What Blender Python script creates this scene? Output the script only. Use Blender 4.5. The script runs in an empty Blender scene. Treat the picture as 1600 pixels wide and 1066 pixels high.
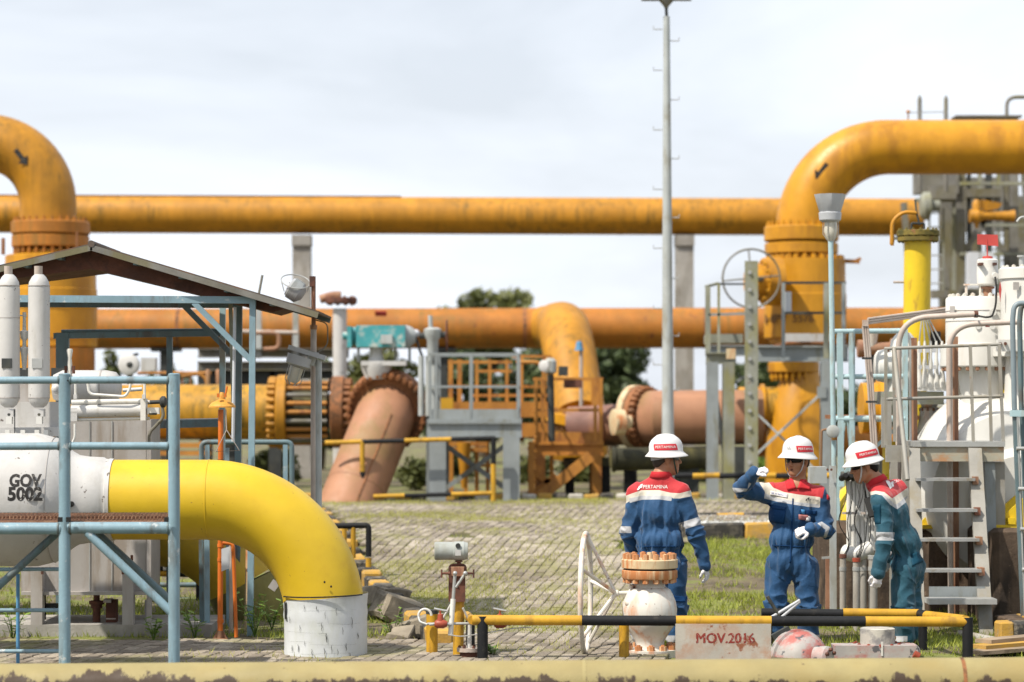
import bpy, bmesh, math, random
import numpy as np
from mathutils import Vector, Matrix, noise
from mathutils.bvhtree import BVHTree

random.seed(7); np.random.seed(7)
scn = bpy.context.scene
COL = scn.collection

# ------------------------------------------------------------------ camera
K = 0.8              # metres of real depth per depth unit
HC, HY = 2.03, 630.0 # camera height, horizon row (of 1066)
cam = bpy.data.cameras.new('camera')
cam.sensor_width = 36.0
cam.lens = 36.0 * 5000 * K / 1600
cam.shift_y = -(HY - 533.0) / 1600 * -1.0
cam.clip_end = 8000
cam.dof.use_dof = True
cam.dof.focus_distance = 26.3 * K
cam.dof.aperture_fstop = 1.45
cam_o = bpy.data.objects.new('camera', cam)
COL.objects.link(cam_o)
cam_o.location = (0, 0, HC)
cam_o.rotation_euler = (math.radians(90), 0, 0)
scn.camera = cam_o

# ------------------------------------------------------------------ sky and sun
SUN_DIR = Vector((-0.47, -0.36, 0.80)).normalized()     # towards the sun
elev = math.asin(SUN_DIR.z)
w = bpy.data.worlds.new('World'); scn.world = w; w.use_nodes = True
nt = w.node_tree; N = nt.nodes; L = nt.links
bg = N['Background']
sky = N.new('ShaderNodeTexSky'); sky.sky_type = 'NISHITA'; sky.sun_disc = False
sky.sun_elevation = elev
sky.sun_rotation = math.atan2(SUN_DIR.x, SUN_DIR.y)
sky.dust_density = 4.0; sky.air_density = 1.0; sky.ozone_density = 1.2
tc = N.new('ShaderNodeTexCoord')
mp = N.new('ShaderNodeMapping'); mp.inputs['Scale'].default_value = (1.6, 1.6, 6.0)
mp.inputs['Location'].default_value = (0.3, 0.1, 0.55)
ns = N.new('ShaderNodeTexNoise'); ns.inputs['Scale'].default_value = 1.7
ns.inputs['Detail'].default_value = 7; ns.inputs['Roughness'].default_value = 0.55
ns.inputs['Distortion'].default_value = 0.4
L.new(tc.outputs['Generated'], mp.inputs['Vector']); L.new(mp.outputs[0], ns.inputs['Vector'])
rp = N.new('ShaderNodeValToRGB')
rp.color_ramp.elements[0].position = 0.33; rp.color_ramp.elements[0].color = (0.62, 0.62, 0.62, 1)
rp.color_ramp.elements[1].position = 0.66; rp.color_ramp.elements[1].color = (0.97, 0.97, 0.97, 1)
L.new(ns.outputs['Fac'], rp.inputs['Fac'])
mx = N.new('ShaderNodeMix'); mx.data_type = 'RGBA'
CLOUD = (10.0, 10.55, 11.4, 1)
mx.inputs[7].default_value = CLOUD
L.new(rp.outputs['Color'], mx.inputs[0]); L.new(sky.outputs[0], mx.inputs[6])
L.new(mx.outputs[2], bg.inputs['Color'])
bg.inputs['Strength'].default_value = 0.075

sl = bpy.data.lights.new('sun', 'SUN'); sl.energy = 4.5; sl.angle = math.radians(1.0)
sl.color = (1.0, 0.92, 0.80)
so = bpy.data.objects.new('sun', sl); COL.objects.link(so)
so.rotation_euler = (-SUN_DIR).to_track_quat('-Z', 'Y').to_euler()
so.location = (-20, -10, 30)

vs = scn.view_settings
vs.view_transform = 'Standard'; vs.look = 'None'; vs.gamma = 1.0; vs.use_curve_mapping = False
vs.exposure = 0.55

# ------------------------------------------------------------------ frame of reference
def P(x, y, d):
    """point seen at column x, row y of the 1600 px wide photograph, at depth d"""
    return Vector(((x - 800) * d / 5000, d * K, HC - (y - HY) * d / 5000))
def S(px, d): return px * d / 5000.0
_gd = [-50, 27, 30, 33, 36, 39, 42, 46, 5000]
_gv = [0, 0, .05, .20, .42, .55, .60, .62, .62]
def gz(x, yy):
    d = yy / K
    z = float(np.interp(d, _gd, _gv))
    wgt = min(1, max(0, (d - 27.5) / 4)) * min(1, max(0, (47 - d) / 4))
    if wgt > 0:
        z += wgt * (0.07 * noise.noise(Vector((x * 0.33, yy * 0.30, 3.3))) + 0.03 * noise.noise(Vector((x * 0.9, yy * 0.8, 9.1))))
    return z
def G(x, d, dz=0.0):
    """ground point in column x at depth d"""
    X = (x - 800) * d / 5000
    return Vector((X, d * K, gz(X, d * K) + dz))

# ------------------------------------------------------------------ scene graph helpers
ORG = {}
def thing(name, label, cat, loc, group=None):
    o = bpy.data.objects.new(name, None); COL.objects.link(o)
    o.empty_display_size = 0.1
    o.location = loc; ORG[o] = Vector(loc)
    o['label'] = label; o['category'] = cat
    if group: o['group'] = group
    return o
def tag(o, label, cat, group=None):
    o['label'] = label; o['category'] = cat
    if group: o['group'] = group
    return o
def struct(o):
    o['kind'] = 'structure'; return o

class MB:
    def __init__(s): s.v = []; s.f = []
    def add(s, vs_, fs_):
        n = len(s.v); s.v += [Vector(v) for v in vs_]; s.f += [tuple(i + n for i in f) for f in fs_]; return s
    def tube(s, pts, r, n=12, caps=True):
        pts = [Vector(p) for p in pts]
        m = len(pts); rs = r if isinstance(r, (list, tuple)) else [r] * m
        vs_ = []; fs_ = []; ref = None
        for i, p in enumerate(pts):
            t = (pts[min(i + 1, m - 1)] - pts[max(i - 1, 0)]).normalized()
            if ref is None:
                ref = Vector((0, 0, 1)) if abs(t.z) < 0.9 else Vector((1, 0, 0))
            a = (ref - t * ref.dot(t)).normalized(); ref = a; b = t.cross(a)
            for j in range(n):
                an = 2 * math.pi * j / n
                vs_.append(p + (a * math.cos(an) + b * math.sin(an)) * rs[i])
        for i in range(m - 1):
            for j in range(n):
                fs_.append((i * n + j, i * n + (j + 1) % n, (i + 1) * n + (j + 1) % n, (i + 1) * n + j))
        if caps:
            fs_.append(tuple(range(n))[::-1]); fs_.append(tuple((m - 1) * n + j for j in range(n)))
        return s.add(vs_, fs_)
    def cyl(s, p, q, r, n=20, r2=None): return s.tube([p, q], [r, r if r2 is None else r2], n)
    def lathe(s, c, ax, prof, n=32, caps=True):
        c = Vector(c); ax = Vector(ax).normalized()
        ref = Vector((0, 0, 1)) if abs(ax.z) < 0.9 else Vector((1, 0, 0))
        a = (ref - ax * ref.dot(ax)).normalized(); b = ax.cross(a)
        vs_ = []; fs_ = []
        for t, r in prof:
            for j in range(n):
                an = 2 * math.pi * j / n
                vs_.append(c + ax * t + (a * math.cos(an) + b * math.sin(an)) * max(r, 1e-4))
        m = len(prof)
        for i in range(m - 1):
            for j in range(n):
                fs_.append((i * n + j, i * n + (j + 1) % n, (i + 1) * n + (j + 1) % n, (i + 1) * n + j))
        if caps:
            fs_.append(tuple(range(n))[::-1]); fs_.append(tuple((m - 1) * n + j for j in range(n)))
        return s.add(vs_, fs_)
    def box(s, c, size, R=None):
        c = Vector(c); h = [x / 2 for x in size]
        vs_ = [Vector((sx * h[0], sy * h[1], sz * h[2])) for sx in (-1, 1) for sy in (-1, 1) for sz in (-1, 1)]
        if R is not None: vs_ = [R @ v for v in vs_]
        return s.add([c + v for v in vs_], [(0, 1, 3, 2), (4, 6, 7, 5), (0, 4, 5, 1), (2, 3, 7, 6), (0, 2, 6, 4), (1, 5, 7, 3)])
    def bar(s, p, q, w_, h_, up=(0, 0, 1)):
        p = Vector(p); q = Vector(q); t = (q - p); ln = t.length; t.normalize()
        up = Vector(up)
        if abs(t.dot(up)) > 0.95: up = Vector((0, 1, 0))
        u = (up - t * up.dot(t)).normalized(); sd = t.cross(u)
        R = Matrix((sd, t, u)).transposed()
        return s.box((p + q) / 2, (w_, ln, h_), R)
    def ibeam(s, p, q, w_, h_, up=(0, 0, 1), tf=None, tw=None):
        p = Vector(p); q = Vector(q); t = (q - p).normalized(); up = Vector(up)
        if abs(t.dot(up)) > 0.95: up = Vector((0, 1, 0))
        u = (up - t * up.dot(t)).normalized()
        tf = tf or h_ * 0.1; tw = tw or w_ * 0.12
        s.bar(p + u * (h_ / 2 - tf / 2), q + u * (h_ / 2 - tf / 2), w_, tf, u)
        s.bar(p - u * (h_ / 2 - tf / 2), q - u * (h_ / 2 - tf / 2), w_, tf, u)
        return s.bar(p, q, tw, h_ - 2 * tf, u)
    def prism(s, poly, vec):
        vec = Vector(vec); n = len(poly); poly = [Vector(p) for p in poly]
        return s.add(poly + [p + vec for p in poly], [tuple(range(n))[::-1], tuple(range(n, 2 * n))] + [(i, (i + 1) % n, n + (i + 1) % n, n + i) for i in range(n)])
    def sphere(s, c, r, n=20, m=12, R=None):
        c = Vector(c); r = (r, r, r) if not isinstance(r, (tuple, list)) else r
        vs_ = []
        for i in range(m + 1):
            th = math.pi * i / m
            for j in range(n):
                ph = 2 * math.pi * j / n
                st = max(math.sin(th), 1e-3)
                v = Vector((r[0] * st * math.cos(ph), r[1] * st * math.sin(ph), r[2] * math.cos(th)))
                vs_.append(c + (R @ v if R is not None else v))
        fs_ = [(i * n + j, (i + 1) * n + j, (i + 1) * n + (j + 1) % n, i * n + (j + 1) % n) for i in range(m) for j in range(n)]
        return s.add(vs_, fs_)
    def ring(s, c, ax, R_, r, n=48, m=8):
        c = Vector(c); ax = Vector(ax).normalized()
        ref = Vector((0, 0, 1)) if abs(ax.z) < 0.9 else Vector((1, 0, 0))
        a = (ref - ax * ref.dot(ax)).normalized(); b = ax.cross(a)
        vs_ = []; fs_ = []
        for i in range(n):
            an = 2 * math.pi * i / n; rd = a * math.cos(an) + b * math.sin(an)
            for j in range(m):
                bn = 2 * math.pi * j / m
                vs_.append(c + rd * (R_ + r * math.cos(bn)) + ax * r * math.sin(bn))
        for i in range(n):
            for j in range(m):
                fs_.append((i * m + j, ((i + 1) % n) * m + j, ((i + 1) % n) * m + (j + 1) % m, i * m + (j + 1) % m))
        return s.add(vs_, fs_)
    def mesh(s, name, mat_, org=(0, 0, 0), sharp=38):
        org = Vector(org)
        me = bpy.data.meshes.new(name)
        me.from_pydata([v - org for v in s.v], [], s.f)
        bm = bmesh.new(); bm.from_mesh(me); bmesh.ops.recalc_face_normals(bm, faces=bm.faces); bm.to_mesh(me); bm.free()
        if sharp:
            me.polygons.foreach_set('use_smooth', [True] * len(me.polygons))
            me.set_sharp_from_angle(angle=math.radians(sharp))
        if mat_: me.materials.append(mat_)
        me.update(); return me
    def build(s, name, mat_, parent=None, label=None, loc=None, sharp=38):
        if parent is not None: org = ORG[parent]
        else: org = Vector(loc) if loc is not None else sum(s.v, Vector()) / max(1, len(s.v))
        o = bpy.data.objects.new(name, s.mesh(name, mat_, org, sharp)); COL.objects.link(o)
        if parent is not None: o.parent = parent
        else: o.location = org
        ORG[o] = org
        if label: o['label'] = label
        return o

_bolts = {}
def bolts(parent, name, c, ax, R_, n, r, ln, mat_, a0=0.0, off=0.0, keep=None):
    """n hex bolts round a circle, every one a child that shares one mesh"""
    c = Vector(c); ax = Vector(ax).normalized()
    key = (name, round(r, 4), round(ln, 4), mat_.name)
    if key not in _bolts:
        m = MB(); m.lathe((0, 0, -ln / 2), (0, 0, 1), [(0, r * .55), (ln * .12, r * .55), (ln * .12, r), (ln * .88, r), (ln * .88, r * .55), (ln, r * .5)], 6)
        _bolts[key] = m.mesh(name, mat_, sharp=30)
    me = _bolts[key]
    ref = Vector((0, 0, 1)) if abs(ax.z) < 0.9 else Vector((1, 0, 0))
    a = (ref - ax * ref.dot(ax)).normalized(); b = ax.cross(a)
    q = ax.to_track_quat('Z', 'Y').to_euler()
    for i in range(n):
        an = a0 + 2 * math.pi * i / n
        p = c + (a * math.cos(an) + b * math.sin(an)) * R_ + ax * off
        if keep and not keep(p - c): continue
        o = bpy.data.objects.new(name, me); COL.objects.link(o); o.parent = parent
        o.location = p - ORG[parent]; o.rotation_euler = q
def copies(parent, name, me, mats):
    for mt in mats:
        o = bpy.data.objects.new(name, me); COL.objects.link(o); o.parent = parent; o.matrix_local = mt
def arc(c, u, v, R_, a0, a1, n=14):
    c = Vector(c); u = Vector(u); v = Vector(v)
    return [c + u * R_ * math.cos(math.radians(a0 + (a1 - a0) * i / n)) + v * R_ * math.sin(math.radians(a0 + (a1 - a0) * i / n)) for i in range(n + 1)]
def bend(pts, R_, n=6):
    """polyline with rounded corners"""
    pts = [Vector(p) for p in pts]; out = [pts[0]]
    for i in range(1, len(pts) - 1):
        a, b, c = pts[i - 1], pts[i], pts[i + 1]
        d1 = (a - b); d2 = (c - b); r = min(R_, d1.length * .45, d2.length * .45)
        p1 = b + d1.normalized() * r; p2 = b + d2.normalized() * r
        for k in range(n + 1):
            t = k / n
            out.append(p1 * (1 - t) ** 2 + b * 2 * t * (1 - t) + p2 * t ** 2)
    out.append(pts[-1]); return out

# ------------------------------------------------------------------ materials
def lin(r, g, b): return (r, g, b, 1)
MATS = {}
def mat(name, col, rough=.5, metal=0.0, var=.12, dirt=None, dirt_amt=.4, dirt_scale=(4, 4, 4), dirt_str=.7,
        rust=None, rust_amt=.0, rust_scale=7.0, bump=.15, fleck=None, fleck_amt=.2, fleck_scale=25, soft=.16, bscale=40):
    col = tuple(c * .80 for c in col)
    m = bpy.data.materials.new(name); m.use_nodes = True
    nt = m.node_tree; N = nt.nodes; L = nt.links; bs = N['Principled BSDF']
    bs.inputs['Roughness'].default_value = rough; bs.inputs['Metallic'].default_value = metal; bs.inputs['Specular IOR Level'].default_value = .35 if max(col) > .1 else .22
    tc = N.new('ShaderNodeTexCoord'); oi = N.new('ShaderNodeObjectInfo')
    va = N.new('ShaderNodeVectorMath'); va.operation = 'SCALE'; va.inputs['Scale'].default_value = 13.0
    cx = N.new('ShaderNodeCombineXYZ'); L.new(oi.outputs['Random'], cx.inputs[0]); L.new(oi.outputs['Random'], cx.inputs[1])
    L.new(cx.outputs[0], va.inputs[0])
    vb = N.new('ShaderNodeVectorMath'); vb.operation = 'ADD'
    L.new(tc.outputs['Object'], vb.inputs[0]); L.new(va.outputs[0], vb.inputs[1])
    def nz(scale, det=5, ro=.6):
        mp = N.new('ShaderNodeMapping'); mp.inputs['Scale'].default_value = scale if isinstance(scale, tuple) else (scale,) * 3
        L.new(vb.outputs[0], mp.inputs['Vector'])
        n = N.new('ShaderNodeTexNoise'); n.inputs['Scale'].default_value = 1.0; n.inputs['Detail'].default_value = det; n.inputs['Roughness'].default_value = ro
        L.new(mp.outputs[0], n.inputs['Vector']); return n.outputs['Fac']
    def ramp(fac, t0, t1, mul=1.0):
        r = N.new('ShaderNodeMapRange'); r.interpolation_type = 'SMOOTHSTEP'
        r.inputs['From Min'].default_value = t0; r.inputs['From Max'].default_value = t1; r.inputs['To Max'].default_value = mul
        L.new(fac, r.inputs['Value']); return r.outputs[0]
    def mix(fac, a, b):
        x = N.new('ShaderNodeMix'); x.data_type = 'RGBA'
        L.new(fac, x.inputs[0])
        if isinstance(a, tuple): x.inputs[6].default_value = a
        else: L.new(a, x.inputs[6])
        if isinstance(b, tuple): x.inputs[7].default_value = b
        else: L.new(b, x.inputs[7])
        return x.outputs[2]
    c0 = tuple(max(0, v * (1 - var * 1.3)) for v in col) + (1,); c1 = tuple(min(1, v * (1 + var)) for v in col) + (1,)
    c = mix(ramp(nz(2.6, 6), .3, .7), c0, c1)
    if dirt:
        t0 = .66 - .42 * dirt_amt
        pm = N.new('ShaderNodeMath'); pm.operation = 'MULTIPLY'; L.new(ramp(nz(dirt_scale, 7, .65), t0 - .03, t0 + soft, dirt_str), pm.inputs[0])
        p2 = N.new('ShaderNodeMath'); p2.operation = 'MULTIPLY_ADD'; p2.inputs[1].default_value = .85; p2.inputs[2].default_value = .42; L.new(ramp(nz(1.1, 3), .42, .60), p2.inputs[0]); L.new(p2.outputs[0], pm.inputs[1]); pm.use_clamp = True
        c = mix(pm.outputs[0], c, tuple(dirt) + (1,))
    if rust:
        t0 = .69 - .42 * rust_amt
        c = mix(ramp(nz(rust_scale, 8, .7), t0, t0 + .07, .92), c, tuple(rust) + (1,))
    if fleck:
        t0 = .71 - .4 * fleck_amt
        c = mix(ramp(nz(fleck_scale, 4, .6), t0, t0 + .04, .9), c, tuple(fleck) + (1,))
    L.new(c, bs.inputs['Base Color'])
    if bump:
        b = N.new('ShaderNodeBump'); b.inputs['Strength'].default_value = bump; b.inputs['Distance'].default_value = .01
        L.new(nz(bscale, 6), b.inputs['Height']); L.new(b.outputs[0], bs.inputs['Normal'])
    rr = ramp(nz(9.0, 4), .2, .8)
    ra = N.new('ShaderNodeMath'); ra.operation = 'MULTIPLY_ADD'; ra.inputs[1].default_value = .22; ra.inputs[2].default_value = rough - .1
    L.new(rr, ra.inputs[0]); L.new(ra.outputs[0], bs.inputs['Roughness'])
    MATS[name] = m; return m

ALGAE = (.055, .05, .012); RUST = (.16, .055, .02); RUSTD = (.07, .03, .018)
m_yel = mat('yellow_gloss_paint', (.68, .46, .022), .42, dirt=(.42, .24, .02), dirt_amt=.22, dirt_scale=(2, 2, 2), dirt_str=.35, bump=.04, var=.05, fleck=(.20, .12, .03), fleck_amt=.06, fleck_scale=30)
m_yel2 = mat('yellow_old_paint', (.55, .36, .025), .5, dirt=(.16, .13, .03), dirt_amt=.5, dirt_scale=(2.5, 2.5, 1.2), dirt_str=.5, var=.1)
m_oy = mat('orange_yellow_paint', (.50, .225, .014), .5, dirt=ALGAE, dirt_amt=.54, dirt_scale=(10, 10, 1.3), dirt_str=.62, soft=.34, rust=RUST, rust_amt=.05, rust_scale=3, var=.12)
m_oyv = mat('amber_valve_paint', (.58, .27, .012), .42, dirt=(.24, .10, .01), dirt_amt=.5, dirt_scale=(3, 3, .8), dirt_str=.5, var=.08)
m_oy_str = mat('amber_pipe_streaked', (.54, .27, .018), .5, dirt=(.07, .065, .015), dirt_amt=.60, dirt_scale=(11, 11, 1.0), dirt_str=.80, var=.14, soft=.3)
m_or = mat('rusty_orange_paint', (.42, .155, .018), .55, dirt=(.17, .10, .02), dirt_amt=.60, dirt_scale=(11, 11, 1.0), dirt_str=.72, rust=RUST, rust_amt=.18, rust_scale=3, var=.15, soft=.3)
m_org = mat('orange_steel', (.46, .20, .035), .55, dirt=RUST, dirt_amt=.4, dirt_scale=(6, 6, 3), dirt_str=.6)
m_sal = mat('faded_salmon_paint', (.37, .185, .105), .6, dirt=(.20, .135, .05), dirt_amt=.46, dirt_scale=(1.6, 1.6, 1.0), dirt_str=.55, rust=(.12, .06, .03), rust_amt=.02, rust_scale=9, var=.1)
m_rustf = mat('rusty_flange', (.30, .12, .045), .7, dirt=(.09, .045, .02), dirt_amt=.5, dirt_scale=(8, 8, 8), var=.2)
m_rust = mat('brown_rust', (.14, .055, .035), .8, dirt=(.05, .025, .02), dirt_amt=.5, dirt_scale=(12, 12, 12), var=.25)
m_bolt = mat('rusty_bolts', (.34, .16, .07), .7, rust=(.45, .40, .28), rust_amt=.25, rust_scale=20, var=.2)
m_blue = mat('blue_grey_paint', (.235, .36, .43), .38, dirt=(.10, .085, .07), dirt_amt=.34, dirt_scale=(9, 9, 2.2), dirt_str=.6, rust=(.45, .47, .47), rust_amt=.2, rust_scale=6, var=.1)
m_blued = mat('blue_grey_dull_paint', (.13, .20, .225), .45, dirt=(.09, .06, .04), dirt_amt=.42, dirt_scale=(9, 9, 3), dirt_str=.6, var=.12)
m_bluel = mat('pale_blue_paint', (.40, .56, .60), .4, dirt=(.25, .17, .09), dirt_amt=.36, dirt_scale=(10, 10, 3), dirt_str=.6, var=.1)
m_blub = mat('bright_blue_paint', (.10, .28, .48), .45, var=.1)
m_grey = mat('grey_steel_paint', (.27, .30, .31), .5, dirt=(.13, .12, .07), dirt_amt=.35, dirt_scale=(6, 6, 1.5), dirt_str=.5, var=.1)
m_greyl = mat('light_grey_paint', (.42, .45, .45), .5, dirt=(.2, .17, .1), dirt_amt=.34, dirt_scale=(8, 8, 2), dirt_str=.55, var=.1)
m_greyd = mat('dark_grey_steel', (.05, .055, .055), .6, dirt=(.13, .12, .08), dirt_amt=.3, dirt_scale=(5, 5, 2), var=.2)
m_lich = mat('lichen_grey_steel', (.27, .28, .24), .6, dirt=(.20, .19, .07), dirt_amt=.5, dirt_scale=(4, 4, 1.2), dirt_str=.7, rust=RUST, rust_amt=.12, rust_scale=4, var=.2)
m_tow = mat('weathered_tower_steel', (.20, .195, .18), .7, dirt=(.13, .115, .055), dirt_amt=.5, dirt_scale=(3, 3, .8), dirt_str=.7, var=.2)
m_galv = mat('galvanised_steel', (.46, .47, .46), .4, metal=.35, dirt=(.25, .22, .17), dirt_amt=.3, dirt_scale=(8, 8, 3), dirt_str=.5, var=.1)
m_wht = mat('white_paint', (.70, .695, .66), .4, dirt=(.42, .35, .25), dirt_amt=.2, dirt_scale=(6, 6, 1.6), dirt_str=.45, var=.04)
m_whd = mat('dirty_white_paint', (.56, .555, .545), .45, dirt=(.24, .22, .17), dirt_amt=.36, dirt_scale=(6, 6, 1.6), dirt_str=.6, fleck=(.09, .07, .06), fleck_amt=.12, fleck_scale=13, var=.05, soft=.3)
m_whr = mat('rust_stained_white_paint', (.70, .68, .62), .45, dirt=(.48, .22, .10), dirt_amt=.38, dirt_scale=(9, 9, 2.2), dirt_str=.75, fleck=(.10, .07, .05), fleck_amt=.12, fleck_scale=22, var=.06)
m_cream = mat('cream_rusty_paint', (.62, .50, .31), .5, dirt=(.42, .15, .05), dirt_amt=.40, dirt_scale=(15, 15, 2.5), dirt_str=.8, var=.08)
m_crust = mat('orange_rust_over_cream', (.50, .20, .075), .6, dirt=(.62, .46, .28), dirt_amt=.42, dirt_scale=(24, 24, 2.0), dirt_str=.75, var=.15)
m_cab = mat('pale_grey_cabinet', (.42, .40, .385), .5, dirt=(.20, .16, .12), dirt_amt=.46, dirt_scale=(6, 6, .9), dirt_str=.5, var=.06)
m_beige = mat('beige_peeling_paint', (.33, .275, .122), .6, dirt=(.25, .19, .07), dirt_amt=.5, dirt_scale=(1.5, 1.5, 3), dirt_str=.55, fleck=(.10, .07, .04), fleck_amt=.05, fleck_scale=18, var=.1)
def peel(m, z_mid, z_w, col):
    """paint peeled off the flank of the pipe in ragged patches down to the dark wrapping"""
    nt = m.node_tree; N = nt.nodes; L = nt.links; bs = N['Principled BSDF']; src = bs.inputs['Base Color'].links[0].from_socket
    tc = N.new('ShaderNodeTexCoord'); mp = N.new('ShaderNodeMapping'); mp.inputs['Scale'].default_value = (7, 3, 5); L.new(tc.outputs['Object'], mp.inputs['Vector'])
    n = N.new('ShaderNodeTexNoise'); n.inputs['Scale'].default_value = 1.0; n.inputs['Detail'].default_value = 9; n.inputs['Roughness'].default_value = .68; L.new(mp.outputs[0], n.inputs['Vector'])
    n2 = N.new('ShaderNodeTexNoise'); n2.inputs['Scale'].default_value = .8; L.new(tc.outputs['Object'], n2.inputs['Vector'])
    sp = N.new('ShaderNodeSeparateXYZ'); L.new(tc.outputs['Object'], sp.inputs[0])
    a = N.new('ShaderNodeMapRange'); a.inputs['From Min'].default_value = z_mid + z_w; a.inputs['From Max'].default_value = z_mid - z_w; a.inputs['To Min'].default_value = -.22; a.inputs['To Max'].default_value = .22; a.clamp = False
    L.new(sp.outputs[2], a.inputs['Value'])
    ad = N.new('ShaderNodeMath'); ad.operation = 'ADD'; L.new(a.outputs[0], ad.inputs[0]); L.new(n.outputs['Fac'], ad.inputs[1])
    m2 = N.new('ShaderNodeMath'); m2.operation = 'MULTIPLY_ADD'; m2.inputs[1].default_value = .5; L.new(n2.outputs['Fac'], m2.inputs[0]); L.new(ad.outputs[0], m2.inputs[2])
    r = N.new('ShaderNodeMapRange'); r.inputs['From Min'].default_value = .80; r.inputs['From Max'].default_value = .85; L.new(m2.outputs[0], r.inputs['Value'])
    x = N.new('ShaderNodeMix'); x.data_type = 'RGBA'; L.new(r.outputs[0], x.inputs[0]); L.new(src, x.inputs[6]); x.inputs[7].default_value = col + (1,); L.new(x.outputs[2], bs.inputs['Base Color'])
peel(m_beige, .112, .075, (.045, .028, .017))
m_stair = mat('weathered_pale_steel', (.32, .31, .28), .55, dirt=(.22, .19, .13), dirt_amt=.42, dirt_scale=(6, 6, 1.8), dirt_str=.6, rust=(.24, .10, .04), rust_amt=.16, rust_scale=5, var=.12)
m_blk = mat('black_paint', (.013, .014, .016), .6, dirt=(.06, .055, .045), dirt_amt=.2, dirt_scale=(9, 9, 6), dirt_str=.5)
m_by = mat('barrier_yellow_paint', (.56, .31, .022), .5, dirt=(.16, .09, .02), dirt_amt=.4, dirt_scale=(14, 14, 4), dirt_str=.55, var=.1)
m_rub = mat('black_rubber', (.02, .02, .02), .6, bump=0)
m_teal = mat('teal_chipped_paint', (.06, .33, .36), .5, dirt=(.42, .44, .40), dirt_amt=.4, dirt_scale=(9, 9, 9), dirt_str=.85, var=.1)
m_red = mat('red_valve_paint', (.33, .065, .035), .45, dirt=(.12, .03, .02), dirt_amt=.4, dirt_scale=(20, 20, 20), var=.2)
m_flag = mat('red_plate_paint', (.52, .07, .06), .5, var=.1)
m_redw = mat('worn_red_grey_casting', (.42, .40, .385), .6, dirt=(.36, .10, .085), dirt_amt=.46, dirt_scale=(5, 5, 7), dirt_str=.75, fleck=(.07, .075, .085), fleck_amt=.3, fleck_scale=9, var=.1)
m_conc = mat('weathered_concrete', (.36, .345, .32), .85, dirt=(.16, .14, .11), dirt_amt=.4, dirt_scale=(3, 3, .8), var=.15, bump=.4)
m_concd = mat('blackened_concrete', (.12, .085, .06), .9, dirt=(.025, .02, .017), dirt_amt=.5, dirt_scale=(6, 6, 1.3), rust=(.26, .20, .15), rust_amt=.16, rust_scale=9, var=.3, bump=.8, bscale=25)
m_stone = mat('rubble_stone', (.30, .26, .20), .9, dirt=(.10, .085, .06), dirt_amt=.4, dirt_scale=(7, 7, 7), var=.25, bump=.8, bscale=22)
m_sblk = mat('worn_black_stone_paint', (.05, .048, .045), .8, dirt=(.25, .22, .17), dirt_amt=.42, dirt_scale=(9, 9, 9), bump=.5)
m_syel = mat('worn_yellow_stone_paint', (.52, .30, .05), .8, dirt=(.24, .19, .12), dirt_amt=.45, dirt_scale=(9, 9, 9), bump=.5)
m_swht = mat('worn_white_stone_paint', (.55, .53, .48), .8, dirt=(.24, .20, .13), dirt_amt=.45, dirt_scale=(9, 9, 9), bump=.5)
m_shw = mat('orange_shower_paint', (.66, .165, .022), .42, dirt=(.25, .07, .02), dirt_amt=.3, dirt_scale=(9, 9, 3), var=.08)
m_shh = mat('faded_orange_bowl', (.70, .34, .06), .45, dirt=(.35, .12, .02), dirt_amt=.35, dirt_scale=(14, 14, 14), var=.1)
m_roof = mat('rusty_roof_sheet', (.10, .085, .075), .75, dirt=(.16, .075, .035), dirt_amt=.5, dirt_scale=(5, 5, 5), var=.25)
m_tan = mat('tan_conduit_paint', (.50, .43, .38), .45, dirt=(.30, .18, .11), dirt_amt=.35, dirt_scale=(12, 12, 3), dirt_str=.5)
m_rstrip = mat('rust_brown_strip', (.36, .20, .12), .7, dirt=(.17, .065, .04), dirt_amt=.5, dirt_scale=(12, 12, 3), var=.2)
m_sign = mat('rusty_sign_plate', (.48, .45, .39), .6, dirt=(.36, .15, .06), dirt_amt=.44, dirt_scale=(5, 5, 4), dirt_str=.75, rust=(.22, .065, .025), rust_amt=.30, rust_scale=6, var=.1)
m_wrap = mat('white_wrap_sheet', (.62, .65, .67), .5, dirt=(.42, .44, .40), dirt_amt=.4, dirt_scale=(5, 5, 2), dirt_str=.5, var=.06)
m_lens = mat('frosted_lamp_glass', (.62, .60, .52), .25, var=.05, bump=0)
m_fer = mat('cast_grey_lamp_body', (.47, .49, .52), .45, dirt=(.25, .25, .25), dirt_amt=.25, var=.06)
m_xmt = mat('stained_transmitter_casting', (.40, .43, .41), .5, dirt=(.16, .15, .10), dirt_amt=.46, dirt_scale=(14, 14, 9), dirt_str=.65, var=.12)
m_ink = mat('black_stencil_paint', (.025, .024, .024), .6, bump=0, var=.2, fleck=(.40, .39, .37), fleck_amt=.22, fleck_scale=45)
m_inkr = mat('dark_red_stencil_paint', (.26, .035, .025), .6, bump=0, var=.2, fleck=(.40, .33, .27), fleck_amt=.30, fleck_scale=50)
m_inkb = mat('brown_stencil_paint', (.20, .10, .025), .6, bump=0, var=.2)
m_olive = mat('olive_black_pipe', (.045, .045, .028), .6, dirt=(.11, .10, .04), dirt_amt=.4, dirt_scale=(3, 3, 1), var=.2)
m_cop = mat('copper_tube', (.30, .17, .09), .4, metal=.5)
m_ply = mat('weathered_timber', (.34, .26, .18), .85, dirt=(.13, .09, .06), dirt_amt=.42, dirt_scale=(3, 12, 12), bump=.5)
m_yelb = mat('bright_yellow_support_paint', (.74, .52, .02), .42, dirt=(.3, .18, .03), dirt_amt=.22, dirt_scale=(9, 9, 3), var=.05)
m_pale = mat('pale_panel', (.60, .63, .68), .4, var=.05, bump=0)
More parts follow.
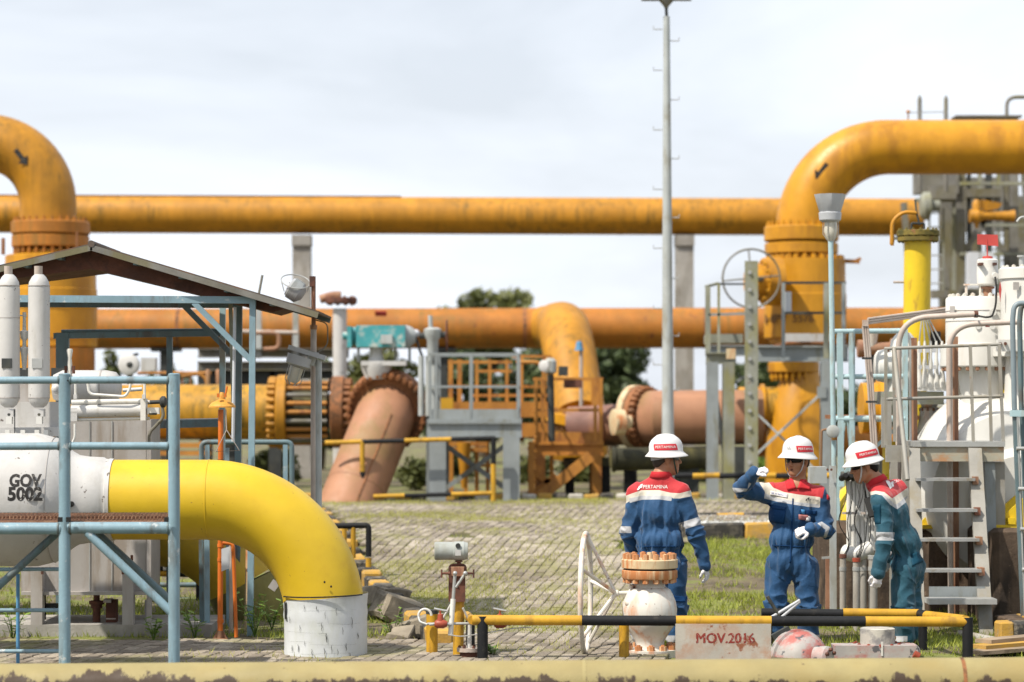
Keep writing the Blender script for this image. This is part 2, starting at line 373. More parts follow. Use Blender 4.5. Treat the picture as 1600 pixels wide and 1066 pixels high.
# ================================================================== SETTING
def ground_mat():
    m = bpy.data.materials.new('grassy_soil'); m.use_nodes = True
    nt = m.node_tree; N = nt.nodes; L = nt.links; bs = N['Principled BSDF']; bs.inputs['Roughness'].default_value = .95
    tc = N.new('ShaderNodeTexCoord')
    def nz(s, d=7):
        n = N.new('ShaderNodeTexNoise'); n.inputs['Scale'].default_value = s; n.inputs['Detail'].default_value = d; n.inputs['Roughness'].default_value = .65
        L.new(tc.outputs['Object'], n.inputs['Vector']); return n.outputs['Fac']
    r = N.new('ShaderNodeValToRGB'); e = r.color_ramp.elements
    e[0].position = .34; e[0].color = (.050, .038, .027, 1)
    e[1].position = .50; e[1].color = (.13, .105, .06, 1)
    a = e.new(.58); a.color = (.13, .15, .03, 1)
    a = e.new(.70); a.color = (.19, .20, .05, 1)
    L.new(nz(1.3), r.inputs['Fac'])
    r2 = N.new('ShaderNodeValToRGB'); r2.color_ramp.elements[0].color = (.45, .45, .45, 1); r2.color_ramp.elements[1].color = (1.5, 1.5, 1.5, 1)
    L.new(nz(14), r2.inputs['Fac'])
    x = N.new('ShaderNodeMix'); x.data_type = 'RGBA'; x.blend_type = 'MULTIPLY'; x.inputs[0].default_value = 1
    L.new(r.outputs[0], x.inputs[6]); L.new(r2.outputs[0], x.inputs[7]); L.new(x.outputs[2], bs.inputs['Base Color'])
    b = N.new('ShaderNodeBump'); b.inputs['Strength'].default_value = .8; b.inputs['Distance'].default_value = .03
    L.new(nz(20), b.inputs['Height']); L.new(b.outputs[0], bs.inputs['Normal'])
    return m
m_ground = ground_mat()
def make_ground():
    xs = sorted(set([-3000, -800, -200, -60, -20] + [round(-10 + i * .25, 3) for i in range(81)] + [20, 60, 200, 800, 3000]))
    ys = sorted(set([-60, 0, 10] + [round(17 + i * .25, 3) for i in range(93)] + [50, 70, 120, 300, 900, 3500]))
    vs_ = [(x, y, gz(x, y)) for y in ys for x in xs]
    n = len(xs)
    fs_ = [(j * n + i, j * n + i + 1, (j + 1) * n + i + 1, (j + 1) * n + i) for j in range(len(ys) - 1) for i in range(n - 1)]
    me = bpy.data.meshes.new('ground'); me.from_pydata(vs_, [], fs_); me.materials.append(m_ground)
    me.polygons.foreach_set('use_smooth', [True] * len(me.polygons))
    o = bpy.data.objects.new('ground', me); COL.objects.link(o); struct(o); ORG[o] = Vector()
    return o
ground = make_ground()

# ---- concrete block paving: 10 x 20 cm blocks, running bond, on the hump of soil
def paver_mat(attr):
    m = bpy.data.materials.new('paver_concrete' + ('_joined' if attr else '')); m.use_nodes = True
    nt = m.node_tree; N = nt.nodes; L = nt.links; bs = N['Principled BSDF']; bs.inputs['Roughness'].default_value = .9
    if attr:
        s = N.new('ShaderNodeAttribute'); s.attribute_name = 'tone'; out = s.outputs['Fac']
    else:
        s = N.new('ShaderNodeObjectInfo'); out = s.outputs['Random']
    g = N.new('ShaderNodeNewGeometry')
    n = N.new('ShaderNodeTexNoise'); n.inputs['Scale'].default_value = .55; n.inputs['Detail'].default_value = 6; L.new(g.outputs['Position'], n.inputs['Vector'])
    n2 = N.new('ShaderNodeTexNoise'); n2.inputs['Scale'].default_value = 45; n2.inputs['Detail'].default_value = 5; L.new(g.outputs['Position'], n2.inputs['Vector'])
    r = N.new('ShaderNodeValToRGB'); e = r.color_ramp.elements
    e[0].position = 0; e[0].color = (.19, .162, .13, 1); e[1].position = 1; e[1].color = (.38, .335, .275, 1)
    L.new(out, r.inputs['Fac'])
    k = N.new('ShaderNodeValToRGB'); e = k.color_ramp.elements
    e[0].position = .36; e[0].color = (.58, .55, .50, 1); e[1].position = .58; e[1].color = (1, 1, 1, 1)
    L.new(n.outputs['Fac'], k.inputs['Fac'])
    k2 = N.new('ShaderNodeValToRGB'); e = k2.color_ramp.elements
    e[0].position = .3; e[0].color = (.65, .65, .65, 1); e[1].position = .7; e[1].color = (1.15, 1.15, 1.15, 1)
    L.new(n2.outputs['Fac'], k2.inputs['Fac'])
    a = N.new('ShaderNodeMix'); a.data_type = 'RGBA'; a.blend_type = 'MULTIPLY'; a.inputs[0].default_value = 1
    b = N.new('ShaderNodeMix'); b.data_type = 'RGBA'; b.blend_type = 'MULTIPLY'; b.inputs[0].default_value = 1
    L.new(r.outputs[0], a.inputs[6]); L.new(k.outputs[0], a.inputs[7]); L.new(a.outputs[2], b.inputs[6]); L.new(k2.outputs[0], b.inputs[7])
    n3 = N.new('ShaderNodeTexNoise'); n3.inputs['Scale'].default_value = .9; n3.inputs['Detail'].default_value = 8; n3.inputs['Roughness'].default_value = .7; L.new(g.outputs['Position'], n3.inputs['Vector'])
    mr = N.new('ShaderNodeMapRange'); mr.inputs['From Min'].default_value = .50; mr.inputs['From Max'].default_value = .64; mr.inputs['To Max'].default_value = .82; L.new(n3.outputs['Fac'], mr.inputs['Value'])
    ms = N.new('ShaderNodeMix'); ms.data_type = 'RGBA'; ms.inputs[7].default_value = (.17, .165, .048, 1); L.new(mr.outputs[0], ms.inputs[0]); L.new(b.outputs[2], ms.inputs[6])
    L.new(ms.outputs[2], bs.inputs['Base Color'])
    bp = N.new('ShaderNodeBump'); bp.inputs['Strength'].default_value = .5; bp.inputs['Distance'].default_value = .01
    L.new(n2.outputs['Fac'], bp.inputs['Height']); L.new(bp.outputs[0], bs.inputs['Normal'])
    return m
m_pav = paver_mat(False); m_pavj = paver_mat(True)
m_soil = mat('dark_joint_soil', (.10, .085, .055), .95, dirt=(.11, .13, .03), dirt_amt=.5, dirt_scale=(2, 2, 2), var=.3, bump=.6)
def kerb_x(d):   # edge of the paving along the kerb stones
    return float(np.interp(d, [26.6, 33, 46], [-.60, -1.50, -2.95]))
def paved(x, y):
    d = y / K
    if d < 23.6 or d > 45.8: return False
    if d < 27.0: return -4.6 < x < 1.2
    if d < 36.6: return kerb_x(d) + .12 < x < 1.25 + .25 * noise.noise(Vector((0, y * .5, 1)))
    return kerb_x(d) + .12 < x < 4.2 if d > 39.3 else kerb_x(d) + .12 < x < 2.1
yard = bpy.data.objects.new('paved_yard', None)
def make_pavers():
    # bedding sheet just above the soil
    vs_ = []; fs_ = []; st = .2
    idx = {}
    def vid(i, j):
        if (i, j) not in idx:
            x = i * st; y = j * st; idx[(i, j)] = len(vs_); vs_.append((x, y, gz(x, y) + .026))
        return idx[(i, j)]
    for j in range(int(18.5 / st), int(37 / st)):
        for i in range(int(-5 / st), int(5 / st)):
            if paved(i * st + st / 2, j * st + st / 2):
                fs_.append((vid(i, j), vid(i + 1, j), vid(i + 1, j + 1), vid(i, j + 1)))
    me = bpy.data.meshes.new('paved_yard'); me.from_pydata(vs_, [], fs_); me.materials.append(m_soil)
    o = bpy.data.objects.new('paved_yard', me); COL.objects.link(o); struct(o); ORG[o] = Vector()
    ang = math.radians(9); ca, sa = math.cos(ang), math.sin(ang)
    W, Ln, gap, th = .105, .21, .0085, .03
    cells = []
    for r in range(-20, 220):
        for c in range(-140, 140):
            u = c * W; v = r * Ln
            x = u * ca + v * sa - 3.0; y = 18 - u * sa + v * ca
            if paved(x, y) and noise.noise(Vector((x * .9, y * .7, 5))) < .8: cells.append((x, y))
    def frame(x, y):
        e = .1
        zx = (gz(x + e, y) - gz(x - e, y)) / (2 * e); zy = (gz(x, y + e) - gz(x, y - e)) / (2 * e)
        n = Vector((-zx + random.gauss(0, .012), -zy + random.gauss(0, .016), 1)).normalized()
        t = Vector((ca, -sa, 0)); t = (t - n * t.dot(n)).normalized(); b = n.cross(t)
        return Vector((x, y, gz(x, y) + .008 + random.uniform(-.004, .005))), t, b, n
    h = (W - gap) / 2; l = (Ln - .024) / 2; c_ = .006
    base = [(-h, -l, 0), (h, -l, 0), (h, l, 0), (-h, l, 0), (-h, -l, th - c_), (h, -l, th - c_), (h, l, th - c_), (-h, l, th - c_),
            (-h + c_, -l + c_, th), (h - c_, -l + c_, th), (h - c_, l - c_, th), (-h + c_, l - c_, th)]
    bf = [(0, 1, 5, 4), (1, 2, 6, 5), (2, 3, 7, 6), (3, 0, 4, 7), (4, 5, 9, 8), (5, 6, 10, 9), (6, 7, 11, 10), (7, 4, 8, 11), (8, 9, 10, 11)]
    pm = bpy.data.meshes.new('paver'); pm.from_pydata(base, [], bf); pm.materials.append(m_pav)
    def px(c): return 800 + c[0] / (c[1] / K) * 5000, HY + (HC - gz(*c)) / (c[1] / K) * 5000
    near = []
    for c in sorted(cells, key=lambda c: c[1]):
        x, y = px(c)
        vis = (590 < x < 980 and y < 1032) or (0 <= x < 440 and 1006 < y < 1036)
        if vis and len(near) < 300: near.append(c)
    ns_ = set(near)
    for c in near:
        p, t, b, n = frame(*c)
        q = bpy.data.objects.new('paver', pm); COL.objects.link(q); q.parent = o
        M = Matrix((t, b, n)).transposed().to_4x4(); M.translation = p; q.matrix_local = M
    V = []; Fc = []; tone = []
    for c in cells:
        if c in ns_: continue
        p, t, b, n = frame(*c); k = len(V)
        V += [p + t * a[0] + b * a[1] + n * a[2] for a in base]
        Fc += [tuple(i + k for i in f) for f in bf]; tn = random.random(); tone += [tn] * len(bf)
    me = bpy.data.meshes.new('paving'); me.from_pydata(V, [], Fc); me.materials.append(m_pavj)
    at = me.attributes.new('tone', 'FLOAT', 'FACE'); at.data.foreach_set('value', tone)
    q = bpy.data.objects.new('paving', me); COL.objects.link(q); q.parent = o; q['kind'] = 'stuff'
    return o
bpy.data.objects.remove(yard)
yard = make_pavers()

# ---- grass blades
def leaf_mat(name, c0, c1, rough=.7, trans=.25):
    m = bpy.data.materials.new(name); m.use_nodes = True
    nt = m.node_tree; N = nt.nodes; L = nt.links; bs = N['Principled BSDF']; bs.inputs['Roughness'].default_value = rough
    s = N.new('ShaderNodeAttribute'); s.attribute_name = 'tone'
    x = N.new('ShaderNodeMix'); x.data_type = 'RGBA'; x.inputs[6].default_value = c0 + (1,); x.inputs[7].default_value = c1 + (1,)
    L.new(s.outputs['Fac'], x.inputs[0]); L.new(x.outputs[2], bs.inputs['Base Color'])
    tr = N.new('ShaderNodeBsdfTranslucent'); L.new(x.outputs[2], tr.inputs['Color'])
    ms = N.new('ShaderNodeMixShader'); ms.inputs[0].default_value = trans
    L.new(bs.outputs[0], ms.inputs[1]); L.new(tr.outputs[0], ms.inputs[2]); L.new(ms.outputs[0], N['Material Output'].inputs[0])
    return m
m_gr = leaf_mat('green_grass_blades', (.14, .185, .018), (.33, .36, .05))
m_dry = leaf_mat('dry_grass_blades', (.29, .265, .07), (.37, .39, .075))
def blades(name, pts, mat_, hmin, hmax, wd):
    n = len(pts)
    P0 = np.array(pts, dtype=np.float64)
    a = np.random.rand(n) * 6.283; h = hmin + (hmax - hmin) * np.random.rand(n) ** 1.6
    ln = h * (.25 + .6 * np.random.rand(n)); b = np.random.rand(n) * 6.283
    dx = np.cos(a) * wd / 2; dy = np.sin(a) * wd / 2
    v = np.zeros((n, 3, 3))
    v[:, 0] = P0 + np.c_[dx, dy, np.zeros(n)]; v[:, 1] = P0 - np.c_[dx, dy, np.zeros(n)]
    v[:, 2] = P0 + np.c_[np.cos(b) * ln, np.sin(b) * ln, h]
    me = bpy.data.meshes.new(name); me.from_pydata(v.reshape(-1, 3).tolist(), [], np.arange(3 * n).reshape(n, 3).tolist())
    at = me.attributes.new('tone', 'FLOAT', 'FACE'); at.data.foreach_set('value', np.random.rand(n))
    me.materials.append(mat_)
    o = bpy.data.objects.new(name, me); COL.objects.link(o); o['kind'] = 'stuff'; return o
def scatter(n, x0, x1, y0, y1, fn, clump=3):
    out = []
    for _ in range(n):
        x = random.uniform(x0, x1); y = random.uniform(y0, y1)
        pr = fn(x, y)
        if pr <= 0 or random.random() > pr: continue
        for k in range(clump):
            xx = x + random.gauss(0, .03); yy = y + random.gauss(0, .03); out.append((xx, yy, gz(xx, yy) - .005))
    return out
def nn(x, y, s, o=0): return noise.noise(Vector((x * s, y * s, o)))
def g_right(x, y):
    d = y / K
    if paved(x, y): return 0
    v = .62 + .9 * nn(x, y, .8, 2) + .5 * nn(x, y, 2.7, 4)
    if 31.6 < d < 32.9 and x > 1: v -= .75          # bare earth strip
    if 27.6 < d < 28.6 and x > .8: v -= .45
    if d > 37 and d < 41 and x > 1.6: v -= .6
    return max(.02, min(1, v))
def g_pav(x, y):
    d = y / K
    if not paved(x, y): return 0
    v = .06 + 1.0 * nn(x, y, .55, 7) + .6 * nn(x, y, 1.9, 8)
    e = x - kerb_x(d)
    if 27.5 < d < 34 and e < 1.1: v += .75 - .6 * e
    if 33.5 < d < 35.5 or d > 42.5: v += .30
    if 28.6 < d < 33.5 and x > -.45: v += .62
    return v
pts = scatter(34000, .8, 5.2, 20.5, 37, g_right, 4) 
pts += scatter(5000, -5, -.8, 22.0, 24.5, lambda x, y: (.8 if x < kerb_x(y / K) - .2 else 0) * (1 if 27.55 < y / K < 28.0 or y / K > 29 else .1), 3)
pts += scatter(6000, -6, kerb_x(33), 24.5, 37, lambda x, y: .8 if x < kerb_x(y / K) - .2 else 0, 3)
pts += scatter(5000, -4, 5, 36.5, 38.5, lambda x, y: .9, 3)
pts += [p for p in scatter(9000, -2.2, 1.2, 21.6, 27, lambda x, y: g_pav(x, y) if (x - kerb_x(y / K)) < 1.2 else 0, 3)]
blades('grass', pts, m_gr, .02, .095, .011)
pts = scatter(56000, -2.6, 1.3, 21.5, 36.6, g_pav, 4) + scatter(5000, .8, 4.5, 30, 36.6, lambda x, y: max(0, .15 + nn(x, y, .9, 3)), 2)
# tufts standing in the joints
for _ in range(22000):
    x = random.uniform(-2.8, 4.0); y = random.uniform(19.5, 36.6)
    if paved(x, y) and nn(x, y, .7, 12) > -.25 + (.25 if y < 25 else 0): pts.append((x, y, gz(x, y) + .01))
blades('dry_grass', pts, m_dry, .02, .09, .012)
# gravel strip behind the low kerb
def gravel():
    m = MB(); me_v = []; me_f = []; tone = []
    o6 = [(1, 0, 0), (-1, 0, 0), (0, 1, 0), (0, -1, 0), (0, 0, 1), (0, 0, -1)]
    f8 = [(0, 2, 4), (2, 1, 4), (1, 3, 4), (3, 0, 4), (2, 0, 5), (1, 2, 5), (3, 1, 5), (0, 3, 5)]
    for _ in range(2600):
        d = random.uniform(37.6, 40.6); px = random.uniform(1075, 1215); p = G(px, d); s = random.uniform(.02, .05); k = len(me_v)
        me_v += [(p.x + a * s * random.uniform(.6, 1.2), p.y + b * s * random.uniform(.6, 1.2), p.z + .01 + c * s * .7) for a, b, c in o6]
        me_f += [tuple(i + k for i in f) for f in f8]; tone += [random.random()] * 8
    me = bpy.data.meshes.new('gravel'); me.from_pydata(me_v, [], me_f)
    at = me.attributes.new('tone', 'FLOAT', 'FACE'); at.data.foreach_set('value', tone)
    me.materials.append(leaf_mat('pale_gravel', (.28, .29, .28), (.55, .56, .55), .9, 0.0))
    o = bpy.data.objects.new('gravel', me); COL.objects.link(o); o['kind'] = 'stuff'
gravel()

# ---- kerbs
def rough_block(mbx, c, size, R, amp=.012):
    n0 = len(mbx.v); sx, sy, sz = size
    bm = bmesh.new(); bmesh.ops.create_cube(bm, size=1)
    for v in bm.verts: v.co = Vector((v.co.x * sx, v.co.y * sy, v.co.z * sz))
    bmesh.ops.bevel(bm, geom=bm.edges[:], offset=min(size) * .12, segments=1, affect='EDGES')
    bmesh.ops.subdivide_edges(bm, edges=bm.edges[:], cuts=1, use_grid_fill=True)
    sd = random.random() * 50
    for v in bm.verts:
        v.co += Vector((noise.noise(v.co * 7 + Vector((sd, 0, 0))), noise.noise(v.co * 7 + Vector((0, sd, 5))), noise.noise(v.co * 7 + Vector((3, 9, sd))))) * amp
    bm.verts.index_update()
    mbx.add([Vector(c) + R @ v.co for v in bm.verts], [tuple(v.index for v in f.verts) for f in bm.faces]); bm.free()
def kerb(name, p, q, n, mats, hgt=.12, wid=.14, gap=.02):
    o = bpy.data.objects.new(name, None); COL.objects.link(o); o.location = p; ORG[o] = Vector(p); struct(o)
    p = Vector(p); q = Vector(q)
    for i in range(n):
        a = p.lerp(q, i / n); b = p.lerp(q, (i + 1) / n); c = (a + b) / 2
        t = (b - a); ln = t.length; t.z = 0; an = math.atan2(t.y, t.x)
        m = MB(); z = gz(c.x, c.y)
        rough_block(m, (c.x, c.y, z + hgt / 2 - .01 + random.uniform(-.006, .01)), (ln - gap, wid, hgt + .04), Matrix.Rotation(an + random.gauss(0, .02), 3, 'Z') @ Matrix.Rotation(random.gauss(0, .02), 3, 'Y'))
        m.build('kerb_stone', mats[i % len(mats)], o, sharp=30)
    return o
kerb('kerb', G(690, 26.6), G(572, 33.2), 16, [m_syel, m_sblk], .13, .2)
kerb('kerb', G(566, 33.3), G(492, 40), 12, [m_sblk, m_syel], .13, .2)
kerb('kerb', G(470, 45.9), G(1010, 46.0), 22, [m_syel, m_sblk, m_swht], .10, .16)
kerb('kerb', G(1000, 45.9), G(1330, 45.9), 14, [m_syel, m_sblk, m_swht], .10, .16)
kerb('kerb', G(1062, 37.3), G(1264, 37.3), 2, [m_sblk, m_syel], .17, .18, .01)
kerb('kerb', G(1062, 28.9), G(1215, 28.6), 5, [m_swht], .03, .16, .01)
def rubble(label, x, d, size, rz, tilt):
    m = MB(); p = G(x, d)
    rough_block(m, (0, 0, size[2] * .35), size, Matrix.Rotation(rz, 3, 'Z') @ Matrix.Rotation(tilt, 3, 'Y'), .05)
    for v in m.v: v += p
    o = m.build('concrete_rubble', m_stone, None, loc=p, sharp=25)
    tag(o, label, 'rubble', 'broken concrete lumps by the striped kerb')
rubble('broken concrete slab tilted against the striped kerb stones', 622, 29.3, (.42, .5, .26), .3, .35)
rubble('low grey concrete lump beside the yellow conduit stub', 655, 27.6, (.36, .42, .20), -.4, -.3)
rubble('flat broken slab lying in the grass by the wrapped pipe', 600, 30.8, (.34, .4, .18), .8, .2)
rubble('small concrete lump on the dark blocks behind the wrapped pipe', 628, 27.2, (.20, .22, .12), 1.2, -.2)

# ================================================================== TREES AND SHRUBS
m_bark = mat('tree_bark', (.12, .09, .06), .9, var=.25, bump=.5)
m_lf1 = leaf_mat('dark_tree_leaves', (.030, .052, .018), (.095, .125, .045), .6, .2)
m_lf2 = leaf_mat('olive_tree_leaves', (.055, .070, .016), (.125, .135, .035), .6, .2)
m_lf3 = leaf_mat('bright_weed_leaves', (.09, .17, .02), (.22, .33, .05), .6, .3)
def foliage(lobes, n, size, name, mat_, parent, org, sq=1.0):
    ws = np.array([l[1] ** 2 for l in lobes]); ws = ws / ws.sum()
    ids = np.random.choice(len(lobes), n, p=ws)
    C = np.array([list(l[0]) for l in lobes])[ids]; Rr = np.array([l[1] for l in lobes])[ids]
    dr = np.random.normal(size=(n, 3)); dr /= np.linalg.norm(dr, axis=1)[:, None]
    rad = Rr * (.55 + .5 * np.random.rand(n) ** .7)
    c = C + dr * rad[:, None] * np.array([1, 1, sq])
    a = np.random.normal(size=(n, 3)); a /= np.linalg.norm(a, axis=1)[:, None]
    b = np.cross(a, np.random.normal(size=(n, 3))); b /= np.linalg.norm(b, axis=1)[:, None]
    s = size * (.6 + .8 * np.random.rand(n))[:, None]
    v = np.stack([c - a * s, c - b * s * .5, c + a * s, c + b * s * .5], 1).reshape(-1, 3) - np.array(org)
    me = bpy.data.meshes.new(name); me.from_pydata(v.tolist(), [], np.arange(4 * n).reshape(n, 4).tolist())
    tone = np.clip(.5 * np.random.rand(n) + np.array([.5 * random.random() for _ in lobes])[ids], 0, 1)
    at = me.attributes.new('tone', 'FLOAT', 'FACE'); at.data.foreach_set('value', tone)
    me.materials.append(mat_)
    o = bpy.data.objects.new(name, me); COL.objects.link(o); o.parent = parent; ORG[o] = Vector(org); return o
def tree(label, x, ytop, d, wpx, n=3500, mt=m_lf1, flat=1.0, leaf=.1, trunkh=.45, group=None, name='tree'):
    b = G(x, d); top = HC - (ytop - HY) * d / 5000; h = top - b.z; wd = S(wpx, d)
    t = thing(name, label, name if name != 'tree' else 'tree', b, group)
    m = MB(); r0 = .035 * h + .02
    m.tube([b, b + Vector((.03 * h, 0, h * .3)), b + Vector((.0, .02 * h, h * .62)), b + Vector((.04 * h, 0, h * .85))], [r0, r0 * .75, r0 * .5, r0 * .2], 8)
    lobes = []
    for k in range(24):
        an = k * 2.4 + random.random(); rr = wd * .5 * math.sqrt((k + .5) / 24)
        zc = b.z + h * (trunkh + (1 - trunkh) * random.uniform(.22, .82))
        cpt = Vector((b.x + math.cos(an) * rr * .8, b.y + math.sin(an) * rr * .6, zc))
        lr = min(wd * .21, (top - zc)) * random.uniform(.55, 1.1)
        lobes.append((cpt, max(.12, lr)))
        m.tube([b + Vector((.01 * h, 0, h * random.uniform(.3, .6))), b.lerp(cpt, .6) + Vector((0, 0, h * .12)), cpt], [r0 * .35, r0 * .25, r0 * .08], 5)
    lobes.append((Vector((b.x, b.y, top - wd * .16)), wd * .17))
    m.build('trunk', m_bark, t)
    foliage(lobes, n, leaf, 'crown', mt, t, b, flat)
    return t
TG = 'trees behind the pipework'
tree('olive broad tree whose crown rises above the rusty pipe by the salmon elbow', 752, 446, 82, 150, 3600, m_lf2, .75, .13, .5, TG)
tree('dark tree sloping down behind the grey pole', 955, 520, 72, 130, 5200, m_lf1, 1.0, .11, .12, TG)
tree('olive bushy tree behind the teal actuator', 600, 540, 66, 130, 4200, m_lf2, 1.0, .10, .1, TG)
tree('dark bushy tree behind the grey railed stand', 715, 535, 74, 130, 5200, m_lf1, 1.0, .11, .08, TG)
tree('dark tree behind the orange stair platform', 840, 535, 78, 150, 5200, m_lf1, 1.0, .11, .08, TG)
tree('dark green tree seen under the lichen covered platform', 1190, 552, 70, 90, 3600, m_lf1, 1.0, .11, .1, TG)
tree('small green bush beside the amber valve body and gauges', 172, 548, 70, 60, 1600, m_lf2, 1.0, .09, .1, TG)
tree('green bush behind the white gauge box', 262, 568, 72, 70, 1600, m_lf1, 1.0, .09, .1, TG)
tree('low green bush behind the white stand pipe', 500, 560, 68, 100, 2600, m_lf1, 1.0, .1, .05, TG)
tree('dark bush behind the yellow flare pipe', 1345, 600, 70, 120, 2600, m_lf1, 1.0, .1, .05, TG)
SG = 'shrubs among the pipe supports'
for lb, x, yt, d, wp in [('green shrub behind the salmon elbow pipe', 655, 715, 52, 70), ('green shrub under the orange platform', 835, 710, 56, 60),
                         ('green shrub between orange stair and black supports', 905, 718, 57, 60), ('green shrub under the lichen platform braces', 1180, 715, 55, 70),
                         ('green shrub behind the posts of the lichen platform', 1080, 715, 57, 70), ('green shrub behind the blue railing', 430, 700, 54, 80),
                         ('green shrub between grey stand legs', 715, 700, 58, 70)]:
    tree(lb, x, yt, d, wp, 1100, m_lf3 if 'under the lichen' in lb else m_lf2, 1.0, .06, .05, SG, 'shrub')
def weed(label, x, d, h, n, grp='weeds by the plinth'):
    b = G(x, d); t = thing('weed_plant', label, 'plant', b, grp)
    m = MB(); V = []; Fc = []
    mm = MB()
    for k in range(n):
        an = random.random() * 6.28; ln = random.uniform(.5, 1) * h; e = b + Vector((math.cos(an) * ln * .45, math.sin(an) * ln * .45, ln))
        m.tube([b, b.lerp(e, .5) + Vector((0, 0, .1 * ln)), e], [.004, .003, .002], 4)
        for j in range(5):
            q = b.lerp(e, .35 + .15 * j); a2 = random.random() * 6.28; l = random.uniform(.05, .10); o2 = Vector((math.cos(a2) * l, math.sin(a2) * l, l * .3)); s = o2.cross(Vector((0, 0, 1))).normalized() * l * .28
            k0 = len(V); V += [q, q + o2 * .5 + s, q + o2, q + o2 * .5 - s]; Fc.append((k0, k0 + 1, k0 + 2, k0 + 3))
    m.build('stem', m_lf3, t)
    mm.add(V, Fc); o = mm.build('leaves', m_lf3, t, sharp=0)
    at = o.data.attributes.new('tone', 'FLOAT', 'FACE'); at.data.foreach_set('value', np.random.rand(len(o.data.polygons)))
for lb, x, d, h, n in [('leafy weed growing at the foot of the rusty post', 398, 27.6, .42, 9), ('small weed at the corner of the concrete plinth', 305, 27.4, .25, 6),
                       ('tuft of leafy weeds beside the blue frame post', 240, 27.3, .2, 7), ('weed tuft in front of the plinth near the thin blue upright', 20, 27.3, .26, 8),
                       ('seeding weed stalk in front of the kerb rubble', 612, 27.4, .3, 4), ('leafy weed between the wrapped pipe and the shower pole', 425, 28.2, .3, 7),
                       ('bright green weed tuft by the black barrier post', 770, 25.4, .14, 6)]:
    weed(lb, x, d, h, n)
# ================================================================== BACKGROUND PIPEWORK
UX = Vector((1, 0, 0)); UY = Vector((0, 1, 0)); UZ = Vector((0, 0, 1))
def at_ground(x, d): return G(x, d)
def pipe_disc(mbx, c, ax, r, th): return mbx.lathe(Vector(c) - Vector(ax).normalized() * th / 2, ax, [(0, r * .97), (th * .08, r), (th * .92, r), (th, r * .97)], 44)
def text_mesh(body, size, bold=0.0, sx=1.0, cuts=0.03):
    cu = bpy.data.curves.new('lettering', 'FONT'); cu.body = body; cu.size = size; cu.align_x = 'CENTER'; cu.align_y = 'CENTER'; cu.offset = bold
    cu.resolution_u = 3; cu.fill_mode = 'FRONT'
    o = bpy.data.objects.new('lettering_tmp', cu); COL.objects.link(o)
    dg = bpy.context.evaluated_depsgraph_get(); me = bpy.data.meshes.new_from_object(o.evaluated_get(dg))
    bpy.data.objects.remove(o); bpy.data.curves.remove(cu)
    bm = bmesh.new(); bm.from_mesh(me); bpy.data.meshes.remove(me)
    ys = [v.co.y for v in bm.verts]; xs = [v.co.x for v in bm.verts]
    k = math.floor(min(ys) / cuts) * cuts
    while k < max(ys):
        bmesh.ops.bisect_plane(bm, geom=bm.verts[:] + bm.edges[:] + bm.faces[:], plane_co=(0, k, 0), plane_no=(0, 1, 0)); k += cuts
    k = math.floor(min(xs) / cuts) * cuts
    while k < max(xs):
        bmesh.ops.bisect_plane(bm, geom=bm.verts[:] + bm.edges[:] + bm.faces[:], plane_co=(k, 0, 0), plane_no=(1, 0, 0)); k += cuts
    bm.verts.index_update()
    r = ([(v.co.x * sx, v.co.y) for v in bm.verts], [tuple(v.index for v in f.verts) for f in bm.faces]); bm.free(); return r
def lettering(parent, tm, fn, mt, name='lettering'):
    m = MB(); m.add([fn(u, v) for u, v in tm[0]], tm[1])
    me = bpy.data.meshes.new(name); me.from_pydata([v - ORG[parent] for v in m.v], [], m.f); me.materials.append(mt)
    o = bpy.data.objects.new(name, me); COL.objects.link(o); o.parent = parent; ORG[o] = ORG[parent]; return o
ARROW = ([(-.5, -.12), (.12, -.12), (.12, .12), (-.5, .12), (.12, -.34), (.5, 0), (.12, .34)], [(0, 1, 2, 3), (4, 5, 6)])

# --- the high pipe on concrete columns
def high_pipe():
    p0 = P(-700, 332.8, 60); p1 = P(1440, 339.5, 60)
    t = thing('pipeline', 'long amber pipe carried high on two concrete columns against the sky', 'pipe', p0)
    r = S(29, 60)
    MB().tube([p0.lerp(p1, i / 8) for i in range(9)], r, 40).build('pipe', m_oy, t)
    for k in (.19, .34, .60, .78):
        c = p0.lerp(p1, k); MB().cyl(c - UX * .04, c + UX * .04, r * 1.008, 40).build('weld_seam', m_oy, t)
    m = MB(); m.bar(p0 + UZ * (r + .012) + UY * .05, p0.lerp(p1, .62) + UZ * (r + .004) + UY * .05, .30, .016); m.build('top_strip', m_rustf, t)
    for x, lb in ((472, 'square concrete column under the high amber pipe, behind the canopy lamp'), (1069, 'square concrete column under the high amber pipe, behind the grey pole')):
        b = G(x, 60); tp = P(x, 368, 60)
        c = thing('concrete_column', lb, 'column', b, 'concrete columns under the high pipe')
        w_ = S(28, 60); m = MB(); m.box((b.x, b.y, (b.z + tp.z) / 2 - .1), (w_, w_, tp.z - b.z - .2 + .1)); m.build('shaft', m_conc, c)
        m = MB(); m.box((b.x, b.y, tp.z - .10), (w_ * 1.06, w_ * 1.3, .2)); m.build('cap', m_conc, c)
        m = MB(); m.box((b.x, b.y, b.z + .1), (w_ * 1.8, w_ * 1.8, .3)); m.build('footing', m_conc, c)
high_pipe()
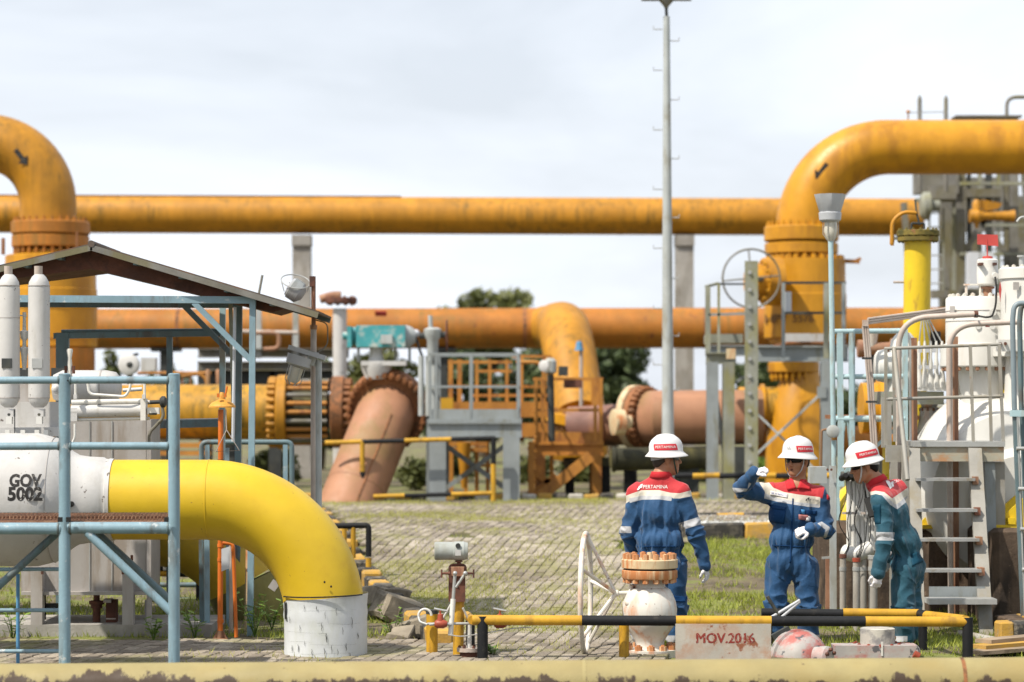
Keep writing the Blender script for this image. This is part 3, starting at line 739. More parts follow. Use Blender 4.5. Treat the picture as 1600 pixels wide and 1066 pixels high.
# --- the middle pipe with the salmon/yellow downward elbow
def mid_pipe():
    p0 = P(-500, 515, 56); p1 = P(1500, 512, 56); r = S(31.5, 56)
    t = thing('pipeline', 'rusty orange pipe crossing behind the valves at mid height', 'pipe', p0)
    MB().tube([p0.lerp(p1, i / 8) for i in range(9)], r, 40).build('pipe', m_or, t)
    for k in (.18, .39, .66, .80):
        c = p0.lerp(p1, k); MB().cyl(c - UX * .03, c + UX * .03, r * 1.01, 40).build('weld_seam', m_rustf, t)
    c = P(595, 490, 55.4); m = MB(); m.box(c, (S(18, 56), .02, S(9, 56)), Matrix.Rotation(.6, 3, 'X')); m.build('nameplate', m_flag, t)
    for x in (260, 690, 1370):
        b = G(x, 56); tp = P(x, 545, 56); s = thing('pipe_support', {260: 'grey post carrying the rusty mid pipe beside the white gauge', 690: 'grey post carrying the rusty mid pipe behind the railed stand', 1370: 'grey post carrying the rusty mid pipe beside the yellow flare pipe'}[x], 'pipe support', b, 'supports under the rusty mid pipe')
        MB().ibeam(b, tp, .2, .2).build('post', m_greyd, s); MB().box(tp + UZ * -.02, (.5, .4, .06)).build('saddle', m_greyd, s)
        MB().box(b + UZ * .03, (.4, .4, .06)).build('base_plate', m_greyd, s)
    # elbow
    c0 = P(884, 512, 56); e = thing('pipe_elbow', 'faded yellow pipe bending down off the rusty mid pipe behind the orange platform', 'pipe', c0)
    r2 = S(42, 52.5)
    m = MB(); m.tube([c0 + Vector((-.38, -.05, 0)), c0 + Vector((-.20, -.25, .02))] , r * 1.06, 36); m.build('branch_collar', m_oy, e)
    pth = [c0 + Vector((-.25, -.15, .02))] + arc(P(893, 560, 53.2) , Vector((0, 1, 0)), UZ, .62, 80, -2, 1)[:0]
    a = P(884, 520, 53.6); b = P(897, 585, 52.4); cc = P(905, 655, 52.0)
    pts = [c0 + Vector((-.12, -.1, 0)), c0.lerp(a, .5) + UZ * .03, a, a.lerp(b, .5) + Vector((0, -.03, 0)), b, cc]
    pts2 = bend([c0 + Vector((-.15, 0, 0)), a + Vector((0, .2, .10)), cc], .9, 10)
    MB().tube(pts2, r2, 36).build('pipe', m_oy, e)
    pipe_disc(MB(), cc, UZ + Vector((.15, -.1, 0)), r2 * 1.35, .18).build('flange', m_oyv, e)
    bolts(e, 'bolt', cc, UZ + Vector((.15, -.1, 0)), r2 * 1.2, 18, .03, .34, m_bolt)
    body = MB(); body.lathe(cc - UZ * .1, (-.1, 0, -1), [(0, r2), (.15, r2 * 1.1), (.4, r2 * 1.15), (.6, r2 * .9)], 32); body.build('valve_body', m_oyv, e)
    MB().tube([P(908, 540, 51), P(908, 640, 51)], .03, 8).build('drain_tube', m_tan, e)
    MB().lathe(P(905, 548, 51), UZ, [(0, .075), (.05, .06), (.14, .045), (.15, .02)], 12).build('cap', m_blub, e)
mid_pipe()
# --- tall amber gas valves with elbows
def gas_valve_left():
    d = 50; c = P(75, 470, d)
    t = thing('gas_valve', 'amber gas valve with an elbow pipe leaving the picture above the canopy', 'valve', G(75, d), 'tall amber gas valves')
    r = S(44, d); R_ = S(98, d)
    cen = P(-23, 320, d)
    pts = [P(-900, 222, d)] + arc(cen, UX, UZ, R_, 90, 0, 16) + [P(75, 352, d)]
    MB().tube(pts, r, 40).build('elbow_pipe', m_oy, t)
    f = P(79, 357, d); fr = S(61, d)
    pipe_disc(MB(), f, UZ, fr, S(20, d)).build('flange', m_or, t)
    f2 = P(79, 378, d); pipe_disc(MB(), f2, UZ, fr * .985, S(19, d)).build('flange', m_or, t)
    bolts(t, 'bolt', f, UZ, fr * .90, 28, S(2.8, d), S(30, d), m_or, off=S(2, d))
    bolts(t, 'bolt', f2, UZ, fr * .90, 28, S(2.8, d), S(34, d), m_or, off=-S(6, d))
    m = MB(); m.lathe(P(79, 392, d), -UZ, [(0, S(52, d)), (S(6, d), S(52, d)), (S(7, d), S(66, d)), (S(9, d), S(70, d)), (S(60, d), S(71, d)), (S(61, d), S(72, d)), (S(120, d), S(72, d)), (S(150, d), S(72, d)), (S(152, d), S(66, d)), (S(205, d), S(66, d))], 44)
    m.build('valve_body', m_oyv, t)
    m = MB(); m.lathe(P(95, 544, d - .8), -UZ, [(0, S(52, d)), (S(50, d), S(52, d)), (S(240, d), S(50, d))], 36); m.build('lower_body', m_or, t)
    for y in (480, 528): MB().cyl(P(79, y, d), P(79, y + 3, d), S(73, d), 44).build('seam', m_oyv, t)
    tm = ARROW
    def fn(u, v):
        a = math.radians(58); ln = .30; uu = u * ln; vv = v * ln
        x = 42 + 0; P0 = P(42, 250, d)
        q = P0 + (Vector((.62, 0, -.78)) * uu + Vector((.78, 0, .62)) * vv)
        return q + UY * (-r * 1.025)
    lettering(t, tm, fn, m_ink, 'flow_arrow')
    m = MB(); m.bar(P(5, 372, d - 2), P(5, 398, d - 2), .05, .05); m.bar(P(120, 362, d - 2), P(120, 392, d - 2), .03, .03); m.build('bracket', m_rustf, t)
gas_valve_left()
def gas_valve_right():
    d = 50
    t = thing('gas_valve', 'amber gas valve with handwheel standing inside the lichen covered platform', 'valve', G(1257, d), 'tall amber gas valves')
    r = S(44, d); cen = P(1388, 361, d); R_ = S(131, d)
    pts = [P(1257, 366, d)] + arc(cen, -UX, UZ, R_, 0, 90, 18) + [P(2500, 230, d)]
    MB().tube(pts, [r * 1.02] * 10 + [r * (1.02 - .006 * i) for i in range(len(pts) - 10)], 44).build('elbow_pipe', m_oyv, t)
    f1 = P(1252, 366, d); fr = S(58, d)
    pipe_disc(MB(), f1, UZ, fr, S(23, d)).build('flange', m_oyv, t)
    f2 = P(1252, 389, d); pipe_disc(MB(), f2, UZ, fr * .985, S(17, d)).build('flange', m_oyv, t)
    bolts(t, 'bolt', f1, UZ, fr * .90, 28, S(3, d), S(32, d), m_oyv, off=S(4, d))
    bolts(t, 'bolt', f2, UZ, fr * .90, 28, S(3, d), S(30, d), m_oyv, off=-S(6, d))
    m = MB(); m.lathe(P(1258, 400, d), -UZ, [(0, S(50, d)), (S(5, d), S(52, d)), (S(6, d), S(62, d)), (S(60, d), S(63, d)), (S(61, d), S(64, d)), (S(128, d), S(64, d)), (S(130, d), S(56, d)), (S(136, d), S(56, d))], 44)
    m.build('valve_body', m_oyv, t)
    bolts(t, 'bolt', P(1258, 404, d), UZ, S(57, d), 26, S(4, d), S(9, d), m_oyv)
    m = MB(); m.bar(P(1318, 408, d), P(1343, 409, d), .08, .06); m.bar(P(1334, 409, d), P(1345, 404, d), .06, .05); m.build('lifting_lug', m_org, t)
    m = MB(); m.lathe(P(1216, 440, d - 1.0), Vector((-1, -.25, 0)), [(0, S(38, d)), (S(24, d), S(36, d)), (S(26, d), S(26, d)), (S(48, d), S(24, d))], 28); m.build('gear_box', m_oyv, t)
    bolts(t, 'bolt', P(1190, 440, d - 1.2), Vector((-1, -.25, 0)), S(30, d), 12, S(3, d), S(6, d), m_oyv)
    hc = P(1174, 435, d - 1.8)
    hw = MB(); hw.ring(hc, (.12, -1, 0), S(44, d), S(1.6, d), 48, 8); hw.build('handwheel', m_tow, t)
    m = MB()
    for k in range(4):
        an = k * math.pi / 2 + .1; m.tube([hc, hc + Vector((math.cos(an), .12 * math.cos(an), math.sin(an))) * S(44, d)], S(1.2, d), 6)
    m.cyl(hc + UY * -.05, hc + Vector((.2, .35, 0)), S(4, d), 10); m.build('handwheel_spokes', m_tow, t)
    tm = text_mesh('HPV  5578', S(18, d), .004, .9)
    def fn(u, v):
        q = P(1228, 500, d); x = q.x + u; rr = S(66.5, d); cx = P(1258, 0, d).x; dx = max(-rr, min(rr, x - cx))
        return Vector((x, d * K - math.sqrt(rr * rr - dx * dx) - .004, q.z + v))
    lettering(t, tm, fn, m_inkb)
    def fa(u, v):
        a = P(1278, 272, d); s = .30
        q = a + Vector((-.60, 0, -.80)) * u * s + Vector((-.80, 0, .60)) * v * s
        return q - UY * (r * 1.0)
    lettering(t, ARROW, fa, m_ink, 'flow_arrow')
    # below the platform
    f3 = P(1240, 574, d); pipe_disc(MB(), f3, UZ, S(40, d), S(16, d)).build('flange', m_oyv, t)
    bolts(t, 'bolt', f3, UZ, S(34, d), 22, S(3, d), S(34, d), m_oyv, off=-S(4, d))
    m = MB(); m.lathe(P(1250, 580, d), -UZ, [(0, S(30, d)), (S(18, d), S(32, d)), (S(50, d), S(52, d)), (S(120, d), S(54, d)), (S(230, d), S(54, d))], 36); m.build('tee_body', m_oyv, t)
    m = MB(); m.tube([P(1250, 636, d), P(1192, 636, d)], S(31, d), 32); m.build('branch_pipe', m_oy_str, t)
    m = MB(); m.lathe(P(1194, 636, d), -UX, [(0, S(36, d)), (S(6, d), S(36, d)), (S(7, d), S(31, d)), (S(40, d), S(31, d))], 32); m.build('reducer', m_oyv, t)
    m = MB(); m.tube([P(1180, 690, d + .5), P(1420, 690, d + .5)], S(24, d), 28); m.build('lower_pipe', m_or, t)
gas_valve_right()
# --- grey pressure pipe with studded flange pair
def stud_valve():
    d = 48; y = 644
    t = thing('flanged_pipe', 'amber streaked pipe with a studded flange pair behind the canopy posts', 'pipe', G(400, d))
    MB().tube([P(20, y, d), P(428, y, d)], S(43, d), 40).build('pipe', m_oy_str, t)
    for x, w_, rr, mt in ((437, 16, 58, m_oy), (524, 20, 56, m_rustf)):
        pipe_disc(MB(), P(x + 5, y, d), UX, S(rr, d), S(w_, d)).build('flange', mt, t)
        bolts(t, 'nut', P(x + 5, y, d), UX, S(rr - 7, d), 26, S(5.2, d), S(14, d), mt, off=S(-15 if x < 480 else 15, d), keep=lambda q: q.y < .25)
    m = MB(); m.lathe(P(450, y, d), UX, [(0, S(40, d)), (S(62, d), S(38, d))], 36); m.build('spacer_barrel', m_olive, t)
    a = MB(); me = None
    m = MB(); m.cyl(P(450, y, d), P(514, y, d), S(3.4, d), 8)
    base = m.mesh('stud', m_org, P(450, y, d))
    base2 = m.mesh('stud', m_tow, P(450, y, d))
    for i in range(22):
        an = math.pi * 2 * i / 22; q = P(450, y, d) + Vector((0, math.cos(an), math.sin(an))) * S(49, d)
        if math.cos(an) > .3: continue
        o = bpy.data.objects.new('stud', base if i % 3 else base2); COL.objects.link(o); o.parent = t; o.location = q - ORG[t]
    MB().tube([P(534, y, d), P(600, y, d)], S(42, d), 36).build('pipe', m_oy_str, t)
    for x in (180, 360):
        b = G(x, d); m = MB(); m.bar(b, P(x, 690, d), .3, .3); m.build('support_leg', m_greyd, t)
    # salmon elbow leaving the valve
    d2 = 46.4; c = P(606, 640, d2)
    e = thing('pipe_elbow', 'faded salmon pipe slanting down out of a bolted ring flange', 'pipe', c)
    ax = Vector((-.10, -1, -.26)).normalized()
    m = MB(); pipe_disc(m, c, ax, S(64, d2), S(20, d2)); m.build('ring_flange', m_rustf, e)
    bolts(e, 'nut', c, ax, S(59, d2), 34, S(5.2, d2), S(30, d2), m_rustf, off=S(10, d2))
    end = G(531, 45.0, -.35); k = P(612, 652, 45.3); start = c + ax * .05
    pts = bend([start - ax * .3, c + ax * .12 + Vector((-.02, 0, -.06)), end], .8, 12)
    MB().tube(pts, [S(46.5, d2)] * len(pts), 40).build('pipe', m_sal, e)
    mid = pts[-1].lerp(pts[-2], .38); tdir = (pts[-1] - pts[-2]).normalized()
    MB().cyl(mid - tdir * .012, mid + tdir * .012, S(47, d2), 40).build('weld_seam', m_sal, e)
    a, b = pts[-2] + Vector((.0, -.02, 0)), pts[-1]
    # seam line along the slanting pipe
    nrm = (Vector((0, -1, 0)) - tdir * Vector((0, -1, 0)).dot(tdir)).normalized(); sd = tdir.cross(nrm); off = (nrm * .97 - sd * .22).normalized() * S(46.5, d2)
    MB().tube([pts[-2] + off, pts[-1] + off], .012, 5).build('long_seam', m_rustf, e)
    # white stand pipe, teal actuator
    s = thing('stand_pipe', 'white stand pipe with a rusty flange cap beside the teal actuator', 'pipe', G(531, 50))
    MB().cyl(P(531, 482, 50), G(531, 50), S(11, 50), 20).build('pipe', m_whd, s)
    pipe_disc(MB(), P(533, 470, 50), UZ, S(25, 50), S(9, 50)).build('flange', m_rust, s)
    bolts(s, 'bolt', P(533, 470, 50), UZ, S(20, 50), 10, S(2.5, 50), S(15, 50), m_rustf)
    MB().tube(bend([P(500, 468, 50), P(520, 462, 50), P(533, 462, 50)], .1), S(7, 50), 12).build('bypass_pipe', m_rstrip, s)
    q = thing('actuator', 'teal chipped gearbox actuator on a white yoke above the salmon elbow', 'actuator', P(596, 525, 46.2))
    d3 = 46.2
    m = MB(); m.box(P(596, 526, d3), (S(76, d3), .5, S(34, d3))); bx = m.build('housing', m_teal, q)
    m = MB(); m.box(P(547, 527, d3), (S(7, d3), .42, S(33, d3))); m.lathe(P(556, 526, d3), -UX, [(0, S(15, d3)), (S(8, d3), S(14, d3))], 16); m.build('end_plate', m_teal, q)
    MB().lathe(P(544, 525, d3), -UX, [(0, S(6, d3)), (S(8, d3), S(6, d3)), (S(9, d3), S(3, d3))], 12).build('end_knob', m_teal, q)
    MB().lathe(P(634, 526, d3), UX, [(0, S(18, d3)), (S(8, d3), S(16, d3)), (S(16, d3), S(9, d3))], 18).build('motor_cone', m_greyl, q)
    MB().sphere(P(650, 521, d3), S(6, d3), 12, 8).build('motor_cap', m_pale, q)
    MB().box(P(604, 530, d3 - .35), (S(18, d3), .04, S(14, d3))).build('data_plate', m_greyl, q)
    for x in (560, 618, 640): MB().cyl(P(x, 540, d3), P(x, 566, d3), S(2.2, d3), 8).build('yoke_leg', m_greyl, q)
    MB().box(P(600, 568, d3), (S(70, d3), .4, S(7, d3))).build('yoke_plate', m_whd, q)
    MB().lathe(P(588, 543, d3), -UZ, [(0, S(11, d3)), (S(8, d3), S(9, d3)), (S(22, d3), S(13, d3)), (S(24, d3), S(24, d3)), (S(32, d3), S(24, d3)), (S(50, d3), S(17, d3))], 20).build('stem_housing', m_whd, q)
    bolts(q, 'bolt', P(588, 570, d3), UZ, S(21, d3), 12, S(2.6, d3), S(9, d3), m_whd)
    MB().tube(bend([P(650, 527, d3), P(655, 545, d3 - .1), P(661, 560, d3)], .1), S(2, d3), 6).build('cable', m_rub, q)
    v = thing('motor_head', 'pale grey motor head on a grey post beside the teal actuator', 'actuator', P(676, 520, 45.6))
    d4 = 45.6
    MB().lathe(P(676, 512, d4), -UZ, [(0, S(8, d4)), (S(3, d4), S(14, d4)), (S(14, d4), S(13, d4)), (S(20, d4), S(9, d4)), (S(52, d4), S(8, d4))], 18).build('housing', m_greyl, v)
    MB().cyl(P(672, 493, d4), P(673, 513, d4), S(3.5, d4), 10).build('stem', m_greyl, v)
    MB().cyl(P(655, 525, d4), P(697, 523, d4), S(5, d4), 10).build('shaft', m_greyd, v)
    MB().ring(P(698, 525, d4), UX, S(24, d4), S(1.4, d4), 28, 6).build('handwheel', m_rust, v)
    for x in (658, 669, 678): MB().cyl(P(x, 556, d4), P(x, 650, d4), S(4.5, d4), 10).build('post', m_greyl, v)
    MB().bar(P(672, 556, d4), P(672, 785, d4 + .3), S(12, d4), S(10, d4)).build('column', m_grey, v)
stud_valve()
# --- the grey railed stand
def stand(label, d, x0, x1, yt, yd, ybeam, mt, depth, posts, braces=True, midrails=1, group=None, name='platform', leg=12, rail=3.0, floor=None):
    b = G((x0 + x1) / 2, d); t = thing(name, label, 'platform', b, group)
    D = depth / K
    def bx(nm, p, q, w_, h_): MB().bar(p, q, w_, h_).build(nm, mt, t)
    zs = [(x0, d), (x1, d), (x0, d + D), (x1, d + D)]
    rw = S(rail, d)
    for k in range(midrails + 1):
        y = yt + (yd - yt) * k / (midrails + 1)
        z = P(0, y, d).z
        def at(x, dd): q = P(x, y, dd); X = P(x, y, d).x; return Vector((X, dd * K, z))
        for (xa, da), (xb, db) in ((zs[0], zs[1]), (zs[2], zs[3]), (zs[0], zs[2]), (zs[1], zs[3])):
            bx('rail', at(xa, da), at(xb, db), rw, rw)
    zt = P(0, yt, d).z; zd = P(0, yd, d).z
    for x in posts:
        for dd in (d, d + D):
            X = P(x, 0, d).x; bx('rail_post', Vector((X, dd * K, zd)), Vector((X, dd * K, zt)), rw * 1.15, rw * 1.15)
    n = max(1, int(depth / .35))
    for i in range(1, n):
        for x in (x1,):
            X = P(x, 0, d).x; yy = (d + D * i / n) * K; bx('rail_post', Vector((X, yy, zd)), Vector((X, yy, zt)), rw, rw)
    zb = P(0, ybeam, d).z; X0 = P(x0, 0, d).x; X1 = P(x1, 0, d).x
    MB().box(((X0 + X1) / 2, (d + D / 2) * K, (zd + zb) / 2 + (zd - zb) * .42), (X1 - X0 + .06, depth + .06, (zd - zb) * .16)).build('deck', mt, t)
    for dd in (d, d + D):
        MB().ibeam(Vector((X0 - .03, dd * K, (zd * .42 + zb * .58))), Vector((X1 + .03, dd * K, (zd * .42 + zb * .58))), .10, (zd - zb) * .82).build('beam', mt, t)
        m = MB()
        lw = S(leg, d)
        for X in (X0 + lw, X1 - lw):
            g = gz(X, dd * K); MB().ibeam(Vector((X, dd * K, g)), Vector((X, dd * K, zb + .01)), lw * 2, lw * 1.6).build('leg', mt, t)
            MB().box((X, dd * K, g + .015), (lw * 2.6, lw * 2.6, .03)).build('base_plate', mt, t)
    if braces:
        g = gz(X0, d * K); dm = (d + D * .5) * K
        bx('brace', Vector((X0 + .15, dm, g + .15)), Vector((X1 - .15, dm, zb - .08)), .07, .07)
        bx('brace', Vector((X1 - .15, dm + .08, g + .15)), Vector((X0 + .15, dm + .08, zb - .08)), .07, .07)
    m = MB(); m.box(((X0 + X1) / 2, d * K, zd + .07), (X1 - X0, .012, .14)); m.build('toe_board', mt, t)
    return t
stand('grey steel stand with railed top beside the salmon elbow', 45.4, 671, 812, 553, 655, 684, m_grey, 1.5, (673, 682, 735, 809), True, 1, leg=13)
stand('orange railed platform with a sloping stair brace', 47.6, 836, 940, 592, 690, 712, m_org, 1.0, (838, 848, 930, 939), False, 1, leg=8, rail=4.5)
def orange_extra():
    t = thing('stair', 'orange steel stair running down from the orange railed platform', 'stair', G(870, 47.2))
    d = 47.0
    for dd in (d, d + .9):
        MB().bar(P(924, 712, dd), P(842, 778, dd), .07, .16).build('stringer', m_org, t)
    for k in range(5):
        a = P(924, 716, d).lerp(P(842, 780, d), (k + .5) / 5); MB().box(a + Vector((0, .36, .03)), (.16, .7, .03)).build('tread', m_org, t)
    MB().bar(P(830, 690, d), P(830, 780, d), .09, .09).build('post', m_org, t)
    MB().bar(P(834, 738, d + .4), P(870, 762, d + .4), .06, .08).build('brace', m_org, t)
    MB().bar(P(836, 768, d + .4), P(868, 742, d + .4), .06, .08).build('brace', m_org, t)
    for k in range(6): MB().cyl(P(824, 684 + k * 17, d), P(838, 684 + k * 17, d), .02, 6).build('rung', m_org, t)
    s = thing('platform', 'orange pipe framed platform partly hidden behind the grey railed stand', 'platform', G(760, 50))
    d = 49.6
    for x in (704, 718, 745, 765, 792, 815, 850): MB().bar(P(x, 562 if x < 800 else 556, d), P(x, 690, d), S(7 if x < 730 else 5, d), S(5, d)).build('post', m_org, s)
    for x0, x1, y in ((700, 800, 566), (800, 862, 557), (742, 800, 580), (700, 860, 604), (736, 860, 618), (742, 770, 632)): MB().bar(P(x0, y, d), P(x1, y, d), S(4.5, d), S(4.5, d)).build('rail', m_org, s)
    MB().tube(bend([P(806, 566, d - .2), P(842, 566, d - .2), P(850, 580, d - .2), P(850, 620, d - .2)], .15), S(3, d), 8).build('guard_tube', m_org, s)
    for y, h in ((640, 24), (672, 22)): MB().box(P(780, y, d), (S(170, d), .5, S(h, d))).build('deck_beam', m_org, s)
    MB().box(P(697, 632, d - .6), (S(22, d), .3, S(20, d))).build('junction_box', m_by, s)
    for x in (705, 728, 745, 762, 845, 862): MB().bar(P(x, 690, d + .2), G(x, d + .2), S(6, d), S(6, d)).build('leg', m_org, s)
    MB().lathe(P(725, 692, d - .8), -UZ, [(0, S(11, d)), (S(14, d), S(10, d)), (S(70, d), S(4, d))], 16).build('drip_cone', m_oy, s)
    for y in (694, 703): MB().bar(P(698, y, d - .6), P(762, y, d - .6), S(8, d), S(7, d)).build('cross_beam', m_org, s)
    MB().bar(P(740, 728, d), P(770, 728, d), S(4, d), S(4, d)).build('cross_beam', m_org, s)
    g = thing('gauge', 'round white gauge head on a dark post above the orange platform', 'gauge', P(856, 570, 47.2))
    MB().lathe(P(852, 572, 46.8), Vector((-.6, -1, 0)), [(0, .075), (.05, .085), (.06, .07)], 18).build('dial', m_whd, g)
    MB().lathe(P(860, 572, 47.0), UZ * -1, [(-.12, .04), (-.07, .09), (.09, .09), (.12, .04)], 18).build('housing', m_greyl, g)
    MB().cyl(P(860, 585, 47.0), P(862, 690, 47.0), .05, 10).build('post', m_greyd, g)
    MB().box(P(880, 580, 47.0), (S(15, 47), .1, S(15, 47))).build('name_plate', m_greyd, g)
    MB().box(P(895, 600, 47.2), (S(28, 47), .25, S(13, 47))).build('valve_block', m_rust, g)
orange_extra()
# --- salmon horizontal pipe with ring flange
m_mauve = mat('dull_mauve_pipe', (.22, .12, .10), .65, dirt=(.30, .16, .08), dirt_amt=.4, dirt_scale=(3, 3, 1), var=.15)
def salmon_pipe():
    d = 47.4; t = thing('flanged_pipe', 'salmon horizontal pipe ending at a cream bolted ring flange behind the grey pole', 'pipe', G(1080, d))
    MB().tube([P(998, 653, d + .9), P(1030, 653, d + .2), P(1190, 652, d + .2)], S(43, d), 40).build('pipe', m_sal, t)
    c = P(1004, 652, d + .6); ax = Vector((.80, -.60, .0)).normalized()
    pipe_disc(MB(), c - ax * .12, ax, S(51, d), S(12, d)).build('ring_flange', m_cream, t)
    pipe_disc(MB(), c, ax, S(50, d), S(10, d)).build('ring_flange', m_rustf, t)
    bolts(t, 'nut', c + ax * .07, ax, S(45, d), 28, S(5, d), S(14, d), m_rustf)
    MB().tube([P(890, 668, d + 1.4), P(1000, 662, d + 1.1)], S(33, d), 32).build('pipe', m_mauve, t)
    m = MB(); m.lathe(P(985, 660, d - 1), Vector((-1, -.3, 0)), [(0, S(10, d)), (S(10, d), S(12, d)), (S(12, d), S(20, d)), (S(28, d), S(20, d)), (S(30, d), S(12, d))], 18); m.build('plug', m_cream, t)
    MB().cyl(P(1165, 610, d), P(1165, 700, d), .02, 6).build('tie_rod', m_galv, t)
    for x in (1075, 1150):
        MB().bar(G(x, d), P(x, 698, d), .3, .3).build('support_leg', m_greyd, t)
    o = thing('pipe_stub', 'dark olive pipe lying low under the salmon pipe', 'pipe', P(1030, 718, 46.8))
    MB().tube([P(958, 718, 46.8), P(1110, 715, 47.4)], S(18, 47), 28).build('pipe', m_olive, o)
    MB().cyl(P(956, 718, 46.8), P(962, 718, 46.8), S(20, 47), 28).build('end_ring', m_olive, o)
    s = thing('pipe_support', 'black steel support frame under the dark olive pipe', 'pipe support', G(930, 47.6))
    for x, w_ in ((890, 14), (940, 26), (985, 20)): MB().bar(G(x, 48), P(x, 715, 48), S(w_, 48), .25).build('leg', m_blk, s)
    MB().bar(P(880, 722, 48), P(1000, 722, 48), .3, .12).build('cross_beam', m_olive, s)
salmon_pipe()
# --- lichen covered platform round the amber valve
def lichen_platform():
    d = 45.2; t = thing('platform', 'lichen covered steel platform with cross braces and a tall bolted post', 'platform', G(1200, d))
    for x, yt_, w_, mt in ((1113, 566, 18, m_grey), (1138, 566, 18, m_lich), (1290, 566, 16, m_grey)):
        MB().ibeam(G(x, d), P(x, yt_, d), S(w_, d), S(w_, d)).build('leg', mt, t)
    m = MB(); m.bar(P(1174, 408, d - .7), G(1174, d - .7), S(20, d), .06); m.build('tall_post', m_lich, t)
    for k in range(13): MB().cyl(P(1171, 426 + k * 27, d - .7) - UY * .06, P(1171, 426 + k * 27, d - .7) - UY * .03, S(3, d), 8).build('bolt', m_galv, t)
    MB().ibeam(P(1183, 553, d), P(1325, 553, d), .14, S(25, d)).build('beam', m_grey, t)
    MB().ibeam(P(1103, 560, d), P(1150, 560, d), .14, S(18, d)).build('beam', m_lich, t)
    MB().ibeam(P(1103, 548, d + 3), P(1325, 548, d + 3), .14, S(18, d)).build('beam', m_grey, t)
    MB().box(P(1262, 530, d + 1.2), (S(76, d), .05, S(18, d))).build('toe_board', m_greyl, t)
    MB().box(P(1270, 538, d + 1.3), (S(105, d), 2.0, .03)).build('deck', m_rustf, t)
    MB().box(P(1130, 530, d + 1.0), (S(55, d), .8, S(14, d))).build('bearing_block', m_lich, t)
    MB().box(P(1142, 553, d - .4), (S(13, d), .15, S(16, d))).build('cap_block', m_cream, t)
    for x in (1106, 1123): MB().bar(P(x, 556, d), P(x, 448 if x < 1110 else 444, d), S(8 if x < 1110 else 4, d), S(4, d)).build('rail_post', m_lich, t)
    MB().bar(P(1103, 448, d), P(1122, 443, d + .6), S(4, d), S(4, d)).build('rail', m_lich, t)
    MB().bar(P(1122, 444, d + .6), P(1172, 444, d + .6), S(3, d), S(3, d)).build('rail', m_greyd, t)
    MB().bar(P(1107, 492, d), P(1172, 490, d), S(4, d), S(4, d)).build('rail', m_grey, t)
    for x in (1224, 1291, 1318): MB().bar(P(x, 442, d - .3), P(x, 560, d - .3), S(5 if x != 1291 else 8, d), S(5, d)).build('rail_post', m_lich if x == 1291 else m_grey, t)
    for y in (442, 489): MB().bar(P(1222, y, d - .3), P(1322, y, d - .3), S(4, d), S(4, d)).build('rail', m_greyd, t)
    MB().box(P(1231, 473, d - .2), (S(11, d), .02, S(34, d))).build('notice_plate', m_pale, t)
    MB().bar(P(1176, 640, d), P(1285, 745, d), S(8, d), .03).build('brace', m_greyl, t)
    MB().bar(P(1286, 612, d - .06), P(1180, 712, d - .06), S(9, d), .03).build('brace', m_greyl, t)
    MB().box(P(1284, 613, d - .1), (S(14, d), .03, S(18, d))).build('gusset', m_grey, t)
    MB().bar(P(1110, 566, d + .3), P(1134, 720, d + .3), S(7, d), .05).build('brace', m_greyl, t)
    MB().bar(P(1130, 608, d + .4), P(1180, 580, d + .4), S(6, d), .04).build('brace', m_grey, t)
    for x in (1113, 1138, 1174, 1290): MB().box(G(x, d, .02), (.34, .34, .04)).build('base_plate', m_greyl, t)
lichen_platform()
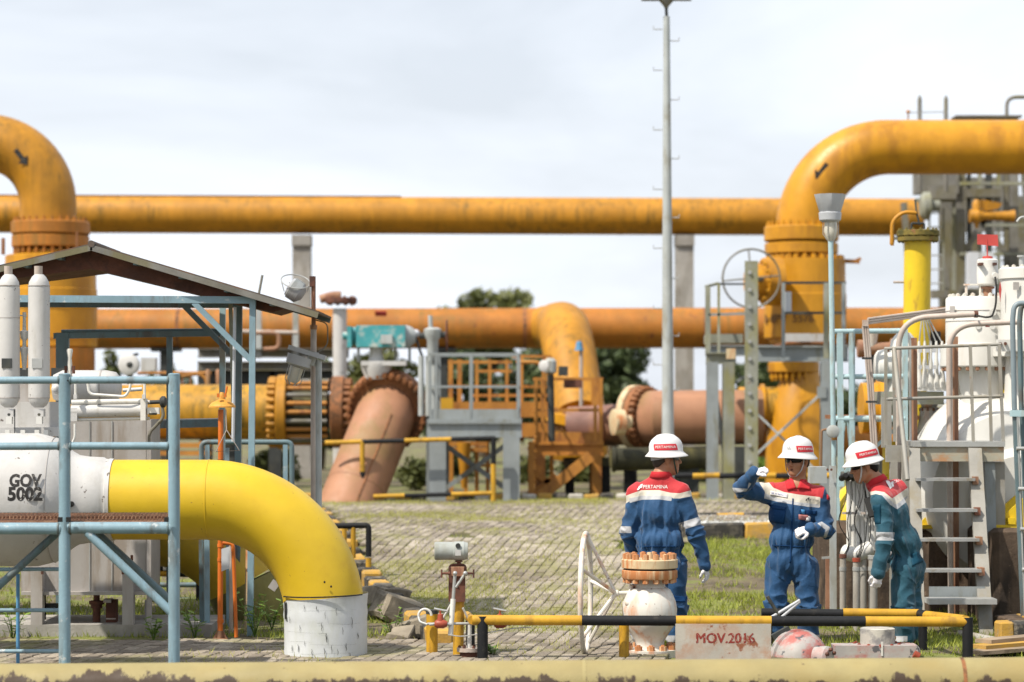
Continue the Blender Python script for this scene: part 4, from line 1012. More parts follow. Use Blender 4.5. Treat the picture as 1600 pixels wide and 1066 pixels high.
# --- dark skid and gauges behind the canopy
def skid():
    d = 53; t = thing('equipment_skid', 'dark steel equipment skid standing behind the streaked amber pipe', 'equipment', G(420, d))
    MB().ibeam(P(310, 552, d), P(545, 552, d), .3, S(14, d)).build('beam', m_tow, t)
    MB().ibeam(P(310, 572, d), P(545, 572, d), .3, S(14, d)).build('beam', m_tow, t)
    MB().box(P(372, 588, d + .4), (S(120, d), .6, S(44, d))).build('tank', m_greyd, t)
    MB().box(P(480, 592, d + .4), (S(110, d), .6, S(40, d))).build('tank', m_greyd, t)
    for x in (322, 430, 530): MB().bar(G(x, d), P(x, 600, d), .2, .2).build('leg', m_greyd, t)
    for x in (462, 404): MB().bar(P(x, 470 if x == 462 else 482, d), P(x, 560, d), S(9, d), .1).build('pipe_stub', m_greyl, t)
    MB().tube(bend([P(400, 520, d - 1), P(436, 520, d - 1), P(436, 545, d - 1), P(412, 546, d - 1)], .1), S(3.5, d), 8).build('small_pipe', m_rstrip, t)
    MB().tube(bend([P(375, 518, d - 1), P(465, 520, d - 1)], .1), S(3, d), 8).build('small_pipe', m_tan, t)
    g = thing('gauge', 'round white pressure gauge on a short pipe behind the blue guard rail', 'gauge', P(205, 570, 44))
    d = 44
    MB().lathe(P(203, 570, d), Vector((-.2, -1, 0)), [(-.05, .13), (.06, .15), (.08, .12)], 24).build('dial', m_whd, g)
    MB().sphere(P(203, 570, d - .1), (.05, .03, .04), 10, 6).build('dial_hub', m_greyd, g)
    MB().tube(bend([P(192, 565, d), P(206, 556, d), P(216, 553, d)], .1), .02, 6).build('capillary', m_greyd, g)
    MB().cyl(P(203, 585, d), P(203, 600, d), .04, 8).build('stem', m_greyd, g)
    b = thing('junction_box', 'small white box beside the round white gauge', 'box', P(233, 570, 44.4))
    MB().box(P(233, 570, 44.4), (S(23, 44), .2, S(22, 44))).build('housing', m_whd, b)
    MB().box(P(233, 570, 44.2) - UY * .02, (S(19, 44), .02, S(18, 44))).build('lid', m_whd, b)
    r = thing('guard_rail', 'thin rusty guard rail on the far side of the amber pipe', 'railing', P(300, 585, 50))
    for p, q in ((P(215, 583, 50), P(330, 583, 50)),): MB().tube([p, q], S(2.5, 50), 8).build('rail', m_org, r)
    for x in (325, 341): MB().lathe(P(x, 577, 49), -UZ, [(0, S(2, 49)), (S(3, 49), S(4, 49)), (S(28, 49), S(3, 49))], 10).build('post', m_sal, r)
    MB().tube(bend([P(283, 588, 50), P(312, 584, 50), P(322, 592, 50), P(324, 605, 50)], .1), S(2.5, 50), 8).build('rail', m_org, r)
    for x in (285, 298): MB().cyl(P(x, 586, 50), P(x, 606, 50), S(1.5, 50), 6).build('post', m_rustf, r)
    # low amber box under the streaked pipe
    o = thing('pipe_support', 'low orange steel cradle beneath the streaked amber pipe', 'pipe support', G(260, 47.5))
    for y in (696, 708, 722): MB().bar(P(232, y, 47.5), P(330, y, 47.5), .3, S(7, 47)).build('cross_beam', m_org, o)
    for x in (240, 320): MB().bar(P(x, 690, 47.6), G(x, 47.6), .15, .15).build('leg', m_org, o)
skid()
# --- grey pole with step hooks
def pole():
    d = 42.4; b = G(1044, d)
    t = thing('lamp_post', 'tall pale grey pole with step hooks and a flood lamp on top', 'lamp post', b)
    tp = P(1041.5, 26, d)
    MB().tube([b, b.lerp(tp, .5), tp], [S(10, d), S(7.8, d), S(5, d)], 20).build('pole', m_greyl, t)
    MB().cyl(tp, P(1041, 10, d), S(2.5, d), 10).build('neck', m_greyd, t)
    MB().lathe(P(1041, -4, d), -UZ, [(0, S(13, d)), (S(6, d), S(11, d)), (S(14, d), S(4, d)), (S(17, d), S(3, d))], 16).build('lamp_bracket', m_tow, t)
    MB().bar(P(1002, -1, d), P(1080, -1, d), .06, .04).build('cross_arm', m_tow, t)
    for x in (1012, 1072): MB().box(P(x, -14, d), (S(24, d), .3, S(18, d))).build('flood_lamp', m_fer, t)
    ys = [(46, -1), (64, 1), (110, -1), (156, 1), (203, -1), (248, 1), (296, -1), (340, 1), (388, -1), (435, 1), (482, -1), (525, 1), (570, -1), (610, 1)]
    for y, s in ys:
        x = 1041 + s * 6; ex = 1041 + s * 20
        MB().tube([P(x, y, d), P(ex, y, d), P(ex, y - 5, d)], S(.9, d), 6).build('step_hook', m_galv, t)
pole()
# --- weathered tower at the far side
def tower():
    d = 56; t = thing('steel_tower', 'weathered grey steel tower with platforms behind the yellow flare pipe', 'tower', G(1520, d))
    zt = P(0, 215, d).z
    for x, w_, mt in ((1500, 15, m_tow), (1583, 14, m_tow), (1492, 8, m_lich), (1531, 6, m_lich), (1560, 5, m_lich), (1572, 7, m_tow), (1545, 9, m_greyd), (1514, 6, m_greyd)):
        MB().ibeam(G(x, d), Vector((P(x, 0, d).x, d * K, zt)), S(w_, d), S(w_, d)).build('column', mt, t)
    for x in (1606, 1640, 1445): MB().ibeam(G(x, d + 3), Vector((P(x, 0, d).x, (d + 3) * K, zt if x > 1500 else P(0, 300, d).z)), S(10, d), S(10, d)).build('column', m_tow, t)
    for x0, x1, y0, y1, dd in ((1428, 1496, 268, 304, d), (1452, 1492, 291, 312, d - .5), (1508, 1562, 296, 310, d), (1455, 1545, 454, 466, d)):
        MB().box(P((x0 + x1) / 2, (y0 + y1) / 2, dd), (S(x1 - x0, d), .3, S(y1 - y0, d))).build('box_beam', m_tow, t)
    for x0, x1, y in ((1500, 1620, 287), (1430, 1490, 313), (1540, 1620, 352), (1500, 1620, 397)): MB().bar(P(x0, y, d - .4), P(x1, y, d - .4), .12, S(5, d)).build('cross_beam', m_lich, t)
    MB().bar(P(1535, 345, d), P(1580, 410, d), .1, .1).build('brace', m_tow, t)
    MB().bar(P(1508, 392, d), P(1560, 310, d), .1, .1).build('brace', m_tow, t)
    for x in (1452, 1474): MB().bar(P(x, 325, d + .3), P(x, 500, d + .3), S(3, d), S(3, d)).build('ladder_rail', m_lich, t)
    for k in range(8): MB().cyl(P(1452, 333 + k * 22, d + .3), P(1474, 333 + k * 22, d + .3), S(1.2, d), 6).build('ladder_rung', m_galv, t)
    for k in range(12): MB().bar(P(1590 + (k % 3) * 12, 290 + k * 18, d + 2), P(1540 + (k % 4) * 12, 300 + k * 18, d + 2), S(3, d), S(3, d)).build('lattice_bar', m_tow, t)
    for x0, x1 in ((1466, 1500), (1516, 1531), (1585, 1640)):
        MB().box(P((x0 + x1) / 2, 395, d + 4), (S(x1 - x0, d), .1, S(190, d))).build('back_panel', m_tow, t)
    MB().box(P(1545, 320, d + 3), (S(90, d), .1, S(90, d))).build('back_panel', m_tow, t)
    MB().box(P(1520, 423, d - 1), (S(15, d), .3, S(56, d))).build('side_panel', m_pale, t)
    MB().box(P(1542, 423, d - 1), (S(16, d), .3, S(56, d))).build('side_panel', m_pale, t)
    v = thing('control_valve', 'mossy yellow control valve hanging inside the weathered steel tower', 'valve', P(1545, 335, d - 1.2)); dd = d - 1.2
    MB().lathe(P(1526, 312, dd), UZ * -1, [(0, S(3, dd)), (S(6, dd), S(7, dd)), (S(34, dd), S(5, dd)), (S(45, dd), S(2, dd))], 14).build('bonnet', m_oy, v)
    MB().prism([P(1535, 312, dd), P(1567, 318, dd), P(1560, 326, dd), P(1540, 330, dd)], UY * .3).build('cover', m_oy, v)
    MB().lathe(P(1515, 338, dd), UX, [(0, S(10, dd)), (S(12, dd), S(12, dd)), (S(22, dd), S(6, dd)), (S(60, dd), S(8, dd)), (S(70, dd), S(10, dd))], 18).build('body', m_oy, v)
    MB().lathe(P(1438, 322, dd), UX, [(0, S(16, dd)), (S(5, dd), S(22, dd)), (S(14, dd), S(22, dd)), (S(18, dd), S(9, dd)), (S(30, dd), S(9, dd))], 20).build('flange', m_lich, v)
    # above the amber pipe
    for x, lb in ((1437, 'thin grey vent rod beside the small orange plug'), (1478, 'thin grey vent rod standing towards the flat grey plate')):
        s = thing('vent_rod', lb, 'rod', P(x, 190, 52), 'vent rods above the amber pipe')
        MB().tube([P(x, 300, 53), P(x, 155, 53), P(x, 149, 53)], [S(3.4, 53), S(3.4, 53), S(1, 53)], 8).build('rod', m_tow, s)
        MB().cyl(P(x, 196, 53), P(x, 190, 53), S(5, 53), 8).build('collar', m_tow, s)
    s = thing('tie_wire', 'thin wire strung between the vent rods from an orange plug', 'wire', P(1420, 176, 52.5))
    MB().tube([P(1419, 176, 52.5), P(1476, 175, 53)], S(.8, 53), 5).build('wire', m_galv, s)
    MB().lathe(P(1419, 172, 52.5), -UZ, [(0, S(2, 53)), (S(3, 53), S(3.5, 53)), (S(6, 53), S(1.2, 53)), (S(16, 53), S(1, 53))], 8).build('plug', m_org, s)
    s = thing('walkway_plate', 'flat grey plate on top of the amber pipe with a bent tube', 'walkway', P(1540, 184, 52.5))
    MB().box(P(1541, 184, 52.5), (S(104, 52), .5, S(3, 52))).build('plate', m_tow, s)
    MB().tube(bend([P(1573, 186, 52.6), P(1573, 152, 52.6), P(1680, 151, 52.6)], .18), S(3, 52), 10).build('bent_tube', m_tow, s)
tower()
# --- far black and yellow barriers
def striped(t, p, q, n, r, first=0, name='rail', mats=None):
    mats = mats or (m_by, m_blk)
    for i in range(n):
        MB().cyl(Vector(p).lerp(Vector(q), i / n), Vector(p).lerp(Vector(q), (i + 1) / n), r, 12).build(name, mats[(i + first) % 2], t)
def far_barriers():
    d = 45.0; t = thing('barrier', 'black and yellow pipe barrier in front of the salmon elbow and grey stand', 'barrier', G(640, d))
    xs = [508, 566, 632, 705, 774]
    for k, (a, b) in enumerate(zip(xs, xs[1:])):
        MB().cyl(P(a, 692 - (a - 508) * .028, d), P(b, 692 - (b - 508) * .028, d), S(3.6, d), 12).build('rail', (m_by, m_blk)[k % 2], t)
        MB().cyl(P(a, 778 - (a - 508) * .028, d), P(b, 778 - (b - 508) * .028, d), S(3.4, d), 12).build('rail', (m_blk, m_by)[k % 2], t)
    for x, ys in ((566, (690, 737, 785)), (771, (685, 725, 785))):
        MB().cyl(P(x, ys[0], d), P(x, ys[1], d), S(4, d), 12).build('post', (m_by, m_blk)[x > 600], t)
        g = G(x, d); MB().cyl(P(x, ys[1], d), g, S(4, d), 12).build('post', (m_blk, m_by)[x > 600], t)
    t = thing('barrier', 'black and yellow pipe rail crossing behind the pointing man', 'barrier', G(1130, 43.5)); d = 43.5
    for k, (a, b) in enumerate(zip([1046, 1082, 1124, 1166, 1212, 1260, 1300], [1082, 1124, 1166, 1212, 1260, 1300, 1340])):
        MB().cyl(P(a, 744, d), P(b, 743, d), S(4.5, d), 12).build('rail', (m_blk, m_by)[k % 2], t)
    for x in (1050, 1330): MB().cyl(P(x, 744, d), G(x, d), S(4.5, d), 12).build('post', m_blk, t)
    t = thing('barrier', 'low black and yellow rail above the gravel strip', 'barrier', G(1140, 40.3)); d = 40.3
    for k, (a, b) in enumerate(zip([1060, 1120, 1162, 1210], [1120, 1162, 1210, 1260])):
        MB().cyl(P(a, 806, d), P(b, 805, d), S(4, d), 12).build('rail', (m_blk, m_by)[k % 2], t)
    for x in (1066, 1250): MB().cyl(P(x, 806, d), G(x, d, -.05), S(4, d), 12).build('post', m_blk, t)
    t = thing('barrier', 'small black and yellow pipe barrier beside the wrapped yellow elbow', 'barrier', G(553, 33)); d = 33
    MB().tube(bend([P(520, 822, d), P(576, 821, d), P(576, 870, d)], .04), S(4.5, d), 12).build('rail', m_blk, t)
    MB().cyl(P(576, 872, d), G(576, d), S(4.5, d), 12).build('post', m_by, t)
    MB().cyl(P(552, 824, d), P(552, 872, d), S(4, d), 12).build('post', m_by, t)
    MB().cyl(P(538, 822, d + .6), G(538, d + .6), S(4, d), 12).build('post', m_by, t)
    MB().cyl(P(545, 897, d), P(576, 897, d), S(4, d), 12).build('rail', m_by, t)
far_barriers()
# ================================================================== FOREGROUND LEFT
# --- beige pipe across the bottom
def front_pipe():
    d = 21.0; r = .17
    p0 = P(-260, 1039, d) - UZ * r; p1 = P(1860, 1025.5, d) - UZ * r
    t = thing('pipeline', 'beige peeling pipe lying across the ground in front of everything', 'pipe', p0)
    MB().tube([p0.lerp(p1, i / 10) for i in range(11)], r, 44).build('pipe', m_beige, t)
    for x in (912, 1502):
        k = (x + 260) / 2120; c = p0.lerp(p1, k); MB().cyl(c - UX * .012, c + UX * .012, r * 1.012, 44).build('weld_seam', m_rustf if x > 1000 else m_beige, t)
    for k in (.15, .5, .85):
        c = p0.lerp(p1, k); s = MB(); s.box((c.x, c.y, c.z - r - .05), (.3, .3, .12)); s.build('support_block', m_conc, t)
front_pipe()
# --- main yellow elbow with the white valve body
def yellow_elbow():
    d = 25.5; r = S(62.5, d); R_ = S(180, d); c = P(327, 961, d); y0 = 781
    t = thing('pipe_elbow', 'glossy yellow elbow pipe wrapped in white sheet where it enters the ground', 'pipe', G(507, d))
    pts = [P(178, y0, d)] + [P(178 + (327 - 178) * k / 3, y0, d) for k in (1, 2)] + arc(c, UX, UZ, R_, 90, 0, 22)[0:] + [P(507, 936, d)]
    MB().tube(pts, r, 56).build('pipe', m_yel, t)
    for x in (327,): MB().lathe(P(x - 1, y0, d), UX, [(0, r), (S(.5, d), r + .004), (S(1.5, d), r + .004), (S(2, d), r)], 56).build('weld_seam', m_yel, t)
    # white wrap sleeve with a flared lip and cracked sheet
    prof = []
    zt = P(0, 931, d).z; zb = P(0, 1060, d).z; H = zt - zb
    cx = P(509, 0, d).x
    n = 64; rows = 14; V = []; Fc = []
    for i in range(rows + 1):
        f = i / rows; z = zt - H * f
        for j in range(n):
            a = 2 * math.pi * j / n
            rr = r * (1.035 + .030 * max(0, 1 - f * 6) + (.022 if abs(f - .22) < .05 else 0) + .012 * noise.noise(Vector((math.cos(a) * 1.3, math.sin(a) * 1.3, f * 3))))
            tilt = .045 * math.cos(a) * max(0, 1 - f * 3) if True else 0
            V.append((cx + math.cos(a) * rr, d * K + math.sin(a) * rr, z + tilt * .6))
    for i in range(rows):
        for j in range(n): Fc.append((i * n + j, i * n + (j + 1) % n, (i + 1) * n + (j + 1) % n, (i + 1) * n + j))
    m = MB(); m.add(V, Fc); sl_ = m.build('wrap_sleeve', m_wrap, t, sharp=60)
    # cracks in the sheet: thin dark gaps following the wrapped surface
    random.seed(11); ck = MB()
    def sp(px, py, off=.004):
        X = P(px, 0, d).x; dx = max(-r * .995, min(r * .995, X - cx)); f = (zt - P(0, py, d).z) / H
        rr = r * (1.046 + .030 * max(0, 1 - f * 6) + (.022 if abs(f - .22) < .05 else 0)) + off
        return Vector((X, d * K - math.sqrt(max(1e-5, rr * rr - dx * dx)), P(0, py, d).z))
    def crack(px, py, ln, w_, horiz=False):
        w_ *= .3 if horiz else .55
        k = 4; pts = []
        for i in range(k + 1):
            f = i / k
            if horiz: pts.append((px + ln * f, py + random.uniform(-1, 1), w_ * (.4 + .6 * math.sin(math.pi * min(1, f + .05)))))
            else: pts.append((px + random.uniform(-.8, .8), py + ln * f, w_ * (.35 + .65 * math.sin(math.pi * min(.98, f + .03)))))
        V = []; 
        for x, y, ww in pts:
            if horiz: V += [sp(x, y - ww / 2), sp(x, y + ww / 2)]
            else: V += [sp(x - ww / 2, y), sp(x + ww / 2, y)]
        ck.add(V, [(2 * i, 2 * i + 1, 2 * i + 3, 2 * i + 2) for i in range(k)])
    for px, py, ln, w_ in [(480, 940, 10, 1.3), (513, 950, 12, 1.2), (500, 942, 8, 2.2), (553, 960, 18, 1.3), (508, 968, 12, 1.8), (515, 984, 14, 2.8), (460, 1004, 10, 2), (470, 1002, 12, 2.2), (481, 996, 8, 1.2),
                           (492, 1008, 12, 1.6), (512, 1006, 12, 2), (523, 1002, 14, 1.6), (532, 1008, 10, 1.4), (545, 1000, 12, 2), (475, 1020, 14, 1.5), (498, 1022, 10, 1.5), (520, 1020, 13, 1.5), (550, 1015, 14, 1.6), (456, 960, 10, 1.2), (540, 975, 12, 1.2), (473, 972, 10, 1.2), (530, 945, 12, 1.2), (562, 985, 10, 1.5)]: crack(px, py, ln, w_)
    for px, py, ln, w_ in [(500, 968, 10, 1.2), (502, 984, 14, 1.4), (452, 998, 40, .7), (490, 1002, 70, .7), (455, 1016, 100, .7), (450, 984, 50, .6), (520, 970, 45, .6), (455, 950, 105, .6)]: crack(px, py, ln, w_, True)
    o = ck.build('wrap_cracks', m_inkgrey, t, sharp=0)
    V = [sp(446 + i * 2.0, 930 - i * .06, .012) for i in range(62)]
    MB().tube(V, .006, 5).build('wrap_edge', m_rub, t)
    MB().prism([sp(446.5, 938, .01), sp(449, 936, .012), sp(449.5, 964, .012), sp(447, 966, .01)], UY * .01).build('torn_strip', m_rub, t)
    for px, py in ((516, 905), (526, 912)): MB().sphere(sp(px - 4, py, -.012) + Vector((0, 0, 0)), (.008, .004, .01), 8, 6).build('paint_chip', m_rub, t)
    # white valve body
    b = thing('ball_valve', 'white valve body lettered GOV 5002 on the glossy yellow elbow', 'valve', P(20, y0, d))
    q = P(0, y0, d)
    def T_(x): return S(x, d)
    prof = [(T_(-330), r), (T_(-230), T_(64)), (T_(-190), T_(94)), (T_(-150), T_(104)), (T_(60), T_(104)), (T_(92), T_(96)), (T_(104), T_(84)), (T_(114), T_(76)), (T_(124), T_(70)), (T_(140), T_(67.5)), (T_(162), T_(66.5)), (T_(166), T_(64)), (T_(171), T_(63.5)), (T_(172), T_(64.5)), (T_(178.5), T_(64.2))]
    m = MB(); m.lathe(q, UX, prof, 64); m.build('body', m_whd, b)
    for x in (87,): MB().cyl(P(x - .4, y0, d), P(x + .4, y0, d), T_(98.4), 64).build('seam', m_cab, b)
    def cylmap(px, py, rad):
        ds = d - T_(rad) / K; c0 = P(px, py, ds); h = T_(rad) + .0013
        def fn(u, v):
            z0 = c0.z - q.z; a0 = math.asin(max(-1, min(1, z0 / h))); a = a0 + v / h
            sh = 1 / math.cos(a0)
            return Vector((c0.x + u, d * K - h * math.cos(a), q.z + h * math.sin(a)))
        return fn
    lettering(b, text_mesh('GOV', S(27, d), .006, .82), cylmap(38, 752, 104), m_ink)
    lettering(b, text_mesh('5002', S(28, d), .006, .95), cylmap(39, 773, 104), m_ink)
    m = MB(); pp = P(124, 785, d); pp.y = d * K - T_(70) * .999
    m.cyl(pp, pp - UY * .02, .022, 12); m.tube([pp - UY * .02, pp + Vector((-.02, -.03, -.03)), pp + Vector((-.04, -.01, -.045))], .010, 8); m.build('drain_plug', m_rub, b)
    return b
m_inkgrey = mat('dark_gap', (.06, .065, .06), .9, bump=0)
yellow_elbow()
def second_elbow():
    d = 29.6; r = S(59, d); R_ = S(165, d); c = P(236, 990, d)
    t = thing('pipe_elbow', 'duller yellow elbow pipe half hidden under the glossy yellow one', 'pipe', G(400, d))
    pts = [P(-120, 825, d), P(60, 825, d), P(200, 825, d)] + arc(c, UX, UZ, R_, 90, 0, 16) + [G(401, d, -.3)]
    MB().tube(pts[:15], r, 44).build('pipe', m_yel2, t)
    MB().tube(pts[14:], r * 1.01, 44).build('buried_end', m_olg, t)
    MB().box(P(428, 915, d - 1.45), (S(12, d), .02, S(14, d)), Matrix.Rotation(.6, 3, 'Y')).build('tag_plate', m_cab, t)
m_olg = mat('mossy_yellow_paint', (.20, .175, .045), .6, dirt=(.06, .06, .02), dirt_amt=.5, dirt_scale=(3, 3, 1), var=.2)
second_elbow()
# --- blue frame / walkway
def blue_frame():
    d = 23.6; t = thing('walkway', 'blue grey tube walkway frame with diagonal braces round the white valve', 'walkway', G(180, d))
    for x in (101, 272): MB().cyl(G(x, d, -.05), P(x, 586, d), S(9.2, d), 24).build('post', m_blue, t)
    MB().cyl(G(-72, d, -.05), P(-72, 586, d), S(9.2, d), 20).build('post', m_blue, t)
    for y, r in ((594, 5.8), (697, 6)):
        MB().cyl(P(-72, y + 1, d), P(96, y, d), S(r, d), 18).build('rail', m_blue, t)
        MB().cyl(P(106, y, d), P(268, y, d), S(r, d), 18).build('rail', m_blue, t)
    MB().cyl(P(-72, 826, d), P(96, 826, d), S(9.3, d), 20).build('deck_beam', m_blue, t)
    MB().cyl(P(106, 825, d), P(268, 825, d), S(9.3, d), 20).build('deck_beam', m_blue, t)
    MB().tube([P(136, 832, d), P(269, 958, d)], S(6.8, d), 16).build('brace', m_blue, t)
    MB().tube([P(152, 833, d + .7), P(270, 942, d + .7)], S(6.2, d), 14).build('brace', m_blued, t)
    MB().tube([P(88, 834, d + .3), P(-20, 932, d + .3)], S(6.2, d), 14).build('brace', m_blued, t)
    for x in (101, 272):
        for y, r in ((594, 5.8), (697, 6), (825.5, 9.3)):
            for s in ((-1, 1) if x < 200 else (-1,)):
                q = P(x + s * 9.2, y, d); MB().lathe(q - UX * .008, UX, [(0, S(r + .6, d)), (.005, S(r + 1.3, d)), (.011, S(r + 1.3, d)), (.016, S(r + .6, d))], 18).build('weld_bead', m_blued, t)
        MB().lathe(G(x, d, -.02), UZ, [(0, .16), (.02, .16), (.022, .07)], 4).build('base_plate', m_blued, t)
        MB().lathe(P(x, 586, d), UZ, [(0, S(9.4, d)), (.006, S(9.4, d)), (.012, S(7, d))], 24).build('post_cap', m_blue, t)
    # deck grating
    zt = P(0, 815, d).z
    for x in (101, 272): MB().cyl(G(x + 2, d + 1.1, -.05), P(x + 2, 690, d + 1.1), S(8, d), 14).build('post', m_blued, t) if False else None
    m = MB(); m.box((P(92, 0, d).x, (d + .45) * K, zt - .004), (S(340, d), .62, .012)); m.build('deck_plate', m_rstrip, t)
    m = MB(); m.box((P(92, 0, d).x, (d + .86) * K, zt + .022), (S(340, d), .012, .03)); m.build('toe_board', m_greyd, t)
    me = None; n = 59
    for k in range(n):
        x = P(-80 + k * 5.8, 0, d).x
        if me is None:
            mm = MB(); mm.box((0, 0, 0), (.006, .60, .02)); me = mm.mesh('grating_bar', m_rstrip, sharp=0)
        o = bpy.data.objects.new('grating_bar', me); COL.objects.link(o); o.parent = t; o.location = Vector((x, (d + .44) * K, zt + .027)) - ORG[t]
    for k, (x, y) in enumerate(((94, 812), (107, 812), (260, 812))): MB().box(P(x, y, d - .12), (.03, .04, .035)).build('clip', m_rub, t)
    for x, y in ((108, 595),): MB().cyl(P(x, y, d) - UY * .05, P(x, y, d) - UY * .055, .007, 8).build('bolt_hole', m_rub, t)
    l = thing('ladder', 'thin blue ladder rails lashed low on the walkway frame', 'ladder', G(28, 24.1)); d = 24.1
    for y in (890, 954, 1018): MB().cyl(P(-70, y, d), P(96, y - .5, d), S(3.2, d), 12).build('rung', m_blue, l)
    MB().cyl(P(28, 897, d + .4), G(28, d + .4), S(3, d), 10).build('upright', m_blub, l)
    MB().cyl(P(-68, 880, d), G(-68, d), S(3, d), 10).build('upright', m_blub, l)
blue_frame()
# --- the grey cabinet on legs, plinth
def cabinet():
    d = 27.8
    pl = thing('plinth', 'low concrete plinth under the pale grey cabinet legs', 'plinth', G(120, 27.6))
    m = MB(); a = G(-80, 27.6); b = G(330, 27.6); m.box(((a.x + b.x) / 2, 28.3 * K, .05), (b.x - a.x, 1.3 * K, .13)); m.build('slab', m_conc, pl)
    t = thing('cabinet', 'pale grey steel cabinet standing on square legs behind the white valve', 'cabinet', G(150, d, .1))
    def bx(nm, x0, x1, y0, y1, dd, dep, mt): return MB().box(P((x0 + x1) / 2, (y0 + y1) / 2, dd) + UY * dep / 2, (S(x1 - x0, dd), dep, S(y1 - y0, dd))).build(nm, mt, t)
    bx('front_panel', 108, 228, 656, 926, d, .9, m_cab)
    bx('corner_post', 229, 236, 656, 985, d - .05, .06, m_cab)
    bx('lower_tray', 33, 108, 862, 926, d, .8, m_cab)
    bx('tray_lip', 33, 228, 925, 930, d - .1, .1, m_cab)
    for x0, x1 in ((48, 66), (191, 208)): bx('leg', x0, x1, 893, 988, d - .15, .12, m_cab)
    bx('leg', 226, 232, 938, 988, d + .6, .08, m_cab)
    for x, y in ((192, 893), (66, 893), (206, 872)): MB().box(P(x, y, d - .2), (.02, .02, .05)).build('hinge', m_rust, t)
    for x in (140, 175): MB().cyl(P(x, 657, d - .01) - UY * .0, P(x, 925, d - .01), .004, 4).build('panel_joint', m_greyl, t)
    # small stub pipes under the cabinet
    s = thing('pipe_stub', 'dark flanged pipe stub standing under the cabinet', 'pipe', G(150, 28.0, .1)); dd = 28.0
    MB().lathe(P(151, 930, dd), -UZ, [(0, S(5, dd)), (S(8, dd), S(5, dd)), (S(9, dd), S(12, dd)), (S(14, dd), S(12, dd)), (S(15, dd), S(9, dd)), (S(20, dd), S(9, dd)), (S(21, dd), S(6, dd)), (S(58, dd), S(6, dd))], 16).build('pipe', m_rust, s)
    s = thing('box_post', 'short dark red box post under the cabinet', 'post', G(174, 28.0, .1))
    MB().box(P(175, 962, dd), (S(16, dd), .12, S(50, dd))).build('body', m_rust, s); MB().box(P(170, 938, dd) - UY * .03, (S(12, dd), .14, S(5, dd))).build('lid', m_redw, s)
    for y in (966,): MB().box(P(175, y, dd) - UY * .065, (S(15, dd), .01, S(2, dd))).build('band', m_tan, s)
    s = thing('pipe_stub', 'thin dark pipe behind the cabinet leg by the ladder', 'pipe', G(70, 28.3, .1)); MB().cyl(P(68, 930, 28.3), G(68, 28.3), S(4, 28), 10).build('pipe', m_blk, s)
    MB().box(P(80, 948, 28.4), (S(20, 28), .1, S(10, 28))).build('coupling', m_greyd, s)
    s = thing('pipe_rail', 'yellow and black low pipe behind the cabinet corner', 'pipe', P(250, 895, 31)); dd = 31
    MB().cyl(P(232, 896, dd), P(264, 896, dd), S(5, dd), 14).build('pipe', m_by, s); MB().cyl(P(264, 896, dd), P(318, 898, dd), S(5, dd), 14).build('pipe', m_blk, s)
    for x, mt in ((238, m_by), (250, m_blk), (260, m_whd)): MB().lathe(P(x, 880, dd), -UZ, [(0, S(6, dd)), (S(11, dd), S(6, dd))], 12).build('fitting', mt, s)
    for y in (914, 938): MB().cyl(P(232, y, dd + .3), P(320, y, dd + .3), S(4, dd), 10).build('pipe', m_blued, s)
    MB().cyl(P(240, 900, dd), G(240, dd), S(4, dd), 10).build('leg', m_blk, s); MB().cyl(P(310, 900, dd), G(310, dd), S(4, dd), 10).build('leg', m_blk, s)
cabinet()
